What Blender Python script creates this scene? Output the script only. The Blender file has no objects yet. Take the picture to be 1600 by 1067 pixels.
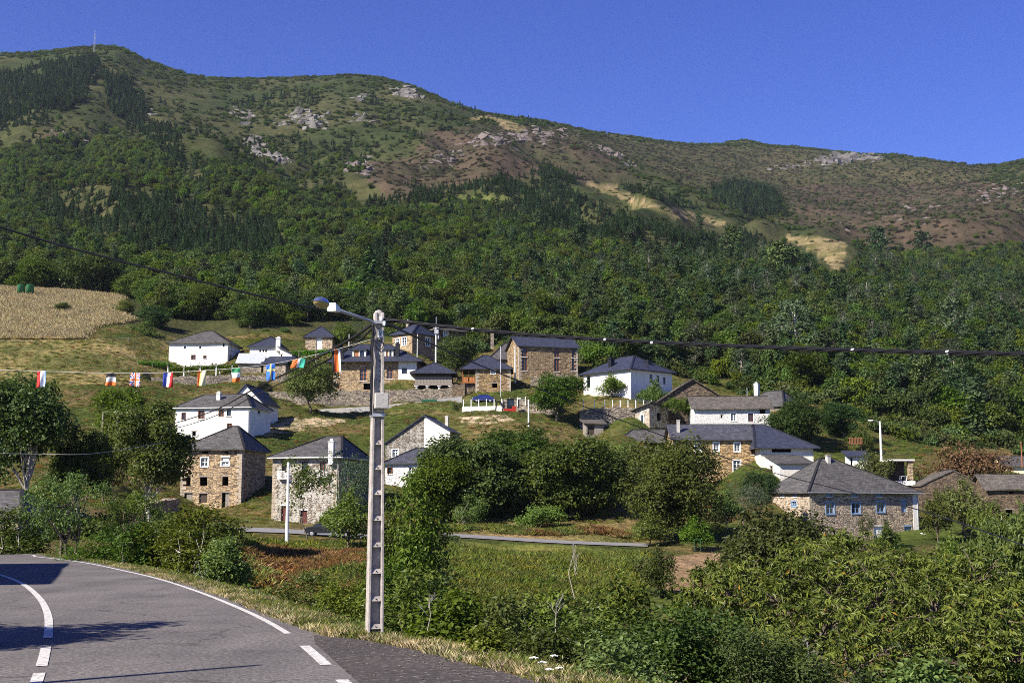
import bpy, bmesh, math, random
import numpy as np
from mathutils import Vector, Matrix
random.seed(7)
rng = np.random.default_rng(7)
sc = bpy.context.scene
COL = sc.collection
rad = math.radians

# ------------------------------------------------------------------ camera, sky, sun, exposure
EYE = 2.2
FPX = 2000.0                       # focal length in pixels of a 1600 px wide frame
PIT = math.atan(266.5 / FPX)
cd = bpy.data.cameras.new('camera')
cam = bpy.data.objects.new('camera', cd)
COL.objects.link(cam)
cam.location = (0, 0, EYE)
cam.rotation_euler = (math.pi / 2 + PIT, 0, 0)
cd.sensor_width = 36
cd.lens = 36 * FPX / 1600
cd.clip_start = 0.1
cd.clip_end = 20000
sc.camera = cam

SUN_EL = rad(37)
SUN_AZ = math.atan2(-0.78, -0.62)          # compass angle (from +Y towards +X) of the sun
world = bpy.data.worlds.new('World')
sc.world = world
world.use_nodes = True
wn = world.node_tree
bg = wn.nodes['Background']
sky = wn.nodes.new('ShaderNodeTexSky')
sky.sky_type = 'NISHITA'
sky.sun_disc = False
sky.sun_elevation = SUN_EL
sky.sun_rotation = SUN_AZ
sky.altitude = 600
sky.air_density = 1.0
sky.dust_density = 0.0
sky.ozone_density = 6.0
hsv = wn.nodes.new('ShaderNodeHueSaturation')
hsv.inputs['Saturation'].default_value = 1.2
hsv.inputs['Hue'].default_value = 0.53
wn.links.new(sky.outputs[0], hsv.inputs['Color'])
wn.links.new(hsv.outputs[0], bg.inputs['Color'])
bg.inputs['Strength'].default_value = 0.075
sl = bpy.data.lights.new('sun', 'SUN')
sl.energy = 5.0
sl.angle = rad(0.53)
sl.color = (1.0, 0.93, 0.82)
so = bpy.data.objects.new('sun', sl)
COL.objects.link(so)
sdir = Vector((math.sin(SUN_AZ) * math.cos(SUN_EL), math.cos(SUN_AZ) * math.cos(SUN_EL), math.sin(SUN_EL)))
so.rotation_euler = sdir.to_track_quat('Z', 'Y').to_euler()
so.location = sdir * 100
vs = sc.view_settings
vs.view_transform = 'Standard'
vs.look = 'None'
vs.gamma = 1.0
vs.use_curve_mapping = False
vs.exposure = 1.06
cy = sc.cycles
cy.max_bounces = 6
cy.diffuse_bounces = 2
cy.glossy_bounces = 2
cy.transmission_bounces = 3
cy.use_denoising = False
cy.filter_width = 0.95

# ------------------------------------------------------------------ helpers
cp_, sp_ = math.cos(PIT), math.sin(PIT)


def ray(px, py):
    kx = (px - 800) / FPX
    ky = (533.5 - py) / FPX
    return kx, cp_ - ky * sp_, sp_ + ky * cp_


def P(px, py, D):
    a, b, c = ray(px, py)
    t = D / b
    return Vector((a * t, D, EYE + c * t))


def R0(px, py, z=0.0):
    a, b, c = ray(px, py)
    t = (z - EYE) / c
    return Vector((a * t, b * t, z))


def proj(x, y, z):
    """world -> pixel (arrays allowed), used only to look up where ground cover lies"""
    z = z - EYE
    f = y * cp_ + z * sp_
    u = -y * sp_ + z * cp_
    return 800 + FPX * x / f, 533.5 - FPX * u / f


def tag(o, label=None, cat=None, group=None, kind=None):
    if label: o['label'] = label
    if cat: o['category'] = cat
    if group: o['group'] = group
    if kind: o['kind'] = kind
    return o


def link(name, data, parent=None):
    o = bpy.data.objects.new(name, data)
    COL.objects.link(o)
    if parent is not None:
        o.parent = parent
    return o


def empty(name, loc=(0, 0, 0), rz=0.0, parent=None):
    o = link(name, None, parent)
    o.empty_display_size = 0.5
    o.location = loc
    o.rotation_euler = (0, 0, rz)
    return o


class MB:
    """collects faces for one mesh"""
    def __init__(s):
        s.v = []
        s.f = []
        s.uv = {}

    def add(s, vs_, fs):
        n = len(s.v)
        s.v.extend([tuple(p) for p in vs_])
        s.f.extend([tuple(i + n for i in f) for f in fs])

    def quad(s, a, b, c, d):
        s.add([a, b, c, d], [(0, 1, 2, 3)])

    def box(s, x0, y0, z0, x1, y1, z1, m=None):
        p = [Vector((x, y, z)) for z in (z0, z1) for x, y in ((x0, y0), (x1, y0), (x1, y1), (x0, y1))]
        if m is not None:
            p = [m @ q for q in p]
        s.add(p, [(3, 2, 1, 0), (4, 5, 6, 7), (0, 1, 5, 4), (1, 2, 6, 5), (2, 3, 7, 6), (3, 0, 4, 7)])

    def bar(s, a, b, w, h=None):
        """square bar between two points"""
        a = Vector(a); b = Vector(b)
        h = h or w
        d = (b - a)
        l = d.length
        if l < 1e-6: return
        d /= l
        up = Vector((0, 0, 1)) if abs(d.z) < 0.95 else Vector((0, 1, 0))
        x = d.cross(up).normalized()
        y = x.cross(d)
        p = []
        for q in (a, b):
            for i, j in ((-1, -1), (1, -1), (1, 1), (-1, 1)):
                p.append(q + x * (i * w / 2) + y * (j * h / 2))
        s.add(p, [(3, 2, 1, 0), (4, 5, 6, 7), (0, 1, 5, 4), (1, 2, 6, 5), (2, 3, 7, 6), (3, 0, 4, 7)])

    def tube(s, pts, r, n=6, cap=True):
        pts = [Vector(p) for p in pts]
        if not hasattr(r, '__len__'): r = [r] * len(pts)
        rings = []
        x = None
        for i, p in enumerate(pts):
            d = (pts[min(i + 1, len(pts) - 1)] - pts[max(i - 1, 0)]).normalized()
            if x is None:
                up = Vector((0, 0, 1)) if abs(d.z) < 0.9 else Vector((0, 1, 0))
                x = d.cross(up).normalized()
            else:
                x = (x - d * x.dot(d)).normalized()
            y = d.cross(x)
            rings.append([p + (x * math.cos(2 * math.pi * k / n) + y * math.sin(2 * math.pi * k / n)) * r[i] for k in range(n)])
        v = [q for ring in rings for q in ring]
        f = []
        for i in range(len(pts) - 1):
            for k in range(n):
                f.append((i * n + k, i * n + (k + 1) % n, (i + 1) * n + (k + 1) % n, (i + 1) * n + k))
        if cap:
            f.append(tuple(range(n))[::-1])
            f.append(tuple((len(pts) - 1) * n + k for k in range(n)))
        s.add(v, f)

    def lathe(s, c, prof, n=12):
        c = Vector(c)
        v = []
        for z, r in prof:
            for k in range(n):
                a = 2 * math.pi * k / n
                v.append(c + Vector((r * math.cos(a), r * math.sin(a), z)))
        f = []
        for i in range(len(prof) - 1):
            for k in range(n):
                f.append((i * n + k, i * n + (k + 1) % n, (i + 1) * n + (k + 1) % n, (i + 1) * n + k))
        f.append(tuple(range(n))[::-1])
        f.append(tuple((len(prof) - 1) * n + k for k in range(n)))
        s.add(v, f)

    def mesh(s, name, mat, smooth=False):
        me = bpy.data.meshes.new(name)
        me.from_pydata(s.v, [], s.f)
        if mat is not None:
            me.materials.append(mat)
        if smooth:
            me.polygons.foreach_set('use_smooth', [True] * len(me.polygons))
        me.update()
        return me

    def build(s, name, mat, parent=None, smooth=False):
        return link(name, s.mesh(name, mat, smooth), parent)


def srgb(r, g, b):
    def f(c):
        c /= 255
        return c / 12.92 if c <= 0.04045 else ((c + 0.055) / 1.055) ** 2.4
    return (f(r), f(g), f(b), 1.0)


# ------------------------------------------------------------------ materials
class NT:
    def __init__(s, name):
        s.m = bpy.data.materials.new(name)
        s.m.use_nodes = True
        s.t = s.m.node_tree
        s.b = s.t.nodes['Principled BSDF']
        s.b.inputs['Roughness'].default_value = 0.8
        s.b.inputs['Specular IOR Level'].default_value = 0.25

    def n(s, kind, **kw):
        nd = s.t.nodes.new('ShaderNode' + kind)
        for k, v in kw.items():
            if k in nd.inputs:
                if isinstance(v, bpy.types.NodeSocket): s.t.links.new(v, nd.inputs[k])
                else: nd.inputs[k].default_value = v
            else:
                setattr(nd, k, v)
        return nd

    def l(s, a, b):
        s.t.links.new(a, b)

    def coord(s, scale=(1, 1, 1), kind='Object'):
        tc = s.n('TexCoord')
        mp = s.n('Mapping')
        mp.inputs['Scale'].default_value = scale
        s.l(tc.outputs[kind], mp.inputs['Vector'])
        return mp.outputs[0]

    def noise(s, vec, scale, detail=4, rough=0.6):
        nd = s.n('TexNoise', Scale=scale, Detail=detail, Roughness=rough)
        if vec is not None: s.l(vec, nd.inputs['Vector'])
        return nd.outputs['Fac']

    def ramp(s, fac, stops):
        nd = s.n('ValToRGB')
        e = nd.color_ramp.elements
        while len(e) < len(stops): e.new(0.5)
        for el, (p, c) in zip(e, stops):
            el.position = p
            el.color = c if len(c) == 4 else (*c, 1)
        s.l(fac, nd.inputs['Fac'])
        return nd.outputs['Color']

    def mix(s, fac, a, b, mode='MIX'):
        nd = s.n('Mix', data_type='RGBA', blend_type=mode)
        for sock, v in ((nd.inputs[0], fac), (nd.inputs[6], a), (nd.inputs[7], b)):
            if isinstance(v, bpy.types.NodeSocket): s.l(v, sock)
            else: sock.default_value = v if isinstance(v, (int, float)) else ((*v, 1) if len(v) == 3 else v)
        return nd.outputs[2]

    def math(s, op, a, b=0.0):
        nd = s.n('Math', operation=op)
        for i, v in enumerate((a, b)):
            if isinstance(v, bpy.types.NodeSocket): s.l(v, nd.inputs[i])
            else: nd.inputs[i].default_value = v
        return nd.outputs[0]

    def bump(s, h, dist=0.05, strength=0.6):
        nd = s.n('Bump', Distance=dist, Strength=strength)
        s.l(h, nd.inputs['Height'])
        s.l(nd.outputs[0], s.b.inputs['Normal'])

    def col(s, c):
        if isinstance(c, bpy.types.NodeSocket): s.l(c, s.b.inputs['Base Color'])
        else: s.b.inputs['Base Color'].default_value = c if len(c) == 4 else (*c, 1)


def plain(name, c, rough=0.7, var=0.25, scale=3.0, bump=0.0, metal=0.0, spec=0.25):
    t = NT(name)
    v = t.coord()
    f = t.noise(v, scale, 5, 0.65)
    c = tuple(c[:3])
    lo = tuple(x * (1 - var) for x in c)
    hi = tuple(min(1, x * (1 + var)) for x in c)
    t.col(t.ramp(f, [(0.3, lo), (0.7, hi)]))
    t.b.inputs['Roughness'].default_value = rough
    t.b.inputs['Metallic'].default_value = metal
    t.b.inputs['Specular IOR Level'].default_value = spec
    if bump: t.bump(t.noise(v, scale * 6, 4), bump)
    return t.m


def grimy(name, c):
    """lime render with rain streaks, patches and a splash zone of its own"""
    t = NT(name)
    v = t.coord((1.6, 1.6, 0.22))
    st = t.noise(v, 1.5, 6, 0.7)
    pa = t.noise(t.coord(), 0.5, 5, 0.65)
    a = t.mix(t.ramp(st, [(0.42, (1, 1, 1)), (0.72, (0, 0, 0))]), tuple(x * k for x, k in zip(c, (.66, .64, .60))), c)
    t.col(t.mix(t.ramp(pa, [(0.38, (0, 0, 0)), (0.6, (1, 1, 1))]), t.mix(0.5, a, tuple(x * .78 for x in c)), a))
    t.b.inputs['Roughness'].default_value = 0.9
    t.bump(pa, 0.04, 0.5)
    return t.m


def stone_mat(name, tones, joint=(0.05, 0.042, 0.034), scale=2.1, wash=0.0, flat=2.3, washcol=(0.78, 0.77, 0.73)):
    t = NT(name)
    tc = t.n('TexCoord')
    warp = t.n('TexNoise', Scale=1.3, Detail=2)
    t.l(tc.outputs['Object'], warp.inputs['Vector'])
    av = t.n('VectorMath', operation='MULTIPLY_ADD')
    t.l(warp.outputs['Color'], av.inputs[0])
    av.inputs[1].default_value = (0.5, 0.5, 0.18)
    t.l(tc.outputs['Object'], av.inputs[2])
    mp = t.n('Mapping')
    mp.inputs['Scale'].default_value = (1, 1, flat)
    t.l(av.outputs[0], mp.inputs['Vector'])
    vo = t.n('TexVoronoi', Scale=scale, Randomness=0.9)
    t.l(mp.outputs[0], vo.inputs['Vector'])
    ve = t.n('TexVoronoi', Scale=scale, Randomness=0.9, feature='DISTANCE_TO_EDGE')
    t.l(mp.outputs[0], ve.inputs['Vector'])
    sx = t.n('SeparateColor')
    t.l(vo.outputs['Color'], sx.inputs[0])
    n = len(tones)
    c = t.ramp(sx.outputs[0], [((i + 0.5) / n, k) for i, k in enumerate(tones)])
    gr = t.noise(tc.outputs['Object'], 9, 4)
    c = t.mix(0.75, c, t.ramp(gr, [(0.3, (0.55, 0.55, 0.55)), (0.75, (1.35, 1.3, 1.25))]), 'MULTIPLY')
    stain = t.noise(tc.outputs['Object'], 0.45, 4)
    c = t.mix(0.6, c, t.ramp(stain, [(0.35, (0.72, 0.70, 0.70)), (0.7, (1.2, 1.17, 1.1))]), 'MULTIPLY')
    edge = t.ramp(ve.outputs['Distance'], [(0.01, (0, 0, 0)), (0.055, (1, 1, 1))])
    c = t.mix(edge, (*joint, 1), c)
    if wash > 0:
        wn_ = t.noise(tc.outputs['Object'], 1.1, 6, 0.7)
        wf = t.ramp(t.math('ADD', wn_, t.math('MULTIPLY', ve.outputs['Distance'], 0.25)), [(0.62 - wash * 0.36, (0, 0, 0)), (0.72 - wash * 0.36, (1, 1, 1))])
        c = t.mix(wf, c, t.mix(t.noise(tc.outputs['Object'], 4, 5), (washcol[0] * 0.8, washcol[1] * 0.8, washcol[2] * 0.8), washcol))
    oi = t.n('ObjectInfo')
    hv = t.n('HueSaturation')
    t.l(t.math('ADD', t.math('MULTIPLY', oi.outputs['Random'], .34), .84), hv.inputs['Value'])
    t.l(t.math('ADD', t.math('MULTIPLY', t.math('FRACT', t.math('MULTIPLY', oi.outputs['Random'], 9.7)), .25), .85), hv.inputs['Saturation'])
    t.l(c, hv.inputs['Color'])
    t.col(hv.outputs[0])
    t.b.inputs['Roughness'].default_value = 0.9
    t.bump(t.math('ADD', t.math('MINIMUM', ve.outputs['Distance'], 0.15), t.math('MULTIPLY', gr, 0.06)), 0.35, 0.8)
    return t.m


def slate_mat(name, lo, hi, lichen=0.0, lcol=(0.32, 0.31, 0.26), rough=0.55):
    t = NT(name)
    tc = t.n('TexCoord')
    br = t.n('TexBrick', Scale=1.0, offset=0.5)
    br.inputs['Color1'].default_value = (0.0, 0, 0, 1)
    br.inputs['Color2'].default_value = (1, 1, 1, 1)
    br.inputs['Mortar'].default_value = (0.5, 0.5, 0.5, 1)
    br.inputs['Mortar Size'].default_value = 0.012
    br.inputs['Brick Width'].default_value = 0.52
    br.inputs['Row Height'].default_value = 0.36
    t.l(tc.outputs['UV'], br.inputs['Vector'])
    nz = t.noise(tc.outputs['Object'], 1.4, 5, 0.65)
    f = t.math('ADD', t.math('MULTIPLY', br.outputs['Color'], 0.45), t.math('MULTIPLY', nz, 0.6))
    c = t.ramp(f, [(0.15, lo), (0.85, hi)])
    c = t.mix(t.ramp(br.outputs['Fac'], [(0.0, (0, 0, 0)), (1, (1, 1, 1))]), c, tuple(x * 0.35 for x in lo))
    if lichen > 0:
        ln = t.noise(tc.outputs['Object'], 3.3, 6, 0.75)
        lf = t.ramp(ln, [(0.72 - lichen * 0.3, (0, 0, 0)), (0.80 - lichen * 0.25, (1, 1, 1))])
        c = t.mix(t.math('MULTIPLY', lf, 0.75), c, lcol)
    t.col(c)
    t.b.inputs['Roughness'].default_value = rough
    t.b.inputs['Specular IOR Level'].default_value = 0.35
    t.bump(t.math('SUBTRACT', t.math('MULTIPLY', br.outputs['Color'], 0.5), br.outputs['Fac']), 0.05, 0.8)
    return t.m


def leaf_mat(name, dark, light, rough=0.5, trans=0.35, hue=0.03, tip=None, vr=0.75):
    t = NT(name)
    at = t.n('Attribute', attribute_name='rnd')
    oi = t.n('ObjectInfo')
    stops = [(0.05, dark), (0.8, light)]
    if tip: stops = [(0.05, dark), (0.75, light), (0.96, light), (1.0, tip)]
    c = t.ramp(at.outputs['Fac'], stops)
    hs = t.n('HueSaturation')
    t.l(t.math('ADD', t.math('MULTIPLY', oi.outputs['Random'], hue * 2), 0.5 - hue), hs.inputs['Hue'])
    rr = t.math('FRACT', t.math('MULTIPLY', oi.outputs['Random'], 7.31))
    t.l(t.math('ADD', t.math('MULTIPLY', rr, vr), 0.995 - vr / 2), hs.inputs['Value'])
    r3 = t.math('FRACT', t.math('MULTIPLY', oi.outputs['Random'], 23.7))
    t.l(t.math('ADD', t.math('MULTIPLY', r3, 0.3), 0.92), hs.inputs['Saturation'])
    t.l(c, hs.inputs['Color'])
    t.l(hs.outputs[0], t.b.inputs['Base Color'])
    t.b.inputs['Roughness'].default_value = rough
    t.b.inputs['Specular IOR Level'].default_value = 0.16
    tr = t.n('BsdfTranslucent')
    br = t.mix(1.0, hs.outputs[0], (1.25, 1.35, 0.6), 'MULTIPLY')
    t.l(br, tr.inputs['Color'])
    mx = t.n('MixShader')
    mx.inputs[0].default_value = trans
    t.l(t.b.outputs[0], mx.inputs[1])
    t.l(tr.outputs[0], mx.inputs[2])
    t.l(mx.outputs[0], t.t.nodes['Material Output'].inputs['Surface'])
    return t.m


TAN = [(0.14, 0.10, 0.06), (0.38, 0.265, 0.135), (0.46, 0.33, 0.17), (0.29, 0.215, 0.135), (0.52, 0.39, 0.22), (0.24, 0.17, 0.10)]
GREYS = [(0.13, 0.11, 0.09), (0.29, 0.25, 0.19), (0.38, 0.33, 0.25), (0.21, 0.18, 0.15), (0.44, 0.37, 0.27)]
M = {}
M['stone'] = stone_mat('stone_tan', TAN)
M['stone_grey'] = stone_mat('stone_grey', GREYS)
M['stone_pink'] = stone_mat('stone_warm', [(0.22, 0.18, 0.14), (0.46, 0.37, 0.27), (0.55, 0.47, 0.37), (0.36, 0.29, 0.22), (0.58, 0.46, 0.33)])
M['stone_dark'] = stone_mat('stone_ruin', [(0.07, 0.055, 0.04), (0.17, 0.12, 0.08), (0.22, 0.17, 0.11), (0.12, 0.09, 0.06)])
M['stone_wash'] = stone_mat('stone_whitewashed', GREYS, wash=0.42, washcol=(0.56, 0.525, 0.46))
M['stone_wash2'] = stone_mat('stone_whitewashed_clean', GREYS, wash=0.92)
M['white'] = grimy('white_render', (0.76, 0.745, 0.71))
M['cream'] = grimy('cream_render', (0.70, 0.665, 0.59))
M['yellow_wall'] = plain('pale_yellow_render', (0.74, 0.62, 0.40), 0.85, 0.08, 0.7)
M['grey_render'] = stone_mat('grey_patched_render', [(0.2, 0.18, 0.15), (0.3, 0.27, 0.22), (0.26, 0.23, 0.19)], wash=0.3, washcol=(0.42, 0.4, 0.36))
M['slate_new'] = slate_mat('slate_blue', (0.018, 0.021, 0.034), (0.046, 0.051, 0.076), 0.0, rough=0.5)
M['slate_mid'] = slate_mat('slate_dark_lichen', (0.032, 0.033, 0.042), (0.085, 0.085, 0.10), 0.35, (0.30, 0.29, 0.24), rough=0.55)
M['slate_old'] = slate_mat('slate_weathered', (0.036, 0.034, 0.033), (0.112, 0.105, 0.097), 0.3, (0.33, 0.31, 0.26), rough=0.7)
M['slate_ruin'] = slate_mat('slate_ruined', (0.04, 0.036, 0.032), (0.14, 0.122, 0.10), 0.5, (0.30, 0.24, 0.15), rough=0.8)
M['concrete'] = plain('concrete', (0.42, 0.40, 0.37), 0.85, 0.22, 1.6, 0.02)
M['concrete_pale'] = plain('concrete_pale', (0.62, 0.60, 0.55), 0.85, 0.15, 1.2, 0.01)
M['pole_conc'] = plain('pole_concrete', (0.35, 0.315, 0.285), 0.9, 0.35, 6.0, 0.012)
M['wood_brown'] = plain('brown_timber', (0.20, 0.075, 0.025), 0.5, 0.3, 6)
M['wood_orange'] = plain('varnished_timber', (0.36, 0.14, 0.045), 0.5, 0.3, 6)
M['wood_grey'] = plain('weathered_timber', (0.23, 0.20, 0.17), 0.85, 0.35, 7)
M['wood_dark'] = plain('dark_timber', (0.055, 0.04, 0.03), 0.8, 0.35, 6)
M['door_red'] = plain('oxblood_paint', (0.10, 0.028, 0.022), 0.6, 0.3, 5)
M['blue_paint'] = plain('blue_paint', (0.22, 0.32, 0.47), 0.55, 0.15, 5)
M['white_paint'] = plain('white_paint', (0.80, 0.80, 0.78), 0.55, 0.08, 4)
M['metal'] = plain('galvanised_metal', (0.48, 0.49, 0.50), 0.45, 0.15, 3, metal=0.6)
M['sheet'] = plain('corrugated_sheet', (0.42, 0.44, 0.47), 0.45, 0.2, 2)
M['black'] = plain('black_rubber', (0.012, 0.012, 0.014), 0.5, 0.2, 10)
M['glass'] = plain('window_glass', (0.02, 0.025, 0.032), 0.08, 0.2, 2, spec=0.6)
M['green_paint'] = plain('green_tank_paint', (0.05, 0.20, 0.09), 0.45, 0.12, 2)
M['red_paint'] = plain('red_paint', (0.38, 0.03, 0.02), 0.45, 0.15, 3)
M['rust'] = plain('rusty_steel', (0.22, 0.09, 0.045), 0.8, 0.4, 5)
M['car_blue'] = plain('dark_blue_car_paint', (0.012, 0.025, 0.14), 0.25, 0.1, 2, spec=0.6)
M['car_dark'] = plain('dark_car_paint', (0.02, 0.022, 0.028), 0.25, 0.1, 2, spec=0.6)
M['bark'] = plain('bark', (0.13, 0.10, 0.075), 0.9, 0.45, 7, 0.03)
M['bark_pale'] = plain('pale_bark', (0.34, 0.31, 0.27), 0.9, 0.4, 6, 0.02)
M['quoin'] = plain('corner_stone', (0.34, 0.285, 0.215), .9, .4, 2.2, .02)
M['dead_twig'] = plain('dead_grey_wood', (0.30, 0.275, 0.24), 0.9, 0.25, 5)
M['rock'] = plain('quartzite_rock', (0.115, 0.106, 0.098), 0.9, 0.7, 0.3, 0.8)
M['rock_dark'] = plain('heath_slab_rock', (0.12, 0.098, 0.09), 0.9, 0.55, 0.25, 0.8)
L_ = leaf_mat
M['lf_oak'] = L_('leaf_broad', (0.024, 0.044, 0.010), (0.112, 0.148, 0.034))
M['lf_walnut'] = L_('leaf_walnut', (0.021, 0.042, 0.009), (0.118, 0.158, 0.038), 0.42)
M['lf_dark'] = L_('leaf_dark', (0.020, 0.040, 0.012), (0.080, 0.116, 0.034))
M['lf_lime'] = L_('leaf_bright', (0.038, 0.074, 0.014), (0.150, 0.200, 0.040))
M['lf_pine'] = L_('needles', (0.015, 0.034, 0.015), (0.058, 0.095, 0.040), 0.6, 0.15)
M['lf_pine2'] = L_('needles_pale', (0.028, 0.050, 0.019), (0.095, 0.132, 0.052), 0.6, 0.15)
M['lf_euc'] = L_('leaf_greygreen', (0.040, 0.060, 0.035), (0.11, 0.14, 0.075), 0.55, 0.2)
M['lf_scrub'] = L_('leaf_scrub', (0.030, 0.050, 0.017), (0.098, 0.122, 0.040), 0.7, 0.2, 0.05)
M['lf_heath'] = L_('leaf_heather', (0.026, 0.022, 0.016), (0.072, 0.058, 0.042), 0.8, 0.15, 0.03)
M['lf_red'] = L_('leaf_reddish', (0.055, 0.040, 0.022), (0.15, 0.085, 0.045), 0.6, 0.25, 0.02)
M['lf_chest'] = L_('leaf_chestnut', (0.020, 0.036, 0.007), (0.178, 0.208, 0.050), 0.4, 0.3, 0.0, (0.34, 0.20, 0.05), 0.0)
M['lf_elder'] = L_('leaf_elder', (0.022, 0.044, 0.009), (0.145, 0.185, 0.048), 0.4, 0.35, 0.03)
M['lf_vine'] = L_('leaf_vine', (0.035, 0.075, 0.012), (0.13, 0.21, 0.035), 0.5, 0.4)
M['lf_grass'] = L_('blade_green', (0.07, 0.09, 0.022), (0.22, 0.24, 0.075), 0.7, 0.3, 0.04)
M['lf_straw'] = L_('blade_straw', (0.30, 0.245, 0.15), (0.53, 0.445, 0.295), 0.8, 0.3, 0.02)
M['lf_bracken'] = L_('bracken_brown', (0.14, 0.085, 0.038), (0.30, 0.185, 0.085), 0.8, 0.3, 0.03)
M['lf_chest2'] = L_('leaf_chestnut_far', (0.022, 0.042, 0.009), (0.125, 0.156, 0.042), 0.5, 0.3, 0.02)
M['lf_fern'] = L_('fern_green', (0.070, 0.090, 0.020), (0.21, 0.225, 0.058), 0.7, 0.3, 0.04)

# ------------------------------------------------------------------ house data (pixels of the photograph + distance in metres)
H = []


def hs(name, label, cat='house', **k):
    k.update(name=name, label=label, cat=cat)
    H.append(k)
    return k


hs('white_house', 'long white house with dark hipped slate roof above the vine pergola', L=263, R=355, base=576, eave=535, D=262, rot=4, depth=9, wall='white',
   roof='hip', ridge=517, r=(.5, .62), rmat='slate_old', op=[('f', 287, 540, 291, 545, 'win'), ('f', 311, 540, 315, 545, 'win'), ('f', 348, 536, 351, 542, 'hole'),
   ('f', 299, 555, 305, 562, 'wood'), ('f', 318, 556, 322, 560, 'wood'), ('r', 360, 541, 363, 547, 'win'), ('r', 366, 543, 368, 549, 'win'), ('r', 359, 556, 362, 564, 'hole')])
hs('white_cottage', 'small white cottage with steep blue pyramid roof and white chimney', L=390, R=437, base=560, eave=541, D=258, rot=2, depth=6, wall='white',
   roof='hip', ridge=526, r=(.58, .62), rmat='slate_new', op=[('f', 405, 547, 408, 550, 'hole'), ('f', 410, 547, 413, 550, 'hole'), ('f', 414, 547, 417, 550, 'hole')],
   chim=[(435, 541, 529, .9, 'white')])
hs('lean_to', 'low white outhouse with sloping slate roof against the small white cottage', 'outhouse', L=437.5, R=456, base=560, eave=553, D=257, rot=2, depth=6, wall='white',
   roof='shedl', ridge=541, rmat='slate_old', op=[('f', 438, 551, 441, 557, 'hole')])
hs('metal_roofed_shed', 'low open shed with pale corrugated metal roof beside the long white house', 'shed', L=372, R=408, base=574, eave=567, D=249, rot=-6, depth=5, wall='stone_grey',
   roof='shed', ridge=552, rmat='sheet', op=[])
hs('slate_roofed_shed', 'low shed with dark slate roof in front of the small white cottage', 'shed', L=412, R=446, base=574, eave=566, D=248.5, rot=6, depth=5, wall='stone_grey',
   roof='shed', ridge=557, rmat='slate_new', op=[])
hs('stone_hut', 'small square stone hut with pointed dark pyramid roof above the cottage', 'hut', L=477, R=519, base=549, eave=525.5, D=278, rot=3, depth=5.6, wall='stone_pink',
   roof='hip', ridge=510, r=(.48, .52), rmat='slate_new', op=[('f', 494, 528, 503, 546, 'wdoor')])
hs('corner_stone_house', 'stone house standing corner-on behind the main lamp pole, two white windows', L=613, R=644, base=546, eave=519.5, D=266, rot=38, depth=8, wall='stone',
   roof='hip', ridge=507, r=(.35, .65), rmat='slate_new', op=[('f', 618, 529, 624, 540, 'win'), ('f', 628, 527, 635, 540, 'win'), ('r', 665, 528, 672, 540, 'win')], chim=[(630, 512, 503, .7, 'stone_grey')])
hs('shaded_stone_house', 'tall shaded stone house with small windows behind the corner-on house', L=671, R=682, base=556, eave=514, D=280, rot=52, depth=8, wall='stone_dark',
   roof='hip', ridge=507, r=(.4, .6), rmat='slate_ruin', op=[('r', 693, 518, 700, 525, 'win'), ('r', 693, 533, 699, 539, 'win')])
hs('dormer_stone_house', 'wide stone house with dark slate roof, two dormers and a white right wing', L=521, R=651, base=609, eave=563.5, D=246, rot=3, depth=10, wall='stone',
   roof='hip', ridge=538, r=(.24, .62), rmat='slate_new', oh=1.3,
   pan=[('f', 622.5, 562, 651, 595, 'white')],
   op=[('f', 562, 576, 573, 595, 'wood2'), ('f', 564, 568, 570, 572, 'wood2'), ('f', 568, 599, 580, 608.5, 'hole'), ('f', 524, 576, 531, 589, 'wood2'), ('f', 524, 600, 531, 608.5, 'wood2'),
       ('f', 628, 575, 636, 584, 'glass'), ('f', 625, 596.5, 648, 608.5, 'hole'), ('f', 604, 576, 614, 592, 'wood2')],
   dorm=[(550, 571, 549, 561), (600, 614, 549, 561)], chim=[(534, 560, 546, .8, 'slate_new'), (621, 556, 538, .8, 'slate_new')])
hs('gallery_house', 'small stone house with blue slate roof and varnished timber balcony on its left', L=743, R=798, base=612, eave=575.5, D=240, rot=0, depth=8, wall='stone',
   roof='hip', ridge=555, r=(.20, .34), rmat='slate_new', ohs=(2.9, .5, .6, .6), op=[('f', 767, 577.5, 774, 584, 'win'), ('f', 769, 599, 777, 606, 'hole')], balc=True)
hs('old_roofed_house', 'old house with grey slate roof peeping out behind the gallery house', L=766, R=815, base=585, eave=561, D=262, rot=-4, depth=8, wall='stone_grey',
   roof='hip', ridge=536, r=(.5, .6), rmat='slate_old', op=[], chim=[(746, 560, 540, .6, 'stone_grey')])
hs('tall_stone_house', 'tall new stone house with columns of brown timber windows and low slate roof', L=811, R=903, base=592, eave=540, D=250, anchor='L', rot=-16, depth=8.5, wall='stone',
   roof='gableu', ridge=527, rmat='slate_new', oh=.45,
   op=[('f', 814.5, 542, 823.7, 557.5, 'gal'), ('f', 815, 560, 824, 579, 'gal'), ('f', 866, 543.5, 874, 558.5, 'gal'), ('f', 866, 561, 874, 580.5, 'gal'), ('f', 893.5, 543, 902, 559, 'gal'), ('f', 893.5, 561, 902, 579, 'gal')])
hs('blue_roofed_white_house', 'large white house with blue slate hipped roof, lit on its left face only', L=912, R=986, base=626, eave=576, D=232, rot=50, depth=11, wall='white',
   roof='hip', ridge=557, r=(.35, .65), rmat='slate_new', oh=.7,
   op=[('f', 917, 588, 922, 606, 'hole'), ('r', 1015, 585, 1019, 597, 'glass'), ('r', 1026, 587, 1030, 597, 'glass'), ('r', 1036, 590, 1040, 600, 'glass')], chim=[(955, 572, 561, .9, 'slate_new'), (1013, 576, 565, .9, 'slate_new')])
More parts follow.
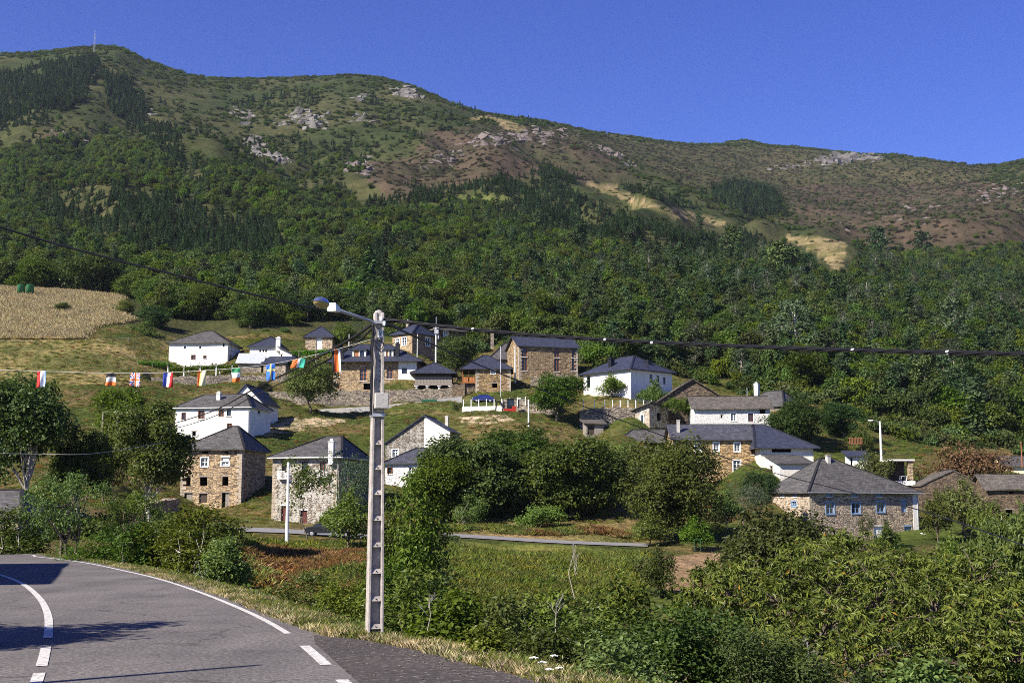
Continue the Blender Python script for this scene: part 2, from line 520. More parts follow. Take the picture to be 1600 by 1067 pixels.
hs('ruined_gable_house', 'ruined stone house with broken slate gable and weeds on its front', L=1016, R=1136, base=672, eave=634, eave2=624, D=224, rot=-3, depth=11, wall='stone_dark',
   roof='gablev', ridge=592, rf=.56, rmat='slate_ruin', oh=.5, op=[('f', 1030, 648, 1035, 656, 'hole')])
hs('ruined_wing', 'low half-whitewashed wing of the ruin with tall dark windows', 'ruin', L=993, R=1015, base=675, eave=640, D=216, rot=32, depth=7.5, wall='stone_wash',
   roof='shedl', ridge=629, rmat='slate_ruin', oh=.7, op=[('f', 1001, 648, 1005, 663, 'win'), ('r', 1027, 646, 1033, 657, 'hole'), ('r', 1044, 646, 1049, 662, 'win'), ('r', 1051, 646, 1055.5, 662, 'win')])
hs('whitewashed_house', 'whitewashed stone house with sagging old slate roof beside the ruined gable', L=1086, R=1204, base=674, eave=638, D=213, rot=0, depth=9, wall='stone_wash2',
   roof='gableu', ridge=619, rmat='slate_ruin', oh=.6, op=[('f', 1142, 645, 1150, 657.5, 'win'), ('f', 1169, 646, 1177, 658.5, 'redwin'), ('f', 1187, 640, 1196, 646, 'hole'), ('f', 1126, 648, 1129, 653, 'hole')])
hs('grey_roofed_house', 'house with pale grey hipped slate roof and white chimney before the wood', L=1161, R=1224, base=668, eave=633, D=234, rot=36, depth=10, wall='stone_grey',
   roof='hip', ridge=611, r=(.3, .72), rmat='slate_old', op=[('r', 1262, 642, 1266, 650, 'win')], chim=[(1168, 617, 602, .8, 'white')])
hs('long_stone_house', 'long stone house with three white windows and lichened slate roof', L=1053, R=1187, base=750, eave=686, D=195, rot=0, depth=9, wall='stone',
   roof='gableu', ridge=663, rmat='slate_mid', oh=.5,
   op=[('f', 1086, 691, 1094.5, 706, 'win'), ('f', 1115, 691, 1123, 705, 'win'), ('f', 1147.5, 691, 1156, 705.5, 'win'), ('f', 1099, 719, 1109, 730, 'shut'), ('f', 1146, 719, 1157, 738, 'win'), ('f', 1174, 699, 1178, 710, 'wood')],
   chim=[(1060, 675, 657, .45, 'concrete')])
hs('dark_roofed_wing', 'wing of the long stone house under a broad plain dark slate roof', 'house wing', L=1189, R=1272, base=745, eave=699, D=191, rot=0, depth=14, wall='cream',
   roof='hip', ridge=663, r=(.05, .25), rmat='slate_new', oh=.9, op=[('f', 1206, 701.5, 1236, 706.5, 'hole')])
hs('white_outbuilding', 'white-walled outbuilding with grey slate roof below the dark-roofed wing', 'outbuilding', L=1219, R=1268, base=760, eave=723, D=186, anchor='L', rot=-10, depth=6, wall='cream',
   roof='shed', ridge=706, rmat='slate_old', oh=.5, op=[('l', 1203, 728, 1207, 745, 'hole')])
hs('low_slate_shed', 'low slate-roofed shed joined to the left end of the long stone house', 'shed', L=969, R=1051, base=703, eave=690, D=203, rot=0, depth=8, wall='stone_grey',
   roof='hip', ridge=671, r=(.28, .98), rmat='slate_old', oh=.5, op=[('f', 1012, 692, 1046, 701, 'hole')])
hs('blue_window_house', 'stone house with blue window frames and broad grey hipped roof', L=1267, R=1437, base=851, eave=768, D=163, anchor='L', rot=-20, depth=9.5, wall='stone_pink',
   roof='hip', ridge=716, r=(.30, .40), rmat='slate_old', oh=.55, gut=True,
   pan=[('f', 1428.5, 767, 1437, 848, 'white')],
   op=[('f', 1291, 784.5, 1303, 803, 'blue'), ('f', 1331, 784.5, 1343.5, 802, 'blue'), ('f', 1370, 783, 1382, 800, 'blue'), ('f', 1408.5, 782, 1417, 800, 'blueshut'), ('f', 1414, 822, 1424, 848, 'bluedoor'),
       ('f', 1292, 771.5, 1300, 776, 'bluesm'), ('f', 1331, 771.5, 1339, 776, 'bluesm'), ('f', 1369, 771.5, 1377, 776, 'bluesm'), ('f', 1366, 822, 1380, 850, 'wdoor'),
       ('l', 1237, 783, 1244, 791, 'blue'), ('l', 1221, 771.5, 1225, 776, 'bluesm'), ('l', 1240, 771.5, 1245, 776, 'bluesm')], chim=[(1294, 722, 712, .5, 'concrete')])
hs('white_hut', 'small white hut with dark flat slate roof below the red fence', 'hut', L=1328, R=1357, base=736, eave=712, D=193, rot=2, depth=3, wall='white', roof='shed', ridge=704, rmat='slate_new', op=[('f', 1329, 716, 1332, 733, 'hole')])
hs('ivy_ruin', 'roofless stone ruin with a bare gable under the reddish tree', 'ruin', L=1441, R=1540, base=806, eave=757, D=178, rot=4, depth=9, wall='stone_dark', roof='gablev', ridge=733, rf=.52, rmat='slate_ruin', oh=.15, op=[])
hs('brown_stone_barn', 'low brown stone barn with slate roof and dark doorway beside the ivy ruin', 'barn', L=1546, R=1640, base=815, eave=764, D=172, rot=4, depth=8, wall='stone_dark', roof='gableu', ridge=741, rmat='slate_ruin', oh=.5,
   op=[('f', 1572, 796, 1582, 813, 'hole'), ('f', 1577, 767, 1584, 772, 'hole')])
hs('cream_house', 'pale cream house with grey roof behind the brown stone barn', L=1574, R=1660, base=750, eave=728, D=206, rot=0, depth=8, wall='yellow_wall', roof='gableu', ridge=712, rmat='slate_old', oh=.5, op=[])
hs('cream_walled_house', 'white house with brown windows and grey hipped roof, above the bare stone house', L=273, R=389, base=688, eave=635, D=195, rot=11, depth=8.5, wall='white',
   roof='hip', ridge=616, r=(.22, .80), rmat='slate_old', oh=.35, gut=True,
   op=[('f', 284, 645, 290, 656, 'wood'), ('f', 310, 642, 319, 654.5, 'wood'), ('f', 342, 640, 349, 651, 'wood'), ('f', 354, 639.5, 361, 650, 'glass'), ('f', 355, 662, 362, 673, 'wood'), ('f', 300, 674, 306, 681, 'hole'), ('r', 403, 642, 407, 646, 'glass')],
   chim=[(342, 624, 615, .6, 'concrete_pale')])
hs('white_gable_house', 'narrow white gabled house rising behind the white house with brown windows', L=358, R=409, base=665, eave=627, D=206, rot=8, depth=8, wall='white',
   roof='gablev', ridge=600, rf=.48, rmat='slate_new', oh=.35, op=[('f', 378, 610, 386, 617, 'glass'), ('r', 411, 624, 414, 633, 'glass')])
hs('bare_stone_house', 'three-storey bare tan stone house with grey pyramid roof and black openings', L=281, R=376, base=794, eave=701, D=165, rot=11, depth=8, wall='stone',
   roof='hip', ridge=666, r=(.62, .72), rmat='slate_old', oh=.55,
   op=[('f', 314, 715, 325, 729, 'win'), ('f', 346, 714, 358, 728, 'shuthalf'), ('f', 312, 745, 324, 758.5, 'hole'), ('f', 347, 744.5, 357, 758.5, 'hole'), ('f', 286, 745, 298, 759, 'hole'),
       ('f', 282, 770, 301, 793.5, 'halfdoor'), ('f', 311, 771, 324, 785, 'wooddoor'), ('f', 346, 769.5, 358.5, 793.5, 'halfdoor'), ('f', 316, 704.5, 325, 709, 'hole'), ('f', 350, 704.5, 357, 708, 'hole')])
hs('balcony_house', 'whitewashed stone house with two small white balconies and oxblood doors', L=424, R=528, base=818, eave=713, D=150, rot=12, depth=11, wall='stone_wash',
   roof='hip', ridge=682, r=(.55, .80), rmat='slate_old', oh=.5, gut=True,
   op=[('f', 440, 721, 447, 747, 'balc'), ('f', 499.5, 721, 509, 745, 'balc'), ('f', 471, 721, 481, 745, 'glass'), ('f', 439, 790, 452, 817.5, 'reddoor'), ('f', 469, 797, 480, 817.5, 'reddoor'), ('r', 541, 722, 545, 732, 'glass'), ('r', 556, 724, 560, 734, 'hole')],
   chim=[(518, 712, 691, .6, 'white')])
hs('white_gabled_barn', 'gabled barn, its gable half bare stone and half white', 'barn', L=602, R=703, base=730, eave=690, eave2=672, D=186, rot=9, depth=7, wall='grey_render',
   roof='gablev', ridge=648, rf=.6, rmat='slate_new', oh=.3, pan=[('f', 661.5, 647, 703, 730, 'white')], op=[('f', 613, 702, 622, 714, 'win'), ('f', 612, 690, 620, 694, 'win'), ('r', 706.5, 675, 711, 688, 'glass')], chim=[(698, 665, 650, .45, 'concrete')])
hs('whitewashed_cottage', 'low whitewashed cottage with dark hipped roof below the half-white barn', 'cottage', L=601, R=668, base=760, eave=723, D=171, rot=6, depth=8, wall='stone_wash2',
   roof='hip', ridge=700, r=(.6, .85), rmat='slate_mid', oh=.4, op=[('f', 605.5, 730.5, 612.5, 740, 'wood'), ('f', 638.5, 729.5, 647, 739, 'win')])
hs('plank_shed', 'tiny tumbledown plank shed at the foot of the terrace wall', 'shed', L=916, R=943, base=680, eave=661, D=217, rot=-8, depth=3, wall='wood_grey', roof='shed', ridge=655, rmat='slate_ruin', oh=.5, op=[('f', 918, 664, 929, 679, 'wooddoor')])
hs('roadside_slate_barn', 'slate roof of a low barn beside the road at the far left', 'barn', L=-150, R=28, base=850, eave=806, D=90, rot=8, depth=9, wall='stone_grey', roof='hip', ridge=765, r=(.3, .72), rmat='slate_old', oh=.4, op=[])

# ------------------------------------------------------------------ terrain
# skyline: px, py, distance
SKY = [(-500, 60, 1500), (-250, 90, 1450), (-100, 95, 1400), (0, 97, 1400), (60, 93, 1400), (110, 86, 1400), (147, 84, 1400), (180, 81, 1400), (215, 97, 1430), (260, 115, 1450), (300, 123, 1500), (350, 126, 1530), (400, 127, 1550),
       (450, 125, 1550), (500, 123, 1550), (560, 123, 1500), (600, 130, 1480), (640, 139, 1450), (665, 151, 1430), (700, 163, 1450), (750, 178, 1500), (800, 186, 1550), (850, 191, 1650),
       (900, 205, 1800), (950, 213, 1900), (1000, 220, 2000), (1080, 227, 2100), (1130, 224, 2150), (1160, 219, 2150), (1195, 226, 2150), (1260, 231, 2100), (1300, 237, 2050),
       (1340, 241, 2000), (1400, 245, 1950), (1450, 253, 1900), (1500, 260, 1850), (1560, 260, 1800), (1600, 251, 1750), (1700, 235, 1700), (1900, 215, 1650), (2200, 200, 1600)]
CP = []
for px, py, D in SKY:
    CP.append((px, py, D))
    CP.append((px, py + 110, D * 1.55))
cols = {
    -500: [(830, 110), (760, 160), (690, 190), (600, 240), (500, 310), (420, 450), (300, 800), (200, 1150)],
    -250: [(835, 100), (740, 160), (690, 185), (590, 240), (480, 320), (400, 480), (300, 800), (200, 1100)],
    0: [(850, 85), (812, 115), (760, 145), (690, 180), (620, 215), (590, 235), (560, 250), (530, 268), (500, 290), (455, 328), (430, 380), (390, 500), (300, 780), (220, 1000), (150, 1250)],
    200: [(850, 85), (826, 112), (800, 140), (690, 180), (640, 205), (590, 235), (575, 245), (530, 268), (500, 295), (465, 345), (425, 430), (350, 640), (300, 800), (250, 950), (200, 1100), (150, 1250)],
    320: [(870, 80), (835, 105)],
    430: [(955, 72), (905, 95), (870, 112), (835, 130), (826, 138)],
    400: [(700, 190), (650, 218), (610, 235), (575, 250), (545, 272), (500, 310), (450, 385), (400, 500), (350, 640), (300, 800), (250, 1000), (200, 1200), (160, 1380)],
    600: [(1160, 42), (1150, 66), (920, 92), (845, 126), (822, 145), (770, 165), (715, 190), (665, 212), (646, 224), (632, 232), (610, 240), (575, 258), (545, 278), (505, 310), (450, 390), (400, 490), (350, 640), (300, 820), (250, 1000), (200, 1200), (165, 1340)],
    800: [(1200, 42), (1150, 66), (940, 95), (865, 122), (830, 140), (765, 165), (705, 190), (655, 216), (640, 226), (612, 240), (588, 255), (545, 280), (505, 320), (455, 400), (400, 500), (350, 640), (300, 820), (280, 900), (250, 1020), (215, 1250)],
    1000: [(1200, 42), (1150, 66), (950, 98), (880, 120), (845, 138), (805, 150), (745, 170), (695, 195), (668, 212), (645, 222), (624, 235), (585, 262), (545, 295), (505, 345), (455, 430), (400, 560), (350, 760), (310, 950), (280, 1150), (250, 1450)],
    1200: [(1200, 42), (1150, 66), (950, 98), (870, 130), (820, 155), (758, 180), (705, 200), (665, 216), (642, 228), (605, 262), (565, 300), (505, 370), (455, 470), (402, 640), (375, 760), (340, 1000), (300, 1400), (260, 1800)],
    1400: [(1200, 42), (1150, 66), (960, 98), (885, 130), (853, 160), (805, 175), (745, 192), (705, 212), (665, 240), (605, 290), (555, 340), (505, 410), (455, 520), (405, 700), (375, 900), (340, 1250), (300, 1550), (270, 1780)],
    1600: [(1200, 42), (1150, 66), (970, 90), (880, 140), (815, 172), (750, 200), (715, 218), (665, 250), (605, 300), (555, 355), (505, 430), (455, 540), (405, 720), (350, 1000), (300, 1350), (275, 1600)],
    1900: [(1250, 42), (1180, 66), (900, 140), (820, 175), (705, 230), (605, 320), (505, 450), (405, 750), (300, 1350)],
    2300: [(1250, 45), (900, 140), (705, 240), (505, 460), (405, 750), (300, 1300)],
}
for px, lst in cols.items():
    for py, D in lst:
        CP.append((px, py, D))
CP += [(700, 838, 131), (850, 847.5, 130), (1000, 853, 130), (700, 833, 135.5), (850, 842.5, 135), (1000, 848.5, 135.5),
       (340, 829, 133), (450, 833, 131.5), (520, 838, 131), (340, 822.5, 138), (450, 826.5, 136.5), (520, 831, 136)]
for h in H:
    if h['name'] in ('lean_to', 'ruined_wing', 'roadside_slate_barn', 'dark_roofed_wing'): continue
    CP.append(((h['L'] + h['R']) / 2, h['base'] - 1, h['D'] + 1.5))


def azr(x, y):
    return np.arctan2(x, y), np.hypot(x, y)


AZS, LRS = 9.0, 2.1
ctl = [P(px, py, D) for px, py, D in CP]
cx = np.array([p.x for p in ctl]); cyy = np.array([p.y for p in ctl]); cz = np.array([p.z for p in ctl])
ca, cr = azr(cx, cyy)
cu = np.stack([ca * AZS, np.log(cr) * LRS], 1)
cval = (cz - EYE) / cr
n_ = len(cu)


def tpsk(d2):
    return 0.5 * d2 * np.log(d2 + 1e-12)


Kt = tpsk(((cu[:, None] - cu[None]) ** 2).sum(2)) + np.eye(n_) * 2e-3
Pm = np.hstack([np.ones((n_, 1)), cu])
A_ = np.zeros((n_ + 3, n_ + 3)); A_[:n_, :n_] = Kt; A_[:n_, n_:] = Pm; A_[n_:, :n_] = Pm.T
sol = np.linalg.solve(A_, np.concatenate([cval, np.zeros(3)]))

_lat = rng.random((256, 256))


def vnoise(x, y):
    xi = np.floor(x).astype(int); yi = np.floor(y).astype(int)
    fx = x - xi; fy = y - yi
    fx = fx * fx * (3 - 2 * fx); fy = fy * fy * (3 - 2 * fy)
    a = _lat[xi % 256, yi % 256]; b = _lat[(xi + 1) % 256, yi % 256]; c = _lat[xi % 256, (yi + 1) % 256]; d = _lat[(xi + 1) % 256, (yi + 1) % 256]
    return a + (b - a) * fx + (c - a) * fy + (a - b - c + d) * fx * fy


def fbm(x, y, sc_, oct_=4):
    x = np.asarray(x, float) / sc_; y = np.asarray(y, float) / sc_
    s = 0; amp = 1; tot = 0
    for _ in range(oct_):
        s = s + amp * (vnoise(x, y) - 0.5); tot += amp
        x = x * 2.03 + 17.1; y = y * 2.03 + 5.3; amp *= 0.52
    return s / tot * 2


def sstep(a, b, x):
    t = np.clip((x - a) / (b - a), 0, 1)
    return t * t * (3 - 2 * t)


# edge of the tarmac (road shoulder + lay-by), ordered from the camera towards the bend
EDGE_PX = [(860, 1069), (800, 1052), (730, 1035), (650, 1014), (560, 998), (515, 994), (480, 984), (400, 952), (310, 918), (205, 891), (132, 876), (0, 862)]
EDGE = [(12, -25), (11, -8), (8, 3), (4.5, 9), (2.6, 12.4)] + [tuple(R0(a, b)[:2]) for a, b in EDGE_PX] + [(-44, 82), (-80, 104), (-160, 140)]


def edge_sd(x, y):
    """signed distance to the tarmac edge, positive on the valley side"""
    best = np.full(np.shape(x), 1e9); sg = np.ones(np.shape(x))
    for (ax, ay), (bx, by) in zip(EDGE[:-1], EDGE[1:]):
        dx, dy = bx - ax, by - ay
        t = np.clip(((x - ax) * dx + (y - ay) * dy) / (dx * dx + dy * dy), 0, 1)
        qx, qy = x - ax - t * dx, y - ay - t * dy
        d = np.hypot(qx, qy)
        c = dx * (y - ay) - dy * (x - ax)
        m = d < best
        best = np.where(m, d, best); sg = np.where(m, np.where(c > 0, -1.0, 1.0), sg)
    return best * sg


# retaining walls: label -> (points px, base py, top py, distance), thickness, material; the ground steps down at them
WALLS = [
    ('stone_wall', 'tall stone retaining wall below the dormer house', [(418, 642, 612, 240), (470, 642, 613, 240), (520, 640, 611, 241), (600, 634, 609.5, 241), (660, 628, 608, 241), (725, 622, 606, 241)], .6, 'stone_grey', .12),
    ('parapet_wall', 'long pale concrete parapet along the rising lane', [(428, 658, 646, 230), (470, 654, 641, 231), (575, 646, 635, 233), (650, 638, 628, 234), (722, 629, 619, 236)], .3, 'concrete', .01),
    ('terrace_wall', 'white concrete wall behind the excavator', [(722, 654, 635, 229), (784, 651, 634, 229)], .3, 'concrete_pale', .01),
    ('stone_wall', 'stone terrace wall under the white posts', [(784, 650, 624, 229.5), (872, 650, 624, 229.5)], .5, 'stone_grey', .1),
    ('stone_wall', 'terrace wall behind the plank shed, below the white-post fence', [(906, 676, 640, 225), (932, 678, 637, 225), (975, 678, 636, 225), (1002, 676, 637, 225)], .6, 'stone_grey', .12),
    ('stone_wall', 'stone wall in front of the tall new stone house', [(829, 605, 587, 246), (870, 606, 585, 246), (906, 608, 588, 246)], .5, 'stone_grey', .1),
    ('stone_wall', 'low stone wall below the vine pergola', [(236, 601, 590, 243), (330, 600, 586, 244), (420, 598, 586, 245), (470, 594, 584, 246)], .5, 'stone_grey', .12),
    ('stone_wall', 'garden wall left of the bare stone house', [(205, 812, 790, 150), (250, 806, 784, 155), (280, 800, 778, 160)], .5, 'stone_grey', .12),
]
_wseg = []
for _w in WALLS:
    for q0, q1 in zip(_w[2][:-1], _w[2][1:]):
        a0 = P(q0[0], q0[1], q0[3]); a1 = P(q1[0], q1[1], q1[3])
        _wseg.append((a0, a1, P(q0[0], q0[2], q0[3]).z, P(q1[0], q1[2], q1[3]).z))


LANES = [([(690, 838), (780, 843), (850, 847.5), (930, 851), (1012, 854)], [(690, 832.5), (780, 838), (850, 842.5), (930, 846.5), (1012, 849)], 130.6, 135.2),
         ([(320, 828), (400, 831), (450, 833), (520, 838), (600, 843)], [(320, 822), (400, 824.5), (450, 826.5), (520, 831), (600, 836)], 132, 137)]


def level_lanes(x, y, z):
    """bed of the village lane: the ground meets its two edges"""
    px = proj(x, y, EYE - 2.5)[0]
    for lo, hi, dl, dh in LANES:
        zl = np.interp(px, [q[0] for q in lo], [P(q[0], q[1], dl).z for q in lo]); zh = np.interp(px, [q[0] for q in hi], [P(q[0], q[1], dh).z for q in hi])
        t_ = np.clip((y - dl) / (dh - dl), 0, 1)
        w = sstep(dl - 4, dl - .6, y) * (1 - sstep(dh + .6, dh + 4, y)) * sstep(lo[0][0] - 25, lo[0][0], px) * (1 - sstep(lo[-1][0], lo[-1][0] + 25, px))
        z = z + (zl + (zh - zl) * t_ - .08 - z) * w
    return z


def terrace(x, y, z):
    for a0, a1, t0, t1 in _wseg:
        dx, dy = a1.x - a0.x, a1.y - a0.y
        L = math.hypot(dx, dy)
        s = ((x - a0.x) * dx + (y - a0.y) * dy) / (L * L)
        d = ((x - a0.x) * dy - (y - a0.y) * dx) / L          # >0 in front (towards the camera)
        inside = np.minimum(np.clip((s * L + 1.5) / 1.5, 0, 1), np.clip(((1 - s) * L + 1.5) / 1.5, 0, 1))
        sc_ = np.clip(s, 0, 1)
        zb = a0.z + (a1.z - a0.z) * sc_; zt = t0 + (t1 - t0) * sc_ - .15
        fr = inside * (1 - sstep(1.5, 7, d)) * (d > -1.3)
        z = z + (np.minimum(z, zb) - z) * fr
        bk = inside * (1 - sstep(2.0, 6, -d)) * (d <= -1.3)
        z = z + (zt - z) * bk
    return z


def ground(x, y):
    x = np.atleast_1d(np.asarray(x, float)); y = np.atleast_1d(np.asarray(y, float))
    sh = x.shape
    x = x.ravel(); y = y.ravel()
    a, r = azr(x, y)
    rr = np.maximum(r, 14)
    z = np.empty_like(x)
    for i in range(0, len(x), 20000):
        q = np.stack([a[i:i + 20000] * AZS, np.log(rr[i:i + 20000]) * LRS], 1)
        k = tpsk(((q[:, None] - cu[None]) ** 2).sum(2))
        z[i:i + 20000] = k @ sol[:n_] + sol[n_] + q @ sol[n_ + 1:]
    z = z * rr + EYE
    far = sstep(280, 700, r)
    z += far * r * (0.016 * fbm(x, y, 190, 4) + 0.008 * fbm(x + 900, y - 300, 45, 4)) * (1 - 0.86 * sstep(1050, 1380, r))
    gv = fbm(a * 900 + 60 * fbm(x, y, 260, 2), np.log(rr) * 130, 95, 3)
    z += sstep(420, 800, r) * (1 - sstep(1000, 1360, r)) * r * 0.055 * (np.abs(gv) - .22)
    z += sstep(60, 120, r) * (1 - sstep(280, 400, r)) * 0.35 * fbm(x, y, 9, 3)
    ln_ = (y > 126) & (y < 142)
    if ln_.any(): z[ln_] = level_lanes(x[ln_], y[ln_], z[ln_])
    vil_ = (r > 135) & (r < 262)
    if vil_.any(): z[vil_] = terrace(x[vil_], y[vil_], z[vil_])
    near = r < 180
    if near.any():
        sd = edge_sd(x[near], y[near])
        w = sstep(0.9, 9.5, sd)
        rise = np.where(sd < -9, (-sd - 9) * 0.16, 0) + np.where(sd > 0, -0.10 * sd, 0) + np.where(sd < 0.1, -0.12, 0)
        z[near] = rise * (1 - w) + z[near] * w
    return z.reshape(sh)


def gz(x, y):
    return float(ground(x, y)[0])


def inpoly(px, py, poly):
    n = len(poly)
    r = np.zeros(np.shape(px), bool)
    j = n - 1
    for i in range(n):
        xi, yi = poly[i]; xj, yj = poly[j]
        if yi != yj:
            c = ((yi > py) != (yj > py)) & (px < (xj - xi) * (py - yi) / (yj - yi) + xi)
            r ^= c
        j = i
    return r


POLY = {
    'field': [(-300, 448), (30, 452), (100, 449), (190, 462), (186, 490), (206, 500), (142, 513), (130, 530), (-300, 530)],
    'terrace': [(-300, 530), (130, 530), (262, 528), (265, 575), (200, 600), (-300, 592)],
    'heath_a': [(560, 262), (640, 225), (700, 205), (780, 196), (880, 200), (935, 222), (1000, 285), (930, 290), (850, 262), (760, 278), (640, 308), (600, 300)],
    'heath_b': [(1210, 300), (1180, 262), (1300, 262), (1400, 268), (1640, 300), (1640, 400), (1480, 395), (1330, 372), (1240, 345)],
    'heath_c': [(820, 195), (1000, 225), (1220, 232), (1420, 250), (1560, 262), (1500, 300), (1300, 285), (1100, 300), (960, 240)],
    'heath_d': [(40, 200), (140, 205), (150, 230), (60, 225)],
    'heath_e': [(355, 440), (430, 430), (470, 470), (390, 475)],
    'track_a': [(905, 285), (935, 286), (1000, 312), (1070, 330), (1132, 346), (1125, 353), (1040, 338), (970, 313), (920, 293)],
    'track_b': [(1226, 367), (1270, 370), (1322, 378), (1324, 425), (1303, 428), (1290, 405), (1250, 388)],
    'track_c': [(730, 184), (765, 180), (820, 197), (818, 207), (795, 205), (765, 186), (735, 188)],
    'green_strip': [(530, 340), (700, 308), (800, 300), (890, 296), (892, 304), (800, 310), (700, 320), (540, 348)],
    'bank': [(350, 830), (470, 838), (600, 845), (600, 990), (480, 990), (390, 930), (350, 880)],
    'fern': [(690, 846), (850, 850), (1010, 858), (990, 935), (860, 960), (690, 950)],
    'bank2': [(690, 800), (1000, 815), (1040, 850), (1000, 853), (850, 847), (690, 838)],
    'garden': [(1035, 868), (1130, 862), (1175, 880), (1200, 925), (1120, 935), (1040, 930)],
    'sand': [(405, 665), (450, 655), (545, 655), (540, 663), (480, 672), (415, 682)],
    'sand2': [(718, 650), (790, 645), (805, 655), (760, 662), (720, 660)],
    'dirt3': [(1220, 800), (1600, 810), (1600, 880), (1440, 870)],
}


def grid_terrain():
    azs = np.concatenate([np.radians(np.linspace(-78, -25, 60)), np.radians(np.linspace(-24.6, 24.6, 520)), np.radians(np.linspace(25, 78, 60))])
    rs = np.exp(np.concatenate([np.linspace(math.log(4), math.log(90), 90), np.linspace(math.log(90), math.log(330), 240)[1:], np.linspace(math.log(330), math.log(3300), 200)[1:]]))
    AA, RR = np.meshgrid(azs, rs)
    X = RR * np.sin(AA); Y = RR * np.cos(AA)
    Z = ground(X, Y)
    return X, Y, Z


TX, TY, TZ = grid_terrain()
nr, nc = TX.shape
px_, py_ = proj(TX, np.maximum(TY, 0.5), TZ)
# cover colours (albedo of what grows or lies there)
cov = np.zeros((nr, nc, 3))
wob = fbm(TX, TY, 25, 4) * 9
RRt = np.hypot(TX, TY)
_fm = RRt > 420
ppx = px_ + np.where(_fm, fbm(TX + 500, TY, 80, 4) * 55, fbm(TX + 500, TY, 8, 3) * 10)
ppy = py_ + np.where(_fm, fbm(TX, TY + 900, 80, 4) * 22, fbm(TX, TY + 900, 14, 3) * 5)
patch = fbm(TX * 1.0, TY * 1.0, 60, 5)
patch2 = fbm(TX + 333, TY - 77, 9, 4)


def lerp3(a, b, t):
    t = np.clip(t, 0, 1)[..., None]
    return np.array(a) * (1 - t) + np.array(b) * t


cov[:] = lerp3((0.034, 0.048, 0.018), (0.062, 0.066, 0.030), 0.5 + patch * 1.6)           # far scrub
vil = RRt < 300
cv = lerp3((0.062, 0.086, 0.022), (0.150, 0.118, 0.056), 0.5 + patch2 * 1.3 + fbm(TX * .35, TZ * 4.5, 9, 3) * 2.0)
cov[vil] = cv[vil]
nearm = RRt < 130
cn = lerp3((0.060, 0.080, 0.024), (0.16, 0.115, 0.055), 0.4 + patch2 * 1.5)
cov[nearm] = cn[nearm]
sdE = edge_sd(TX, TY)
mv = (sdE < 2.2) & (RRt < 180)
cg = lerp3((0.10, 0.13, 0.035), (0.26, 0.22, 0.11), 0.4 + patch2 * 1.2)
cov[mv] = cg[mv]


def paint(key, a, b, noise=None, amt=1.6, base=0.5):
    m = (inpoly(px_ + (ppx - px_) * .25, py_ + (ppy - py_) * .2, POLY[key]) if key.startswith('track') else inpoly(ppx, ppy, POLY[key])) & (TY > 20)
    c = lerp3(a, b, base + (patch2 if noise is None else noise) * amt)
    cov[m] = c[m]


paint('field', (0.28, 0.22, 0.13), (0.44, 0.36, 0.23))
paint('terrace', (0.15, 0.145, 0.058), (0.27, 0.215, 0.105))
for k in ('heath_a', 'heath_b', 'heath_d', 'heath_e'):
    paint(k, (0.044, 0.048, 0.025), (0.078, 0.060, 0.045), patch + patch2 * .5, 1.3, 0.6)
paint('heath_c', (0.046, 0.056, 0.024), (0.074, 0.069, 0.037), patch + patch2 * .5)
for k in ('track_a', 'track_b', 'track_c'):
    paint(k, (0.12, 0.115, 0.05), (0.27, 0.215, 0.13))
paint('green_strip', (0.065, 0.090, 0.027), (0.10, 0.12, 0.038))
paint('bank', (0.11, 0.105, 0.035), (0.27, 0.145, 0.07))
paint('bank2', (0.12, 0.12, 0.045), (0.24, 0.18, 0.09))
paint('fern', (0.10, 0.125, 0.030), (0.17, 0.175, 0.05))
paint('garden', (0.20, 0.135, 0.085), (0.33, 0.235, 0.155))
for k in ('sand', 'sand2'):
    paint(k, (0.36, 0.29, 0.20), (0.52, 0.43, 0.32))

tv = np.stack([TX, TY, TZ], -1).reshape(-1, 3)
ii = (np.arange(nr - 1)[:, None] * nc + np.arange(nc - 1)[None]).ravel()
tf = np.stack([ii, ii + 1, ii + nc + 1, ii + nc], 1)


def np_mesh(name, v, f, mat, smooth=False):
    me = bpy.data.meshes.new(name)
    k = f.shape[1]
    me.vertices.add(len(v)); me.vertices.foreach_set('co', np.ascontiguousarray(v, np.float32).ravel())
    me.loops.add(f.size); me.loops.foreach_set('vertex_index', np.ascontiguousarray(f, np.int32).ravel())
    me.polygons.add(len(f)); me.polygons.foreach_set('loop_start', np.arange(0, f.size, k, dtype=np.int32))
    me.polygons.foreach_set('use_smooth', np.full(len(f), smooth))
    if mat is not None: me.materials.append(mat)
    me.update(calc_edges=True)
    return me


tm = np_mesh('hillside', tv, tf, None, True)
at_ = tm.attributes.new('cover', 'FLOAT_COLOR', 'POINT')
at_.data.foreach_set('color', np.concatenate([cov.reshape(-1, 3), np.ones((nr * nc, 1))], 1).astype(np.float32).ravel())
t = NT('ground_cover')
at = t.n('Attribute', attribute_name='cover')
v = t.coord()
f1 = t.noise(v, 0.9, 6, 0.7)
f2 = t.noise(v, 0.055, 6, 0.72)
f3 = t.noise(v, 7.0, 4, 0.7)
c = t.mix(1.0, at.outputs['Color'], t.ramp(f1, [(0.3, (0.55, 0.56, 0.5)), (0.7, (1.4, 1.36, 1.3))]), 'MULTIPLY')
c = t.mix(1.0, c, t.ramp(f2, [(0.36, (0.62, 0.66, 0.6)), (0.64, (1.3, 1.24, 1.2))]), 'MULTIPLY')
c = t.mix(0.7, c, t.ramp(f3, [(0.3, (0.6, 0.6, 0.55)), (0.7, (1.4, 1.35, 1.3))]), 'MULTIPLY')
t.col(c)
t.b.inputs['Roughness'].default_value = 1.0
t.b.inputs['Specular IOR Level'].default_value = 0.05
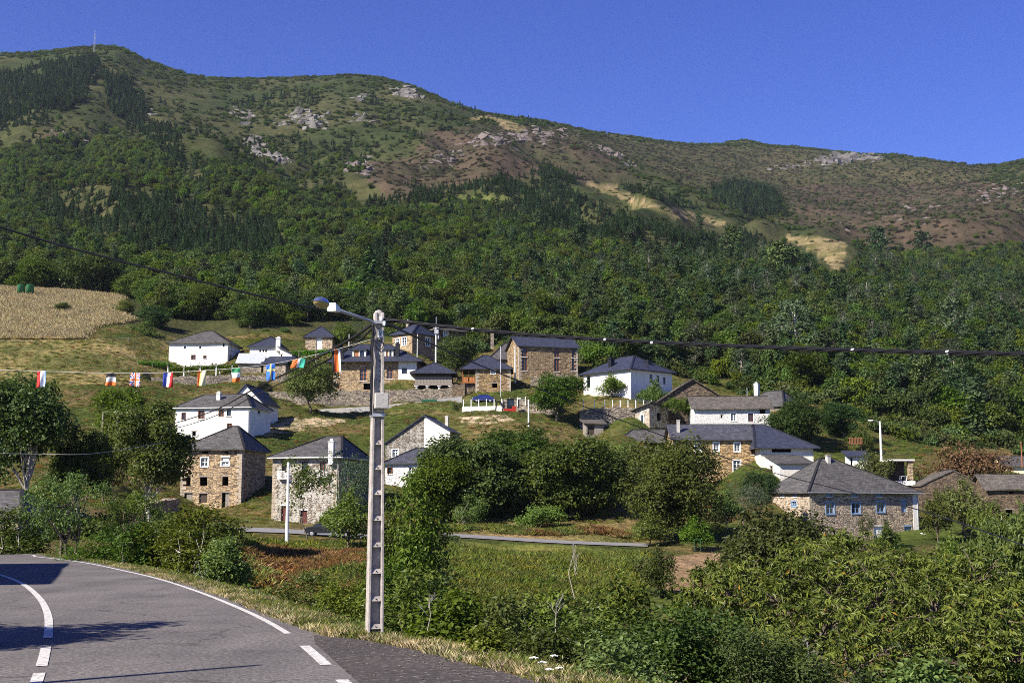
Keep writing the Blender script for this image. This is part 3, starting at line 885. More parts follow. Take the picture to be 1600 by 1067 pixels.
t.bump(t.math('ADD', t.math('MULTIPLY', f2, 6.0), t.math('ADD', f1, t.math('MULTIPLY', f3, 0.15))), 0.8, 0.8)
tm.materials.append(t.m)
hill = link('hillside', tm)
tag(hill, kind='structure')

# ------------------------------------------------------------------ roads
def poly_strip(name, left, right, mat, kind='structure'):
    b = MB()
    n = len(left)
    b.add(list(left) + list(right), [(i, n + i, n + i + 1, i + 1) for i in range(n - 1)])
    o = b.build(name, mat)
    return tag(o, kind=kind)


def catmull(pts, k=8):
    pts = [Vector(p) for p in pts]
    out = []
    for i in range(len(pts) - 1):
        p0 = pts[max(i - 1, 0)]; p1 = pts[i]; p2 = pts[i + 1]; p3 = pts[min(i + 2, len(pts) - 1)]
        for j in range(k):
            t_ = j / k
            out.append(0.5 * ((2 * p1) + (p2 - p0) * t_ + (2 * p0 - 5 * p1 + 4 * p2 - p3) * t_ ** 2 + (3 * p1 - p0 - 3 * p2 + p3) * t_ ** 3))
    out.append(pts[-1])
    return out


def offset_line(pts, d):
    out = []
    for i, p in enumerate(pts):
        a = pts[max(i - 1, 0)]; b_ = pts[min(i + 1, len(pts) - 1)]
        t_ = (b_ - a); t_.z = 0; t_.normalize()
        out.append(p + Vector((-t_.y, t_.x, 0)) * d)
    return out


def asphalt(name, c, speck, scale, worn=False):
    t = NT(name)
    v = t.coord()
    g = t.noise(v, scale, 3, 0.75)
    b = t.noise(v, 0.35, 5, 0.6)
    col = t.ramp(g, [(0.36, tuple(x * 0.62 for x in c)), (0.60, tuple(x * 1.25 for x in c)), (0.70, speck)])
    col = t.mix(1.0, col, t.ramp(b, [(0.3, (0.8, 0.8, 0.82)), (0.7, (1.2, 1.18, 1.15))]), 'MULTIPLY')
    if worn:
        # hairline cracks, sealed patches and oil stains
        wv = t.n('TexNoise', Scale=1.1, Detail=4)
        t.l(v, wv.inputs['Vector'])
        ad = t.n('VectorMath', operation='MULTIPLY_ADD')
        t.l(wv.outputs['Color'], ad.inputs[0]); ad.inputs[1].default_value = (1.4, 1.4, 0); t.l(v, ad.inputs[2])
        vo = t.n('TexVoronoi', Scale=0.32, feature='DISTANCE_TO_EDGE'); t.l(ad.outputs[0], vo.inputs['Vector'])
        gate = t.noise(v, 0.23, 2)
        ck = t.math('MULTIPLY', t.ramp(vo.outputs['Distance'], [(0.0, (1, 1, 1)), (0.014, (0, 0, 0))]), t.ramp(gate, [(0.42, (0, 0, 0)), (0.52, (1, 1, 1))]))
        col = t.mix(t.math('MULTIPLY', ck, .75), col, tuple(x * .3 for x in c))
        stn = t.noise(v, 0.8, 4, .55)
        col = t.mix(t.math('MULTIPLY', t.ramp(stn, [(0.60, (0, 0, 0)), (0.70, (1, 1, 1))]), .45), col, tuple(x * .55 for x in c))
        tr = t.noise(t.coord((0.9, 0.10, 1)), 1.0, 3, .5)
        col = t.mix(.55, col, t.ramp(tr, [(0.35, (.80, .80, .80)), (0.65, (1.18, 1.17, 1.15))]), 'MULTIPLY')
    t.col(col)
    t.b.inputs['Roughness'].default_value = 0.85
    t.bump(g, 0.03, 0.7)
    return t.m


M['asphalt'] = asphalt('asphalt', (0.122, 0.112, 0.106), (0.26, 0.24, 0.225), 13, True)
M['gravel'] = asphalt('dark_gravel', (0.058, 0.050, 0.045), (0.26, 0.22, 0.19), 9)
M['lane_asphalt'] = plain('village_lane_asphalt', (0.19, 0.185, 0.185), 0.9, 0.15, 2)
t = NT('road_paint')
v = t.coord()
f = t.noise(v, 9, 5, 0.75)
f2_ = t.noise(v, 55, 3, 0.7)
t.col(t.mix(t.ramp(t.math('ADD', t.math('MULTIPLY', f, .6), t.math('MULTIPLY', f2_, .4)), [(0.40, (0, 0, 0)), (0.52, (1, 1, 1))]), (0.2, 0.19, 0.18), (0.56, 0.54, 0.50)))
M['line'] = t.m

shoulder = catmull([Vector((x, y, 0.0)) for x, y in EDGE], 6)
inner = offset_line(shoulder, 19.0)
inner = [Vector((p.x, p.y, -0.0)) for p in inner]
EL = catmull([R0(a, b, 0) for a, b in [(640, 1160), (590, 1110), (548, 1075), (527, 1056), (490, 1021), (450, 990), (400, 962), (345, 938), (300, 921), (250, 905), (200, 893), (132, 879), (60, 870), (0, 864.5)]] + [Vector((-46, 80, 0)), Vector((-82, 102, 0))], 8)
poly_strip('road', offset_line(EL, 8.7), [p for p in offset_line(EL, -0.55)], M['asphalt'])
CL = catmull([R0(a, b, 0) for a, b in [(20, 1140), (42, 1095), (58, 1062), (70, 1020), (76, 985), (74, 958), (62, 935), (40, 915), (15, 903), (-20, 893), (-70, 883)]] + [Vector((-31, 59, 0)), Vector((-40, 68, 0)), Vector((-70, 91, 0))], 8)


def paint_line(name, pts, w, segs=None):
    """segs: list of (start,end) arc lengths; None = continuous"""
    s = [0]
    for a, b in zip(pts[:-1], pts[1:]): s.append(s[-1] + (b - a).length)

    def at_len(q):
        for i in range(len(s) - 1):
            if s[i + 1] >= q:
                u = (q - s[i]) / max(1e-6, s[i + 1] - s[i])
                return pts[i].lerp(pts[i + 1], u)
        return pts[-1]
    b = MB()
    for q0, q1 in segs or [(0, s[-1])]:
        k = max(2, int((q1 - q0) / 0.7) + 1)
        c = [at_len(q0 + (q1 - q0) * i / (k - 1)) for i in range(k)]
        l = offset_line(c, w / 2); r = offset_line(c, -w / 2)
        up = Vector((0, 0, 0.010))
        b.add([p + up for p in l] + [p + up for p in r], [(i, k + i, k + i + 1, i + 1) for i in range(k - 1)])
    return tag(b.build(name, M['line']), kind='structure')


def arc_at(pts, px, py):
    q = R0(px, py, 0)
    best = (1e9, 0); s = 0
    for a, b in zip(pts[:-1], pts[1:]):
        d = (a - q).length
        if d < best[0]: best = (d, s)
        s += (b - a).length
    return best[1], s


e0, eT = arc_at(EL, 450, 990)
e1 = arc_at(EL, 515, 1038)[0]; e2 = arc_at(EL, 468, 1009)[0]; e3 = arc_at(EL, 545, 1068)[0]; e4 = arc_at(EL, 527, 1061)[0]
paint_line('edge_line', EL, 0.13, [(e0, eT)])
paint_line('edge_dashes', EL, 0.17, [(e1, e2), (e3 - 0.9, e4)])
c0, cT = arc_at(CL, 77, 998)
d1 = arc_at(CL, 66, 1038)[0]; d2 = arc_at(CL, 72, 1012)[0]; d3 = arc_at(CL, 50, 1080)[0]; d4 = arc_at(CL, 60, 1053)[0]
paint_line('centre_line', CL, 0.16, [(c0, cT)])
paint_line('centre_dashes', CL, 0.16, [(d1, d2), (d3, d4)])
# lay-by gravel: between the dashes and the grass
lay = [R0(a, b, 0.006) for a, b in [(1000, 1240), (900, 1100), (860, 1069), (800, 1052), (730, 1035), (650, 1014), (560, 998), (515, 994), (490, 991), (492, 1005), (512, 1022), (540, 1048), (585, 1085), (660, 1150), (740, 1240)]]
b = MB()
b.add(lay, [tuple(range(len(lay)))])
tag(b.build('gravel_layby', M['gravel']), kind='structure')
# lanes on the far side
def lane(name, lo, hi, dlo, dhi):
    l = catmull([P(a, b, dlo) + Vector((0, 0, .03)) for a, b in lo], 5)
    h_ = catmull([P(a, b, dhi) + Vector((0, 0, .03)) for a, b in hi], 5)
    poly_strip(name, h_, l, M['lane_asphalt'])


for lo_, hi_, dl_, dh_ in LANES: lane('village_lane', lo_, hi_, dl_, dh_)

# ------------------------------------------------------------------ houses
GLASS_KINDS = {'win': ('white_paint', 'glass'), 'wood': ('wood_brown', 'glass'), 'wood2': ('wood_orange', 'glass'), 'gal': ('wood_brown', 'glass'), 'blue': ('blue_paint', 'glass'), 'glass': ('wood_dark', 'glass'),
               'redwin': ('door_red', 'glass'), 'balc': ('wood_brown', 'glass'), 'bluesm': ('blue_paint', 'blue_paint')}
DOOR_KINDS = {'wdoor': 'white_paint', 'shut': 'white_paint', 'blueshut': 'blue_paint', 'bluedoor': 'blue_paint', 'reddoor': 'door_red', 'wooddoor': 'wood_dark', 'halfdoor': 'wood_grey', 'shuthalf': 'white_paint'}


def fp(fac, W, Dp):
    """returns map (s, h, out) -> local point for a facade; s runs along it, out is outward"""
    if fac == 'f': return lambda s, h, o: Vector((s, -o, h))
    if fac == 'r': return lambda s, h, o: Vector((W + o, s, h))
    if fac == 'l': return lambda s, h, o: Vector((-o, s, h))
    return lambda s, h, o: Vector((s, Dp + o, h))


def panel(b, mp, s0, s1, h0, h1, ops, out=0.0, rev=0.28):
    ss = sorted({s0, s1, *[max(s0, min(s1, o[0])) for o in ops], *[max(s0, min(s1, o[2])) for o in ops]})
    hh = sorted({h0, h1, *[max(h0, min(h1, o[1])) for o in ops], *[max(h0, min(h1, o[3])) for o in ops]})
    for i in range(len(ss) - 1):
        for j in range(len(hh) - 1):
            cs, ch = (ss[i] + ss[i + 1]) / 2, (hh[j] + hh[j + 1]) / 2
            if any(o[0] < cs < o[2] and o[1] < ch < o[3] for o in ops): continue
            b.quad(mp(ss[i], hh[j], out), mp(ss[i + 1], hh[j], out), mp(ss[i + 1], hh[j + 1], out), mp(ss[i], hh[j + 1], out))
    for o in ops:
        a, c, d, e = o[0], o[1], o[2], o[3]
        for (sa, ha), (sb, hb) in (((a, c), (d, c)), ((d, c), (d, e)), ((d, e), (a, e)), ((a, e), (a, c))):
            b.quad(mp(sa, ha, out), mp(sb, hb, out), mp(sb, hb, -rev), mp(sa, ha, -rev))


def obox(b, mp, s0, s1, h0, h1, o0, o1):
    c = [mp(s, h, o) for o in (o0, o1) for s, h in ((s0, h0), (s1, h0), (s1, h1), (s0, h1))]
    b.add(c, [(0, 1, 2, 3), (7, 6, 5, 4), (0, 4, 5, 1), (1, 5, 6, 2), (2, 6, 7, 3), (3, 7, 4, 0)])


def window(root, mp, o, kind):
    s0, h0, s1, h1 = o
    fm, pm = GLASS_KINDS[kind]
    w, hh = s1 - s0, h1 - h0
    fw = min(0.11, w * 0.13)
    b = MB()
    d0, d1 = -0.20, -0.12
    e = 0.012
    obox(b, mp, s0 + e, s0 + fw, h0 + e, h1 - e, d0, d1); obox(b, mp, s1 - fw, s1 - e, h0 + e, h1 - e, d0, d1)
    obox(b, mp, s0 + fw, s1 - fw, h0 + e, h0 + fw, d0, d1); obox(b, mp, s0 + fw, s1 - fw, h1 - fw, h1 - e, d0, d1)
    m = (s0 + s1) / 2
    if kind != 'glass' and w > 0.6:
        obox(b, mp, m - fw * .45, m + fw * .45, h0 + fw, h1 - fw, d0 + .005, d1 - .005)
        nb = 2 if hh / w > 1.3 else 1
        for k in range(1, nb + 1):
            z = h0 + hh * k / (nb + 1)
            obox(b, mp, s0 + fw, m - fw * .45, z - fw * .25, z + fw * .25, d0 + .008, d1 - .008)
            obox(b, mp, m + fw * .45, s1 - fw, z - fw * .25, z + fw * .25, d0 + .008, d1 - .008)
    win = b.build('window', M[fm], root)
    b = MB()
    obox(b, mp, s0 + fw * .6, s1 - fw * .6, h0 + fw * .6, h1 - fw * .6, -0.19, -0.17)
    b.build('pane', M[pm], win)
    b = MB()
    sillm = {'blue': 'blue_paint', 'gal': 'concrete_pale'}.get(kind, 'concrete_pale')
    obox(b, mp, s0 - .12, s1 + .12, h0 - .10, h0 + .008, -0.1, 0.09)
    b.build('sill', M[sillm], win)
    if kind in ('blue', 'bluesm', 'win', 'redwin', 'wood'):          # painted surround on the wall face
        b = MB()
        tw = 0.13 if kind != 'wood' else 0.08
        obox(b, mp, s0 - tw, s0, h0 + .01, h1 + tw, -0.05, 0.035); obox(b, mp, s1, s1 + tw, h0 + .01, h1 + tw, -0.05, 0.035)
        obox(b, mp, s0, s1, h1, h1 + tw, -0.05, 0.035)
        b.build('surround', M['blue_paint' if kind.startswith('blue') else ('white_paint' if kind != 'wood' else 'wood_brown')], win)
    if kind in ('balc',):
        b = MB()
        z1 = h0 + hh * 0.42
        obox(b, mp, s0 - .35, s1 + .35, h0 - .12, h0 - .02, -.05, .55)
        b.build('balcony_slab', M['concrete_pale'], win)
        b = MB()
        obox(b, mp, s0 - .33, s1 + .33, z1 - .06, z1, .47, .53)
        k = 9
        for i in range(k):
            x = s0 - .31 + (w + .62) * i / (k - 1)
            obox(b, mp, x - .025, x + .025, h0 - .02, z1 - .06, .48, .52)
        b.build('balustrade', M['white_paint'], win)
    return win


def door(root, mp, o, kind):
    s0, h0, s1, h1 = o
    b = MB()
    a0 = s0
    if kind == 'halfdoor': a0 = s0 + (s1 - s0) * 0.42
    hb = h0
    if kind == 'shuthalf': hb = h0 + (h1 - h0) * 0.5
    k = max(2, int((s1 - a0) / 0.22))
    for i in range(k):
        x0 = a0 + (s1 - a0) * i / k; x1 = a0 + (s1 - a0) * (i + 1) / k
        obox(b, mp, x0 + .008, x1 - .008, hb + .01, h1 - .01, -.24, -.17)
    nm = 'shutter' if 'shut' in kind else 'door'
    d = b.build(nm, M[DOOR_KINDS[kind]], root)
    if kind == 'shuthalf':
        window(root, mp, (s0, h0, s1, hb), 'win')
    if nm == 'door':
        b = MB()
        obox(b, mp, a0 + .12, a0 + .18, h0 + (h1 - h0) * .45, h0 + (h1 - h0) * .5, -.17, -.12)
        b.build('handle', M['metal'], d)
    b = MB()
    obox(b, mp, s0 - .15, s1 + .15, h1, h1 + .16, -.06, .03)
    b.build('lintel', M['blue_paint' if 'blue' in kind else 'wood_grey' if kind in ('halfdoor', 'wooddoor') else 'concrete_pale'], d)


def roof_mesh(name, polys, mat, th, parent):
    """polys share corner points; top surface + underside + rim, with slope-aligned UVs in metres"""
    bm = bmesh.new()
    cache = {}

    def vert(p):
        k = tuple(round(c, 4) for c in p)
        if k not in cache: cache[k] = bm.verts.new(p)
        return cache[k]
    tops = [bm.faces.new([vert(p) for p in poly]) for poly in polys]
    bm.normal_update()
    for f in tops:
        if f.normal.z < 0: f.normal_flip()
    # cut long edges so that old roofs can sag a little
    bnd = [(e.verts[0].co.copy(), e.verts[1].co.copy()) for e in bm.edges if len(e.link_faces) == 1]
    dn = Vector((0, 0, -th))
    under = [[v_.co + dn for v_ in f.verts][::-1] for f in tops]
    for poly in under: bm.faces.new([bm.verts.new(p) for p in poly])
    for a, b_ in bnd: bm.faces.new([bm.verts.new(p) for p in (a, b_, b_ + dn, a + dn)])
    bmesh.ops.recalc_face_normals(bm, faces=bm.faces[:])
    amp = {'slate_old': .045, 'slate_mid': .03, 'slate_ruin': .06}.get(mat, .012)
    bmesh.ops.subdivide_edges(bm, edges=bm.edges[:], cuts=5, use_grid_fill=True)
    xs = np.array([v_.co.x for v_ in bm.verts]); ys = np.array([v_.co.y for v_ in bm.verts])
    o_ = (hash(name + mat) % 97) + len(polys) + xs.max() * 3.1
    dz = fbm(xs + o_, ys - o_, 3.5, 3) * amp * 2.2 + fbm(xs - o_, ys + o_, .9, 2) * amp
    for v_, q_ in zip(bm.verts, dz): v_.co.z += float(q_)
    bm.normal_update()
    uv = bm.loops.layers.uv.new('UVMap')
    for f in bm.faces:
        f.normal_update()
        n = f.normal
        e = Vector((0, 0, 1)).cross(n)
        e = e.normalized() if e.length > 1e-4 else Vector((1, 0, 0))
        s = n.cross(e)
        for lp in f.loops:
            lp[uv].uv = (lp.vert.co.dot(e), lp.vert.co.dot(s))
    me = bpy.data.meshes.new(name)
    bm.to_mesh(me); bm.free()
    me.materials.append(M[mat])
    return link(name, me, parent)


HOUSE = {}


def house(h):
    th = rad(h['rot'])
    base, D = h['base'], h['D']
    ct, st = math.cos(th), math.sin(th)
    dr = Vector((ct, -st, 0)); db = Vector((st, ct, 0))

    def k_at(px, py):
        a, b, c_ = ray(px, py)
        return a / b
    if h.get('anchor') == 'L':
        A = P(h['L'], base, D)
        k = k_at(h['R'], base)
        s = (k * A.y - A.x) / (ct + k * st)
    else:
        B = P(h['R'], base, D)
        k = k_at(h['L'], base)
        s = (B.x - k * B.y) / (ct + k * st)
        A = B - dr * s
    W = s
    Dp = h['depth']
    z0 = A.z if h.get('anchor') == 'L' else P(h['R'], base, D).z
    A.z = z0
    anchor = A if h.get('anchor') == 'L' else A + dr * W
    apx = h['L'] if h.get('anchor') == 'L' else h['R']
    oh = h.get('oh', .5)
    ol, orr, of, ob = h.get('ohs', (oh, oh, oh, oh))
    # eave height: ray through the eave pixel meets the vertical plane of the eave edge
    def zat(px, py, y):
        return P(px, py, y).z
    ze = zat(apx, h['eave'], anchor.y - of * ct) - z0
    root = empty(h['name'], A, -th)
    tag(root, h['label'], h['cat'])
    T = 0.16
    W_, D_ = W, Dp
    x0, x1, y0, y1 = -ol, W + orr, -of, Dp + ob
    rt = h['roof']
    ctr = A + dr * (W / 2) + db * (Dp / 2)
    zr = zat(apx, h['ridge'], ctr.y) - z0
    zr = max(zr, ze + 0.5)
    gab = []          # extra wall polygons
    cpx = proj(ctr.x, ctr.y, z0)[0]
    if rt == 'hip':
        zr = zat(cpx, h['ridge'], ctr.y) - z0
        a, b_ = h['r']
        ra = Vector((W * a, Dp / 2, zr)); rb = Vector((W * b_, Dp / 2, zr))
        e = [Vector((x0, y0, ze)), Vector((x1, y0, ze)), Vector((x1, y1, ze)), Vector((x0, y1, ze))]
        polys = [[e[0], e[1], rb, ra], [e[1], e[2], rb], [e[2], e[3], ra, rb], [e[3], e[0], ra]]
        slopes = [(zr - ze) / (W * a + ol + 1e-3), (zr - ze) / (Dp / 2 + of), (zr - ze) / (W * (1 - b_) + orr + 1e-3)]
        top = ze + min(oh * min(slopes), 0.6) - T - 0.02
        tops = dict(f=top, r=top, l=top, b=top)
        ridge = [(ra, rb), (e[0], ra), (e[1], rb), (e[3], ra), (e[2], rb)]
        zf = lambda x, y: min(ze + (zr - ze) * min((y - y0) / (Dp / 2 + of), (y1 - y) / (Dp / 2 + ob)), ze + (zr - ze) * min((x - x0) / (W * a + ol), (x1 - x) / (W * (1 - b_) + orr)), zr)
    elif rt == 'gableu':
        zr = zat(cpx, h['ridge'], ctr.y) - z0
        ra = Vector((x0, Dp / 2, zr)); rb = Vector((x1, Dp / 2, zr))
        polys = [[Vector((x0, y0, ze)), Vector((x1, y0, ze)), rb, ra], [ra, rb, Vector((x1, y1, ze)), Vector((x0, y1, ze))]]
        sl_ = (zr - ze) / (Dp / 2 + of)
        top = ze + of * sl_ - T - .02
        tops = dict(f=top, b=top, l=top, r=top)
        for x in (0, W): gab.append([Vector((x, 0, top)), Vector((x, Dp, top)), Vector((x, Dp / 2, zr - T - .03))])
        ridge = [(ra, rb)]
        zf = lambda x, y: ze + (zr - ze) * min((y - y0) / (Dp / 2 + of), (y1 - y) / (Dp / 2 + ob))
    elif rt == 'gablev':
        rx = W * h['rf']
        zr = zat(h['L'] + (h['R'] - h['L']) * h['rf'], h['ridge'], anchor.y) - z0
        zl = ze if 'eave2' not in h else zat(h['L'], h['eave'], anchor.y) - z0
        zrr = zl if 'eave2' not in h else zat(h['R'], h['eave2'], anchor.y) - z0
        ra = Vector((rx, y0, zr)); rb = Vector((rx, y1, zr))
        sll = (zr - zl) / rx; slr = (zr - zrr) / (W - rx)
        polys = [[Vector((x0, y0, zl - ol * sll)), ra, rb, Vector((x0, y1, zl - ol * sll))], [ra, Vector((x1, y0, zrr - orr * slr)), Vector((x1, y1, zrr - orr * slr)), rb]]
        tl, tr_ = zl - T - .02, zrr - T - .02
        tops = dict(f=min(tl, tr_), b=min(tl, tr_), l=tl, r=tr_)
        m_ = min(tl, tr_)
        for y in (0, Dp):
            g = [Vector((0, y, m_)), Vector((W, y, m_))]
            if tr_ > m_ + .01: g.append(Vector((W, y, tr_)))
            g.append(Vector((rx, y, zr - T - .03)))
            if tl > m_ + .01: g.append(Vector((0, y, tl)))
            gab.append(g)
        ridge = [(ra, rb)]
        zf = lambda x, y: zl + sll * x if x < rx else zrr + slr * (W - x)
    elif rt == 'shed':
        zr = zat(cpx, h['ridge'], A.y + Dp + ob) - z0
        polys = [[Vector((x0, y0, ze)), Vector((x1, y0, ze)), Vector((x1, y1, zr)), Vector((x0, y1, zr))]]
        sl_ = (zr - ze) / (y1 - y0)
        tf_, tb = ze + of * sl_ - T - .02, zr - ob * sl_ - T - .02
        tops = dict(f=tf_, b=tb, l=tf_, r=tf_)
        for x in (0, W): gab.append([Vector((x, 0, tf_)), Vector((x, Dp, tf_)), Vector((x, Dp, tb))])
        ridge = []
        zf = lambda x, y: ze + sl_ * (y - y0)
    else:  # shedl: high on the left for lean_to, i.e. falls towards the right (or the left for the ruin wing)
        zhi = zat(h['L'], h['ridge'], A.y) - z0
        zlo = ze
        left_high = h['name'] == 'lean_to'
        a, b_ = (zhi, zlo) if left_high else (zlo, zhi)
        sl_ = (b_ - a) / (x1 - x0)
        polys = [[Vector((x0, y0, a)), Vector((x1, y0, b_)), Vector((x1, y1, b_)), Vector((x0, y1, a))]]
        tl, tr_ = a + ol * sl_ - T - .02, b_ - orr * sl_ - T - .02
        m_ = min(tl, tr_)
        tops = dict(f=m_, b=m_, l=tl, r=tr_)
        for y in (0, Dp): gab.append([Vector((0, y, m_)), Vector((W, y, m_)), Vector((W, y, tr_)) if tr_ > tl else Vector((0, y, tl))])
        ridge = []
        zf = lambda x, y: a + sl_ * (x - x0)
    ro = roof_mesh('roof', polys, h['rmat'], T, root)
    if ridge:
        b = MB()
        for p, q in ridge:
            if (q - p).length > 0.3:
                b.bar(p + Vector((0, 0, .02)), q + Vector((0, 0, .02)), .30, .09)
        b.build('ridge_cap', M['slate_mid' if h['rmat'] == 'slate_new' else h['rmat']], ro)
    # openings per facade from photo pixels
    inv = Matrix.Translation(A) @ Matrix.Rotation(-th, 4, 'Z')
    inv = inv.inverted()
    cam_l = inv @ Vector((0, 0, EYE))

    def loc(fac, px, py):
        a_, b2, c_ = ray(px, py)
        d = (inv.to_3x3() @ Vector((a_, b2, c_)))
        if fac == 'f': tt = -cam_l.y / d.y
        elif fac == 'r': tt = (W - cam_l.x) / d.x
        else: tt = -cam_l.x / d.x
        q = cam_l + d * tt
        return (q.x if fac == 'f' else q.y), q.z
    ops = {'f': [], 'r': [], 'l': [], 'b': []}
    todo = []
    for o in h['op']:
        fac = o[0]
        s0, ha = loc(fac, o[1], o[4 - 0] if False else o[4]); s1, hb = loc(fac, o[3], o[2])
        lim = W if fac == 'f' else Dp
        s0, s1 = sorted((s0, s1)); ha, hb = sorted((ha, hb))
        s0 = max(.15, s0); s1 = min(lim - .15, s1); ha = max(ha, .02); hb = min(hb, tops[fac] - .12)
        if s1 - s0 < .2 or hb - ha < .2: continue
        ops[fac].append((s0, ha, s1, hb))
        todo.append((fac, (s0, ha, s1, hb), o[5]))
    pans = []
    for pn in h.get('pan', []):
        s0, ha = loc(pn[0], pn[1], pn[4]); s1, hb = loc(pn[0], pn[3], pn[2])
        pans.append((pn[0], s0, ha, min(s1, W + .05), hb, pn[5]))
    b = MB()
    for fac in 'frlb':
        lim = W if fac in 'fb' else Dp
        panel(b, fp(fac, W, Dp), 0, lim, -3.0, tops[fac], ops[fac])
    for g in gab: b.add(g, [tuple(range(len(g)))])
    b.build('wall', M[h['wall']], root)
    if h['wall'] in ('stone', 'stone_pink', 'stone_wash', 'stone_grey') and h['D'] < 255:
        b = MB()
        rq = random.Random(int(W * 100))
        for s_ in (0, W):
            if s_ == W and h.get('pan'): continue
            z_ = -1.0; k_ = 0
            while z_ < tops['f'] - .5:
                hq = rq.uniform(.26, .46)
                a_q, b_q = (rq.uniform(.55, .8), rq.uniform(.28, .4)) if k_ % 2 else (rq.uniform(.28, .4), rq.uniform(.55, .8))
                x0q, x1q = (-.02, a_q) if s_ == 0 else (W - a_q, W + .02)
                b.box(x0q, -.025, z_ + .012, x1q, b_q, min(z_ + hq, tops['f'] - .02) - .012)
                z_ += hq; k_ += 1
        b.build('quoins', M['quoin'], root)['kind'] = 'stuff'
    for fac, s0, ha, s1, hb, mt in pans:
        b = MB()
        mp = fp(fac, W, Dp)
        oo = [o for o in ops[fac] if o[0] >= s0 - .1 and o[2] <= s1 + .1 and o[1] >= ha - .1 and o[3] <= hb + .1]
        if rt == 'gablev':
            rx = W * h['rf']
            panel(b, mp, max(s0, rx), min(s1, W), -3.0, tops['f'], oo, .045)
            zz = tops['f']
            b.add([mp(rx, zz, .045), mp(W, zz, .045), mp(W, tops['r'], .045), mp(rx, zr - T - .03, .045)], [(0, 1, 2, 3)])
            b.quad(mp(rx, -3, .045), mp(rx, zr - T - .03, .045), mp(rx, zr - T - .03, -.02), mp(rx, -3, -.02))
        else:
            hb = min(hb, tops[fac] - .02)
            panel(b, mp, s0, s1, ha, hb, oo, .05)
            for (sa, h1), (sb, h2) in (((s0, ha), (s1, ha)), ((s1, ha), (s1, hb)), ((s0, ha), (s0, hb))):
                b.quad(mp(sa, h1, .05), mp(sb, h2, .05), mp(sb, h2, -.02), mp(sa, h1, -.02))
        b.build('rendered_wall', M[mt], root)
    for fac, o, kind in todo:
        mp = fp(fac, W, Dp)
        if kind in GLASS_KINDS: window(root, mp, o, kind)
        elif kind in DOOR_KINDS: door(root, mp, o, kind)
        elif kind == 'hole':
            b = MB()
            s0, ha, s1, hb = o
            obox(b, mp, s0 - .14, s1 + .14, hb, hb + .15, -.08, .025)
            b.build('lintel', M['wood_grey'], root)
    # gutter
    if h.get('gut'):
        b = MB()
        b.tube([Vector((x0, y0 - .05, ze - .12)), Vector((x1, y0 - .05, ze - .12))], .075, 6)
        b.tube([Vector((x1 + .05, y0, ze - .12)), Vector((x1 + .05, y1, ze - .12))], .075, 6)
        g = b.build('gutter', M['metal'], root)
        b = MB()
        b.tube([Vector((W - .15, y0 - .05, ze - .15)), Vector((W - .15, -.1, ze - .7)), Vector((W - .15, -.1, .1))], .05, 6)
        b.build('downpipe', M['metal'], root)
    # chimneys: px, py where it meets the roof, py of its top, width, material
    for cpx_, cb, ctp, w, mt in h.get('chim', []):
        p = None
        a_, b2, c_ = ray(cpx_, cb)
        d = inv.to_3x3() @ Vector((a_, b2, c_))
        for i in range(4000):
            tt = (A.y - 4 + i * .008 * 1.0) / b2
            q = cam_l + d * tt
            if x0 <= q.x <= x1 and y0 <= q.y <= y1 and q.z <= zf(q.x, q.y):
                p = q; break
        if p is None:
            q = cam_l + d * (ctr.y / b2)
            p = Vector((min(max(q.x, .6), W - .6), Dp / 2, zr - .3))
        top_z = p.z + (cb - ctp) / FPX * A.y
        b = MB()
        b.box(p.x - w / 2, p.y - w / 2, p.z - 1.0, p.x + w / 2, p.y + w / 2, top_z)
        b.box(p.x - w * .62, p.y - w * .62, top_z, p.x + w * .62, p.y + w * .62, top_z + .10)
        if w > .55:
            b.box(p.x - w * .3, p.y - w * .3, top_z + .10, p.x + w * .3, p.y + w * .3, top_z + .38)
        b.build('chimney', M[mt], ro)
    for dx0, dx1, dyt, dyb in h.get('dorm', []):
        s0, zt = loc('f', dx0, dyt); s1, zb = loc('f', dx1, dyb)
        zb2 = ze + .55; yb = .45
        mp = lambda s, hh_, o_: Vector((s, yb - o_, hh_))
        zt = zb2 + 1.95
        d = empty('dormer', (0, 0, 0), 0, ro)
        b = MB(); panel(b, mp, s0, s1, zb2 - .6, zt, [(s0 + .35, zb2 + .25, (s0 + s1) / 2 - .1, zt - .18), ((s0 + s1) / 2 + .1, zb2 + .25, s1 - .35, zt - .18)], 0, .2)
        for s_ in (s0, s1): b.quad(mp(s_, zb2 - .6, 0), mp(s_, zt, 0), mp(s_, zt, -4), mp(s_, zb2 - .6, -4))
        b.build('dormer_wall', M['cream'], d)
        b = MB(); obox(b, mp, s0 + .35, (s0 + s1) / 2 - .1, zb2 + .25, zt - .18, -.2, -.12); b.build('shutter', M['wood_orange'], d)
        b = MB(); obox(b, mp, (s0 + s1) / 2 + .1, s1 - .35, zb2 + .25, zt - .18, -.2, -.12); b.build('pane', M['glass'], d)
        m_ = (s0 + s1) / 2
        e0, e1 = s0 - .35, s1 + .35
        yr = 4.2
        rp = [[Vector((e0, yb - .4, zt)), Vector((e1, yb - .4, zt)), Vector((m_ + .8, yb + 1.6, zt + .75)), Vector((m_ - .8, yb + 1.6, zt + .75))],
              [Vector((e0, yb - .4, zt)), Vector((m_ - .8, yb + 1.6, zt + .75)), Vector((m_ - .8, yr, zt + .75)), Vector((e0, yr, zt))],
              [Vector((e1, yb - .4, zt)), Vector((e1, yr, zt)), Vector((m_ + .8, yr, zt + .75)), Vector((m_ + .8, yb + 1.6, zt + .75))],
              [Vector((m_ - .8, yb + 1.6, zt + .75)), Vector((m_ + .8, yb + 1.6, zt + .75)), Vector((m_ + .8, yr, zt + .75)), Vector((m_ - .8, yr, zt + .75))]]
        roof_mesh('dormer_roof', rp, h['rmat'], .1, d)
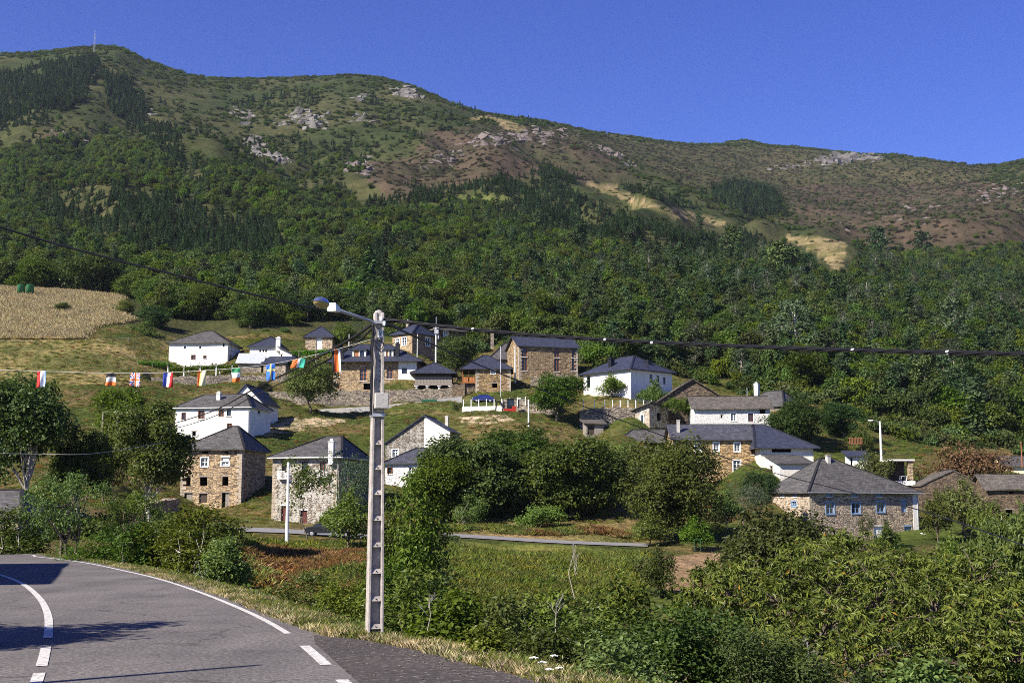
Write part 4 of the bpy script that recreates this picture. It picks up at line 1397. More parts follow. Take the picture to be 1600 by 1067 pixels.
    if h.get('balc'):
        zb_ = ze - 2.5
        b = MB()
        b.box(-2.6, .2, zb_ - .18, -.02, 4.5, zb_)
        bo = b.build('balcony', M['wood_orange'], root)
        b = MB()
        for i in range(14): b.box(-2.58, .2 + i * .33, zb_ + .02, -2.50, .2 + i * .33 + .28, zb_ + .95)
        for i in range(9): b.box(-2.5 + i * .28, .18, zb_ + .02, -2.5 + i * .28 + .24, .25, zb_ + .95)
        b.build('railing', M['wood_orange'], bo)
        for x, y in ((-2.52, .25), (-1.3, .25), (-2.52, 4.4), (-.1, .25)):
            b = MB(); b.box(x - .07, y - .07, -3 if x == -2.52 else zb_, x + .07, y + .07, ze - .1); b.build('post', M['wood_brown'], root)
        b = MB(); b.box(-2.3, .8, -3, -.02, 4.4, zb_ - .3); b.build('undercroft_wall', M['stone_dark'], root)
    HOUSE[h['name']] = dict(root=root, W=W, Dp=Dp, z0=z0, ze=ze, zr=zr, A=A, dr=dr, db=db)
    return root


for h_ in H: house(h_)

# ------------------------------------------------------------------ foliage
def unit(v):
    return v / np.maximum(np.linalg.norm(v, axis=1, keepdims=True), 1e-9)


def leaf_mesh(name, pos, nrm, ax, Ln, Wd, mat, r, fold=0.25, droop=0.0):
    """one folded kite (two triangles) for each leaf"""
    N = len(pos)
    nrm = unit(nrm)
    ax = unit(ax - nrm * (ax * nrm).sum(1, keepdims=True))
    sd = np.cross(nrm, ax)
    Ln = Ln[:, None]; Wd = Wd[:, None]
    base = pos
    tip = pos + ax * Ln - nrm * Ln * droop
    mid = pos + ax * Ln * 0.45
    l = mid + sd * Wd * 0.5 + nrm * Wd * fold
    rr = mid - sd * Wd * 0.5 + nrm * Wd * fold
    v = np.stack([base, l, tip, rr], 1).reshape(-1, 3)
    i = np.arange(N)[:, None] * 4
    f = np.concatenate([i + np.array([[0, 2, 1]]), i + np.array([[0, 3, 2]])], 0)
    me = np_mesh(name, v, f, mat)
    a = me.attributes.new('rnd', 'FLOAT', 'POINT')
    a.data.foreach_set('value', np.repeat(r, 4).astype(np.float32))
    return me


def rdir(g, n):
    return unit(g.normal(size=(n, 3)))


def crown_data(g, rx, rz, cz, nl, twigs, per, L, W, spread, lobe=(0.30, 0.46), inner=0.12, flat=0.0, squash=1.0):
    """lobed crown: returns leaf arrays and lobe centres. rx half width, rz half height, cz centre height"""
    c = []
    for k in range(nl):
        for _ in range(60):
            p = g.uniform(-1, 1, 3)
            q = np.linalg.norm(p)
            if 0.25 < q < 0.80 and p[2] > -0.62: break
        c.append(p)
    c = np.array(c)
    lr = g.uniform(lobe[0], lobe[1], nl) * (1.08 - 0.25 * np.abs(c[:, 2]))
    w = lr ** 2
    li = g.choice(nl, twigs, p=w / w.sum())
    d = rdir(g, twigs)
    d[:, 2] = np.where((d[:, 2] < -0.35) & (g.random(twigs) < 0.6), -d[:, 2], d[:, 2])
    bump = 1 + 0.22 * np.sin(d[:, 0] * 9 + li) * np.sin(d[:, 1] * 8 + li * 2) + 0.12 * g.normal(size=twigs)
    rad_ = lr[li] * np.where(g.random(twigs) < inner, g.uniform(0.2, 0.8, twigs), g.uniform(0.82, 1.04, twigs) * bump)
    tp = c[li] + d * rad_[:, None]
    # thin out twigs that end up deep inside another lobe
    dd = np.linalg.norm(tp[:, None] - c[None], axis=2) / lr[None]
    deep = (dd < 0.6).sum(1) > (1 if inner > 0 else 0)
    keep = ~deep | (g.random(twigs) < 0.25)
    tp = tp[keep]; d = d[keep]
    S = np.array([rx, rx, rz * squash])
    tw = tp * S + np.array([0, 0, cz])
    m = len(tw)
    pos = np.repeat(tw, per, 0) + g.normal(size=(m * per, 3)) * spread * np.array([1, 1, 0.7])
    dn = np.repeat(d, per, 0)
    rn = rdir(g, m * per)
    nrm = dn * 0.75 + rn * 0.75 + np.array([0, 0, 0.45 + flat])
    ax = rdir(g, m * per) + dn * 0.5 + np.array([0, 0, -0.35])
    N = m * per
    r = np.clip(np.repeat(g.uniform(0.15, 0.85, m), per) * 0.55 + g.uniform(0, 1, N) * 0.45, 0, 1)
    return dict(pos=pos, nrm=nrm, ax=ax, L=L * g.uniform(0.7, 1.3, N), W=W * g.uniform(0.7, 1.3, N), r=r), c * S + np.array([0, 0, cz])


def trunk_mb(g, h0, r0, cz, tips, lean=0.0, n=7, stems=1):
    b = MB()
    for s_ in range(stems):
        ang = g.uniform(0, 6.28)
        off = Vector((math.cos(ang), math.sin(ang), 0)) * (0.35 * (stems > 1)) * (1 + s_ * .5)
        top = Vector((g.normal() * .05 * cz + lean + off.x * 2.2, g.normal() * .05 * cz + off.y * 2.2, cz))
        k = 6
        pts = []
        for i in range(k + 1):
            t_ = i / k
            p = off.lerp(top, t_) + Vector((g.normal(), g.normal(), 0)) * 0.03 * cz * (t_ > 0)
            p.z = -0.6 + t_ * (cz + 0.6)
            pts.append(p)
        b.tube(pts, [r0 * (1.25 if i == 0 else 1 - 0.72 * i / k) / math.sqrt(stems) for i in range(k + 1)], n)
        for tp in tips[s_::stems]:
            st = pts[int(g.integers(2, k))]
            e = Vector(tp)
            m = st.lerp(e, .5) + Vector((g.normal(), g.normal(), abs(g.normal()))) * .04 * cz
            b.tube([st, m, e], [r0 * .42, r0 * .24, r0 * .07], 5, cap=False)
    return b


TREE = {}


def make_kind(key, crown_mesh, trunk_mesh, h, w):
    TREE[key] = (crown_mesh, trunk_mesh, h, w)


def broad(key, seed, mat, rx, rz, cz, nl, twigs, per, L, W, spread, bark='bark', r0=.22, stems=1, **kw):
    g = np.random.default_rng(seed)
    d, c = crown_data(g, rx, rz, cz, nl, twigs, per, L, W, spread, **kw)
    cm = leaf_mesh('crown_' + key, d['pos'], d['nrm'], d['ax'], d['L'], d['W'], M[mat], d['r'])
    tmb = trunk_mb(g, 0, r0, cz + rz * .25, [tuple(x) for x in c], stems=stems)
    zmax = float(np.percentile(d['pos'][:, 2], 99.5)); wx = float(np.percentile(np.abs(d['pos'][:, 0]), 99) * 2)
    make_kind(key, cm, tmb.mesh('trunk_' + key, M[bark], True), zmax, wx)


def conifer(key, seed, mat, h, R, tiers, per, L, W, bare=.12, pw=0.85, bark='bark'):
    g = np.random.default_rng(seed)
    pos = []; nrm = []; ax = []; rr = []
    for k in range(tiers):
        t_ = k / (tiers - 1)
        z = h * (bare + (1 - bare) * t_)
        r = R * ((1 - t_) ** pw) * g.uniform(.82, 1.12) + .12
        nb = max(5, int(per * (1 - t_) + 4))
        a = g.uniform(0, 6.28) + np.arange(nb) * 6.283 / nb + g.normal(size=nb) * .18
        for s_ in range(3):
            q = g.uniform(.25, 1.0, nb) if s_ else np.full(nb, .82)
            rl = r * q * g.uniform(.85, 1.1, nb)
            pos.append(np.stack([rl * np.cos(a), rl * np.sin(a), z - rl * .22 + g.normal(size=nb) * .12], 1))
            nrm.append(np.stack([np.cos(a) * .35, np.sin(a) * .35, np.full(nb, .9)], 1) + g.normal(size=(nb, 3)) * .35)
            ax.append(np.stack([np.cos(a), np.sin(a), np.full(nb, -.25)], 1) + g.normal(size=(nb, 3)) * .3)
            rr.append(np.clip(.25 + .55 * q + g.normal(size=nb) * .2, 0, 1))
    pos = np.concatenate(pos); nrm = np.concatenate(nrm); ax = np.concatenate(ax); rr = np.concatenate(rr)
    N = len(pos)
    cm = leaf_mesh('crown_' + key, pos - ax * L * .4, nrm, ax, L * g.uniform(.7, 1.3, N), W * g.uniform(.7, 1.3, N), M[mat], rr, fold=-.15)
    b = MB(); b.tube([(0, 0, -.6), (0, 0, h * .5), (0, 0, h * .97)], [h * .016, h * .011, .02], 6)
    make_kind(key, cm, b.mesh('trunk_' + key, M[bark], True), h, R * 2)


def pine(key, seed, mat, h, R, nclump, per, L, W, start=.5, bark='bark_pale', lean=0.0):
    """tall pine / eucalyptus: bare stem, foliage in separate clumps"""
    g = np.random.default_rng(seed)
    b = MB()
    top = Vector((lean * h, g.normal() * .02 * h, h * .93))
    pts = [Vector((0, 0, -.6)).lerp(top, i / 6) + Vector((g.normal(), g.normal(), 0)) * .006 * h for i in range(7)]
    b.tube(pts, [h * .017 * (1 - .75 * i / 6) for i in range(7)], 7)
    pos = []; dn = []; rr = []
    for k in range(nclump):
        t_ = start + (1 - start) * (k + g.random()) / nclump
        zc = h * t_
        env = R * math.sin(min(1, (1.08 - t_) / (1.08 - start)) * math.pi * .62 + .25)
        a = g.uniform(0, 6.28)
        rad_ = env * g.uniform(.25, .85)
        stem = pts[0].lerp(top, t_ * .92)
        c = Vector((stem.x + rad_ * math.cos(a), stem.y + rad_ * math.sin(a), zc))
        b.tube([stem, stem.lerp(c, .6) + Vector((0, 0, -.02 * h)), c], [h * .005, h * .003, .02], 4, cap=False)
        cr = R * g.uniform(.28, .46)
        d = rdir(g, per)
        pos.append(np.array(c) + d * cr * g.uniform(.55, 1.05, per)[:, None] * np.array([1, 1, .55]))
        dn.append(d)
        rr.append(np.clip(g.uniform(.2, .8) * .5 + g.random(per) * .5, 0, 1))
    pos = np.concatenate(pos); dn = np.concatenate(dn); rr = np.concatenate(rr)
    N = len(pos)
    cm = leaf_mesh('crown_' + key, pos, dn * .6 + rdir(g, N) * .6 + np.array([0, 0, .6]), rdir(g, N) + dn * .6, L * g.uniform(.7, 1.3, N), W * g.uniform(.7, 1.3, N), M[mat], rr)
    make_kind(key, cm, b.mesh('trunk_' + key, M[bark], True), h, R * 2)


# far woodland kinds (leaf clumps of 0.4-0.7 m) and near kinds (single leaves)
for i, (m_, rx, rz) in enumerate([('lf_oak', 4.2, 3.6), ('lf_oak', 3.6, 4.2), ('lf_dark', 4.4, 3.8), ('lf_lime', 3.6, 3.4), ('lf_oak', 4.8, 3.5), ('lf_walnut', 3.8, 4.6)]):
    broad('wood%d' % i, 20 + i, m_, rx, rz, rz * 1.25, 11, 330, 7, .62, .44, .36, r0=.18, lobe=(.30, .48), inner=.2)
for i in range(3):
    conifer('fir%d' % i, 40 + i, 'lf_pine', 9 + i, 1.9 + .2 * i, 17, 9, .95, .5)
for i in range(2):
    conifer('cedar%d' % i, 45 + i, 'lf_pine', 15, 4.6, 16, 16, 1.6, .8, .1, .7)
for i in range(3):
    pine('pine%d' % i, 50 + i, 'lf_pine2' if i != 1 else 'lf_pine', 15 + i, 3.2, 22, 60, .75, .42, .45 if i else .3, bark='bark')
for i in range(2):
    pine('euc%d' % i, 60 + i, 'lf_euc', 22, 4.6, 34, 60, .75, .35, .25)
for i in range(3):
    broad('bush%d' % i, 70 + i, ['lf_scrub', 'lf_oak', 'lf_scrub'][i], 1.5, 1.0, .75, 6, 90, 5, .34, .26, .2, r0=.05, inner=.1)
for i in range(2):
    broad('heath%d' % i, 80 + i, ['lf_heath', 'lf_scrub'][i], 1.6, .7, .35, 5, 70, 5, .32, .22, .2, r0=.03, inner=.1)
# near kinds
for i, m_ in enumerate(['lf_walnut', 'lf_walnut', 'lf_oak', 'lf_dark']):
    broad('near%d' % i, 100 + i, m_, 5.0, 4.6, 6.2, 17, 1700, 9, .34, .22, .27, r0=.26, lobe=(.28, .44), inner=.3)
for i, m_ in enumerate(['lf_walnut', 'lf_walnut']):
    broad('walnut%d' % i, 130 + i, m_, 5.0, 4.4, 4.5, 22, 2300, 9, .36, .23, .28, r0=.28, lobe=(.30, .46), inner=.25)
for i, m_ in enumerate(['lf_walnut', 'lf_oak', 'lf_walnut']):
    broad('slim%d' % i, 140 + i, m_, 3.3, 4.3, 6.6, 21, 1550, 8, .28, .18, .22, bark='bark_pale', r0=.2, lobe=(.19, .34), inner=.15)
broad('chestnutfar', 110, 'lf_chest2', 5.0, 4.8, 4.8, 22, 2300, 9, .34, .15, .28, r0=.26, inner=.25)
broad('orchard', 111, 'lf_elder', 3.4, 2.6, 3.6, 12, 700, 7, .20, .13, .22, bark='bark', r0=.20, stems=3, inner=.2)
broad('young', 112, 'lf_walnut', 2.6, 3.2, 5.2, 9, 200, 6, .30, .15, .18, r0=.07, lobe=(.2, .36), inner=.3)
broad('red', 113, 'lf_red', 5.6, 3.3, 3.0, 16, 1000, 7, .30, .20, .28, r0=.25, inner=.25)
broad('fig', 114, 'lf_elder', 3.2, 3.0, 3.3, 12, 620, 7, .30, .22, .22, r0=.14, inner=.25)
broad('olive', 115, 'lf_euc', 2.8, 3.2, 3.6, 11, 620, 8, .20, .07, .2, r0=.12, inner=.25)
broad('poplar', 116, 'lf_walnut', 2.9, 6.6, 6.8, 18, 1500, 8, .24, .17, .24, r0=.16, inner=.25, lobe=(.25, .40))
for i, m_ in enumerate(['lf_elder', 'lf_walnut', 'lf_elder']):
    broad('thicket%d' % i, 120 + i, m_, 1.35, 2.0, 2.1, 16, [800, 1000, 620][i], 6, [.15, .115, .20][i], [.085, .07, .11][i], .13, bark='bark_pale', r0=.035, stems=3, lobe=(.28, .44), inner=.25)
broad('fine', 125, 'lf_dark', 1.2, 1.5, 1.3, 18, 1100, 8, .085, .055, .08, r0=.07, stems=2, inner=.2)
broad('ivy', 126, 'lf_vine', 3.4, 2.0, 1.4, 12, 620, 7, .26, .22, .22, r0=.10, inner=.2)


def place(key, x, y, z, sx, sz, rz, label, cat='tree', group=None, name=None, tilt=0.0):
    cm, tm_, hh, ww = TREE[key]
    root = empty(name or 'broadleaf_tree', (x, y, z), rz)
    root.scale = (sx, sx, sz)
    tag(root, label, cat, group)
    c = link('crown', cm, root)
    t_ = link('trunk', tm_, root)
    return root


def tree_px(key, px, top, D, width, label, name='broadleaf_tree', cat='tree', group=None, base=None, rz=None):
    """tree whose crown top stands at pixel (px, top) at distance D and whose crown is width pixels wide"""
    cm, tm_, hh, ww = TREE[key]
    tp = P(px, top, D)
    zg = gz(tp.x, tp.y) if base is None else P(px, base, D).z
    sz = max(.25, (tp.z - zg) / hh)
    sx = width / FPX * D / ww
    if sz < .8 * sx:
        sz = .8 * sx
        zg = tp.z - hh * sz
    return place(key, tp.x, tp.y, zg, sx, sz, random.uniform(0, 6.28) if rz is None else rz, label, cat, group, name)


B = 'broadleaf_tree'
T_ = tree_px
T_('slim0', 50, 590, 112, 128, 'big dark walnut tree with bare pale trunk at the far left')
T_('slim1', -45, 620, 118, 100, 'dark tree cut by the left edge of the picture')
T_('slim1', 130, 668, 118, 95, 'dark tree between the big walnut and the tree with a white trunk')
T_('slim2', 238, 632, 104, 118, 'rounded tree with white trunk in front of the bare stone house', rz=1.0)
T_('slim1', 190, 602, 170, 80, 'dark tree behind the vine arbour, left of the white house with brown windows')
T_('fig', 165, 655, 140, 75, 'pale green tree below the vine arbour at left')
T_('orchard', 108, 738, 64, 125, 'old orchard tree with leaning mossy stems beside the road bend', 'orchard_tree')
T_('orchard', 205, 768, 66, 90, 'smaller orchard tree next to the old mossy-stemmed one', 'orchard_tree')
T_('thicket0', 20, 792, 70, 110, 'dark thicket beside the road at the far left edge', 'thicket', 'bush')
T_('thicket1', 262, 808, 58, 110, 'roadside bush left of the tallest roadside bush', 'roadside_bush', 'bush')
T_('thicket0', 318, 790, 54, 125, 'tallest roadside bush below the bare stone house', 'roadside_bush', 'bush')
T_('thicket2', 352, 838, 47, 80, 'low bush at the right end of the roadside thicket', 'roadside_bush', 'bush')
T_('thicket1', 160, 830, 60, 120, 'low bush under the orchard trees', 'roadside_bush', 'bush')
T_('thicket2', 215, 820, 58, 90, 'leafy bush just right of the orchard trees', 'roadside_bush', 'bush')
T_('young', 480, 716, 123, 85, 'slender young tree in front of the balcony house', 'young_tree')
T_('olive', 548, 705, 133, 90, 'grey-green tree at the right corner of the balcony house', 'grey_green_tree')
T_('fig', 545, 768, 116, 105, 'rounded bright bush tree left of the concrete lamp pole', 'fig_tree')
T_('poplar', 645, 752, 64, 120, 'tall dense tree just right of the concrete lamp pole')
T_('poplar', 612, 776, 70, 90, 'tree rising directly behind the concrete lamp pole')
T_('walnut0', 735, 686, 148, 175, 'big walnut tree right of the whitewashed cottage')
T_('walnut1', 690, 716, 146, 100, 'walnut tree beside the whitewashed cottage wall')
T_('walnut1', 812, 670, 156, 130, 'walnut tree with the highest crown of the row, below the excavator')
T_('walnut0', 893, 688, 148, 150, 'dark walnut tree in the middle of the row')
T_('walnut1', 958, 698, 154, 100, 'tree half hidden behind the big chestnut of the row')
T_('chestnutfar', 1040, 686, 138, 175, 'broad pale chestnut tree at the right end of the row', 'chestnut_tree')
T_('fig', 1015, 800, 133, 70, 'bushy tree at the foot of the pale chestnut', 'bush', 'bush')
T_('fig', 1086, 808, 130, 60, 'small bush beside the green gate frame', 'bush', 'bush')
T_('thicket0', 735, 772, 143, 50, 'small bush under the walnut row beside the lane', 'bush', 'bush')
T_('ivy', 845, 790, 143, 70, 'bright low bush under the walnut row', 'bush', 'bush')
T_('olive', 1160, 752, 152, 62, 'grey-green garden tree below the long stone house', 'grey_green_tree')
T_('fig', 1135, 765, 148, 60, 'leafy garden tree right of the pale chestnut', 'fig_tree')
T_('near3', 1188, 738, 160, 60, 'dark garden tree left of the blue-windowed house')
T_('walnut1', 1215, 800, 92, 165, 'rounded tree in front of the blue-windowed house')
T_('near3', 1165, 845, 98, 70, 'dark bush at the edge of the dug garden', 'bush', 'bush')
T_('fig', 1030, 856, 103, 62, 'bright leafy bush left of the dug garden', 'bush', 'bush')
T_('walnut0', 1568, 806, 66, 150, 'large bright tree at the right edge below the brown barn')
T_('walnut1', 1500, 845, 84, 90, 'tree left of the large bright one at the right edge')
T_('fig', 1385, 815, 150, 45, 'small tree before the door of the blue-windowed house')
T_('young', 1352, 800, 146, 26, 'thin sapling before the blue-windowed house', 'young_tree')
T_('fig', 1502, 750, 164, 88, 'ivy and creeper heaped over the stone ruin', 'ivy_mound', 'ivy')
T_('fig', 1462, 768, 160, 55, 'round leafy bush below the ivy ruin', 'bush', 'bush')
T_('fig', 1548, 786, 150, 75, 'leafy bush in front of the brown stone barn', 'bush', 'bush')
T_('fig', 1600, 792, 148, 60, 'bush at the right edge before the brown stone barn', 'bush', 'bush')
T_('red', 1502, 694, 188, 150, 'reddish brown tree with a wide dome behind the ivy ruin', 'reddish_tree')
T_('near1', 868, 584, 223, 95, 'spreading tree below the tall stone house', rz=2.0)
T_('fig', 955, 585, 234, 52, 'round bushy tree before the blue-roofed white house', 'fig_tree')
T_('fig', 1022, 594, 228, 60, 'fig tree against the shaded wall of the blue-roofed white house', 'fig_tree')
T_('near1', 486, 560, 222, 85, 'tree with forked trunk by the road below the stone hut')
T_('near3', 712, 525, 252, 62, 'dark leafy tree behind the raised granary')
T_('near3', 1245, 625, 206, 95, 'dark tree right of the whitewashed house')
T_('near3', 1312, 630, 214, 75, 'dark tree above the white hut')
T_('fig', 1345, 668, 206, 50, 'bush behind the red fence', 'bush', 'bush')
T_('fig', 1362, 706, 183, 70, 'leafy bush covering the white hut', 'bush', 'bush')
T_('near1', 100, 473, 300, 28, 'lone small tree in the dry golden field')
T_('ivy', 1062, 622, 219, 50, 'weeds growing over the front of the ruined gable house', 'weed_clump', 'weeds', base=645)
T_('near2', 60, 404, 345, 95, 'broad tree at the upper edge of the dry field near the tanks')
T_('near1', 150, 398, 350, 110, 'widest tree at the upper edge of the dry field')
T_('near2', 215, 425, 345, 80, 'tree at the upper right corner of the dry field')
T_('near0', 10, 408, 350, 70, 'tree above the green tanks at the far left')
T_('near3', 262, 440, 325, 85, 'dark tree right of the dry field')
T_('near2', 320, 448, 318, 80, 'tree behind the long white house')
T_('near3', 392, 470, 300, 66, 'dark tree above the white cottage')
T_('near2', 195, 470, 305, 40, 'small tree on the right border of the dry field')
T_('near3', 242, 478, 296, 55, 'bushy tree above the left corner of the long white house')
T_('fig', 160, 505, 283, 70, 'low hedge bush along the lower edge of the dry field', 'bush', 'bush')
T_('fig', 225, 503, 283, 60, 'leafy bush between the dry field and the long white house', 'bush', 'bush')
T_('near2', 440, 478, 305, 60, 'tree between the white cottage and the stone hut')
T_('olive', 548, 500, 290, 60, 'grey-green tree right of the stone hut', 'grey_green_tree')
T_('fig', 535, 505, 282, 60, 'garden tree above the dormer house', 'fig_tree')

# thickets on the near side of the valley, below the lay-by
th = [('thicket0', 482, 900, 36, 72, 'leafy bush on the verge left of the lamp pole'), ('thicket1', 540, 905, 31, 75, 'bush growing right up to the left side of the lamp pole'), 
      ('thicket0', 655, 895, 27, 120, 'bush right of the foot of the lamp pole'), ('thicket2', 700, 930, 24, 110, 'low bush behind the lay-by grass'), ('thicket1', 745, 935, 30, 110, 'taller bush behind the lay-by'),
      ('thicket0', 800, 935, 24, 130, 'bush with white flowers in front, behind the lay-by'), ('thicket2', 850, 930, 33, 100, 'hazel bush below the fern slope'), ('thicket1', 915, 940, 27, 130, 'bush in the bottom middle of the picture'),
      ('thicket0', 870, 985, 20, 140, 'lowest bush behind the lay-by corner'), ('thicket2', 975, 915, 36, 100, 'bush below the dug garden, left part'), ('thicket1', 1010, 960, 23, 150, 'bush at the bottom edge left of the dark bush'),
      ('thicket0', 955, 1000, 18.5, 130, 'bush cut by the bottom edge near the middle'), ('thicket2', 765, 985, 21, 90, 'small bush at the edge of the lay-by'), ('thicket1', 600, 880, 40, 80, 'bush directly behind the foot of the lamp pole'),
      ('fine', 1105, 955, 22, 180, 'dense dark small-leaved bush at the bottom edge'), ('fine', 1195, 990, 21, 120, 'dark small-leaved bush under the chestnut'), 
      ('thicket2', 1190, 925, 50, 110, 'bush behind the foreground chestnut, left side'), ('thicket0', 1580, 985, 30, 120, 'bush at the bottom right corner'), ('thicket2', 1480, 930, 45, 120, 'bush between the chestnut and the right edge tree'),
      ('thicket1', 1300, 1035, 21, 130, 'shaded bush under the foreground chestnut'), ('thicket2', 1440, 1035, 22, 130, 'shaded bush under the right half of the chestnut')]
for key, px, top, D, w, lb in th:
    T_(key, px, top - 6, D, w * 1.35, lb, 'thicket_bush', 'bush')

# foreground sweet chestnut: long toothed leaves in drooping sprays
g = np.random.default_rng(5)
root_xy = P(1330, 950, 36)
zg = gz(root_xy.x, root_xy.y)
tips = []
lobes = []
for px, py, D, rw in [(1325, 893, 36, 1.25), (1255, 915, 35, 1.3), (1400, 922, 35, 1.3), (1470, 934, 34, 1.2), (1530, 925, 33, 1.2), (1300, 950, 33, 1.5), (1220, 960, 33, 1.3), (1140, 950, 34, 1.0), (1380, 970, 32, 1.6), (1460, 985, 31, 1.4),
                      (1110, 925, 37, .8), (1170, 925, 36, 1.0), (1540, 1000, 30, 1.3), (1280, 1020, 30, 1.4), (1390, 1040, 29, 1.4), (1500, 1055, 28.5, 1.3), (1210, 1050, 29, 1.1), (1590, 1050, 28, 1.2), (1330, 1075, 28, 1.4), (1435, 912, 37, .8), (1285, 885, 37, .8), (1085, 955, 35, .8), (1580, 960, 32, 1.0)]:
    lobes.append((np.array(P(px, py - 16, D)), rw * .90))
pos = []; nrm = []; ax = []; Ls = []; rr_ = []
tb = MB()
base_v = Vector((root_xy.x, root_xy.y, zg - .5))
fork = Vector((root_xy.x, root_xy.y, zg + 3.2))
tb.tube([base_v, base_v.lerp(fork, .5) + Vector((.1, .05, 0)), fork], [.38, .30, .25], 9)
for c_, rw in lobes:
    cv_ = Vector(c_)
    mid = fork.lerp(cv_, .55) + Vector((g.normal() * .3, g.normal() * .3, .5))
    tb.tube([fork, mid, cv_], [.15, .09, .03], 6, cap=False)
    n_tw = int(88 * rw ** 2 + 18)
    d = rdir(g, n_tw)
    d[:, 2] = np.where((d[:, 2] < -.3) & (g.random(n_tw) < .6), -d[:, 2], d[:, 2])
    for k in range(n_tw):
        tip = c_ + d[k] * rw * g.uniform(.55, 1.12) * np.array([1, 1, .85])
        if k % 9 == 0:
            tb.tube([cv_, cv_.lerp(Vector(tip), .6) + Vector((0, 0, .12)), Vector(tip)], [.025, .015, .006], 4, cap=False)
        nl_ = int(g.integers(7, 12))
        out = unit((d[k] * np.array([1, 1, .3]) + g.normal(size=3) * .3)[None])[0]
        tone = g.uniform(.1, .75)
        for j in range(nl_):
            s_ = j / nl_
            bp = tip - out * .30 * (1 - s_)
            side = np.cross(out, [0, 0, 1]) * (1 if j % 2 else -1) + out * (.5 + s_)
            a_ = unit((side + np.array([0, 0, -1.0 + .5 * g.random()]) + g.normal(size=3) * .25)[None])[0]
            pos.append(bp); ax.append(a_); nrm.append(np.array([0, 0, .8]) + g.normal(size=3) * .6 + out * .5)
            Ls.append(g.uniform(.13, .23)); rr_.append(np.clip(tone + g.uniform(-.2, .28) + (0.3 if g.random() < .02 else 0), 0, 1))
pos = np.array(pos); nrm = np.array(nrm); ax = np.array(ax); Ls = np.array(Ls); rr_ = np.array(rr_)
chest = empty('chestnut_tree', base_v)
tag(chest, 'foreground sweet chestnut with long drooping leaves filling the lower right', 'tree')
off = np.array(base_v)
link('crown', leaf_mesh('chestnut_crown', pos - off, nrm, ax, Ls, Ls * .30, M['lf_chest'], rr_, fold=.12, droop=.22), chest)
tb.v = [tuple(Vector(q) - base_v) for q in tb.v]
tb.build('trunk', M['bark'], chest, True)


# dead branching stems
def dead_tree(px, base, top, D, label, seed, spread=.5):
    g = np.random.default_rng(seed)
    p0 = P(px, base, D); p1 = P(px + g.normal() * 4, top, D)
    root = empty('dead_sapling', p0)
    tag(root, label, 'tree')
    b = MB()
    H_ = p1.z - p0.z

    def br(a, d, l, r, lev):
        e = a + d * l
        m = a.lerp(e, .5) + Vector((g.normal(), g.normal(), g.normal())) * l * .05
        b.tube([a, m, e], [r, r * .75, r * .4], 5, cap=False)
        if lev == 0: return
        for _ in range(4 if lev > 1 else 3):
            t_ = g.uniform(.35, 1)
            nd = (d + Vector((g.normal(), g.normal(), g.normal() * .6 + .3)) * spread).normalized()
            br(a.lerp(e, t_), nd, l * g.uniform(.3, .5), r * .5, lev - 1)
    br(Vector((0, 0, 0)), Vector((0.03, 0, 1)), H_ * .72, H_ * .006 + .006, 3)
    b.build('branches', M['dead_twig'], root, True)


dead_tree(898, 935, 818, 88, 'bleached dead sapling standing before the fern slope', 3)
dead_tree(868, 1000, 930, 21, 'bare grey twigs among the bushes behind the lay-by', 4)
dead_tree(668, 985, 915, 23, 'bare pale twigs beside the lamp pole', 6, .7)
dead_tree(1262, 1045, 985, 26, 'bare grey branch sticking out under the chestnut', 9, .8)

# ------------------------------------------------------------------ woodland and scrub (too many to count): points with instanced plants
def proto(key):
    cm, tm_, hh, ww = TREE[key]
    bm = bmesh.new()
    bm.from_mesh(cm); n0 = len(bm.faces)
    me = cm.copy()
    # trunk faces appended, second material slot
    a = cm; b_ = tm_
    v = np.zeros(len(a.vertices) * 3, np.float32); a.vertices.foreach_get('co', v)
    bm.free()
    lo = bpy.data.objects.new('plant_' + key, a)
    lt = bpy.data.objects.new('stem_' + key, b_)
    return lo, lt


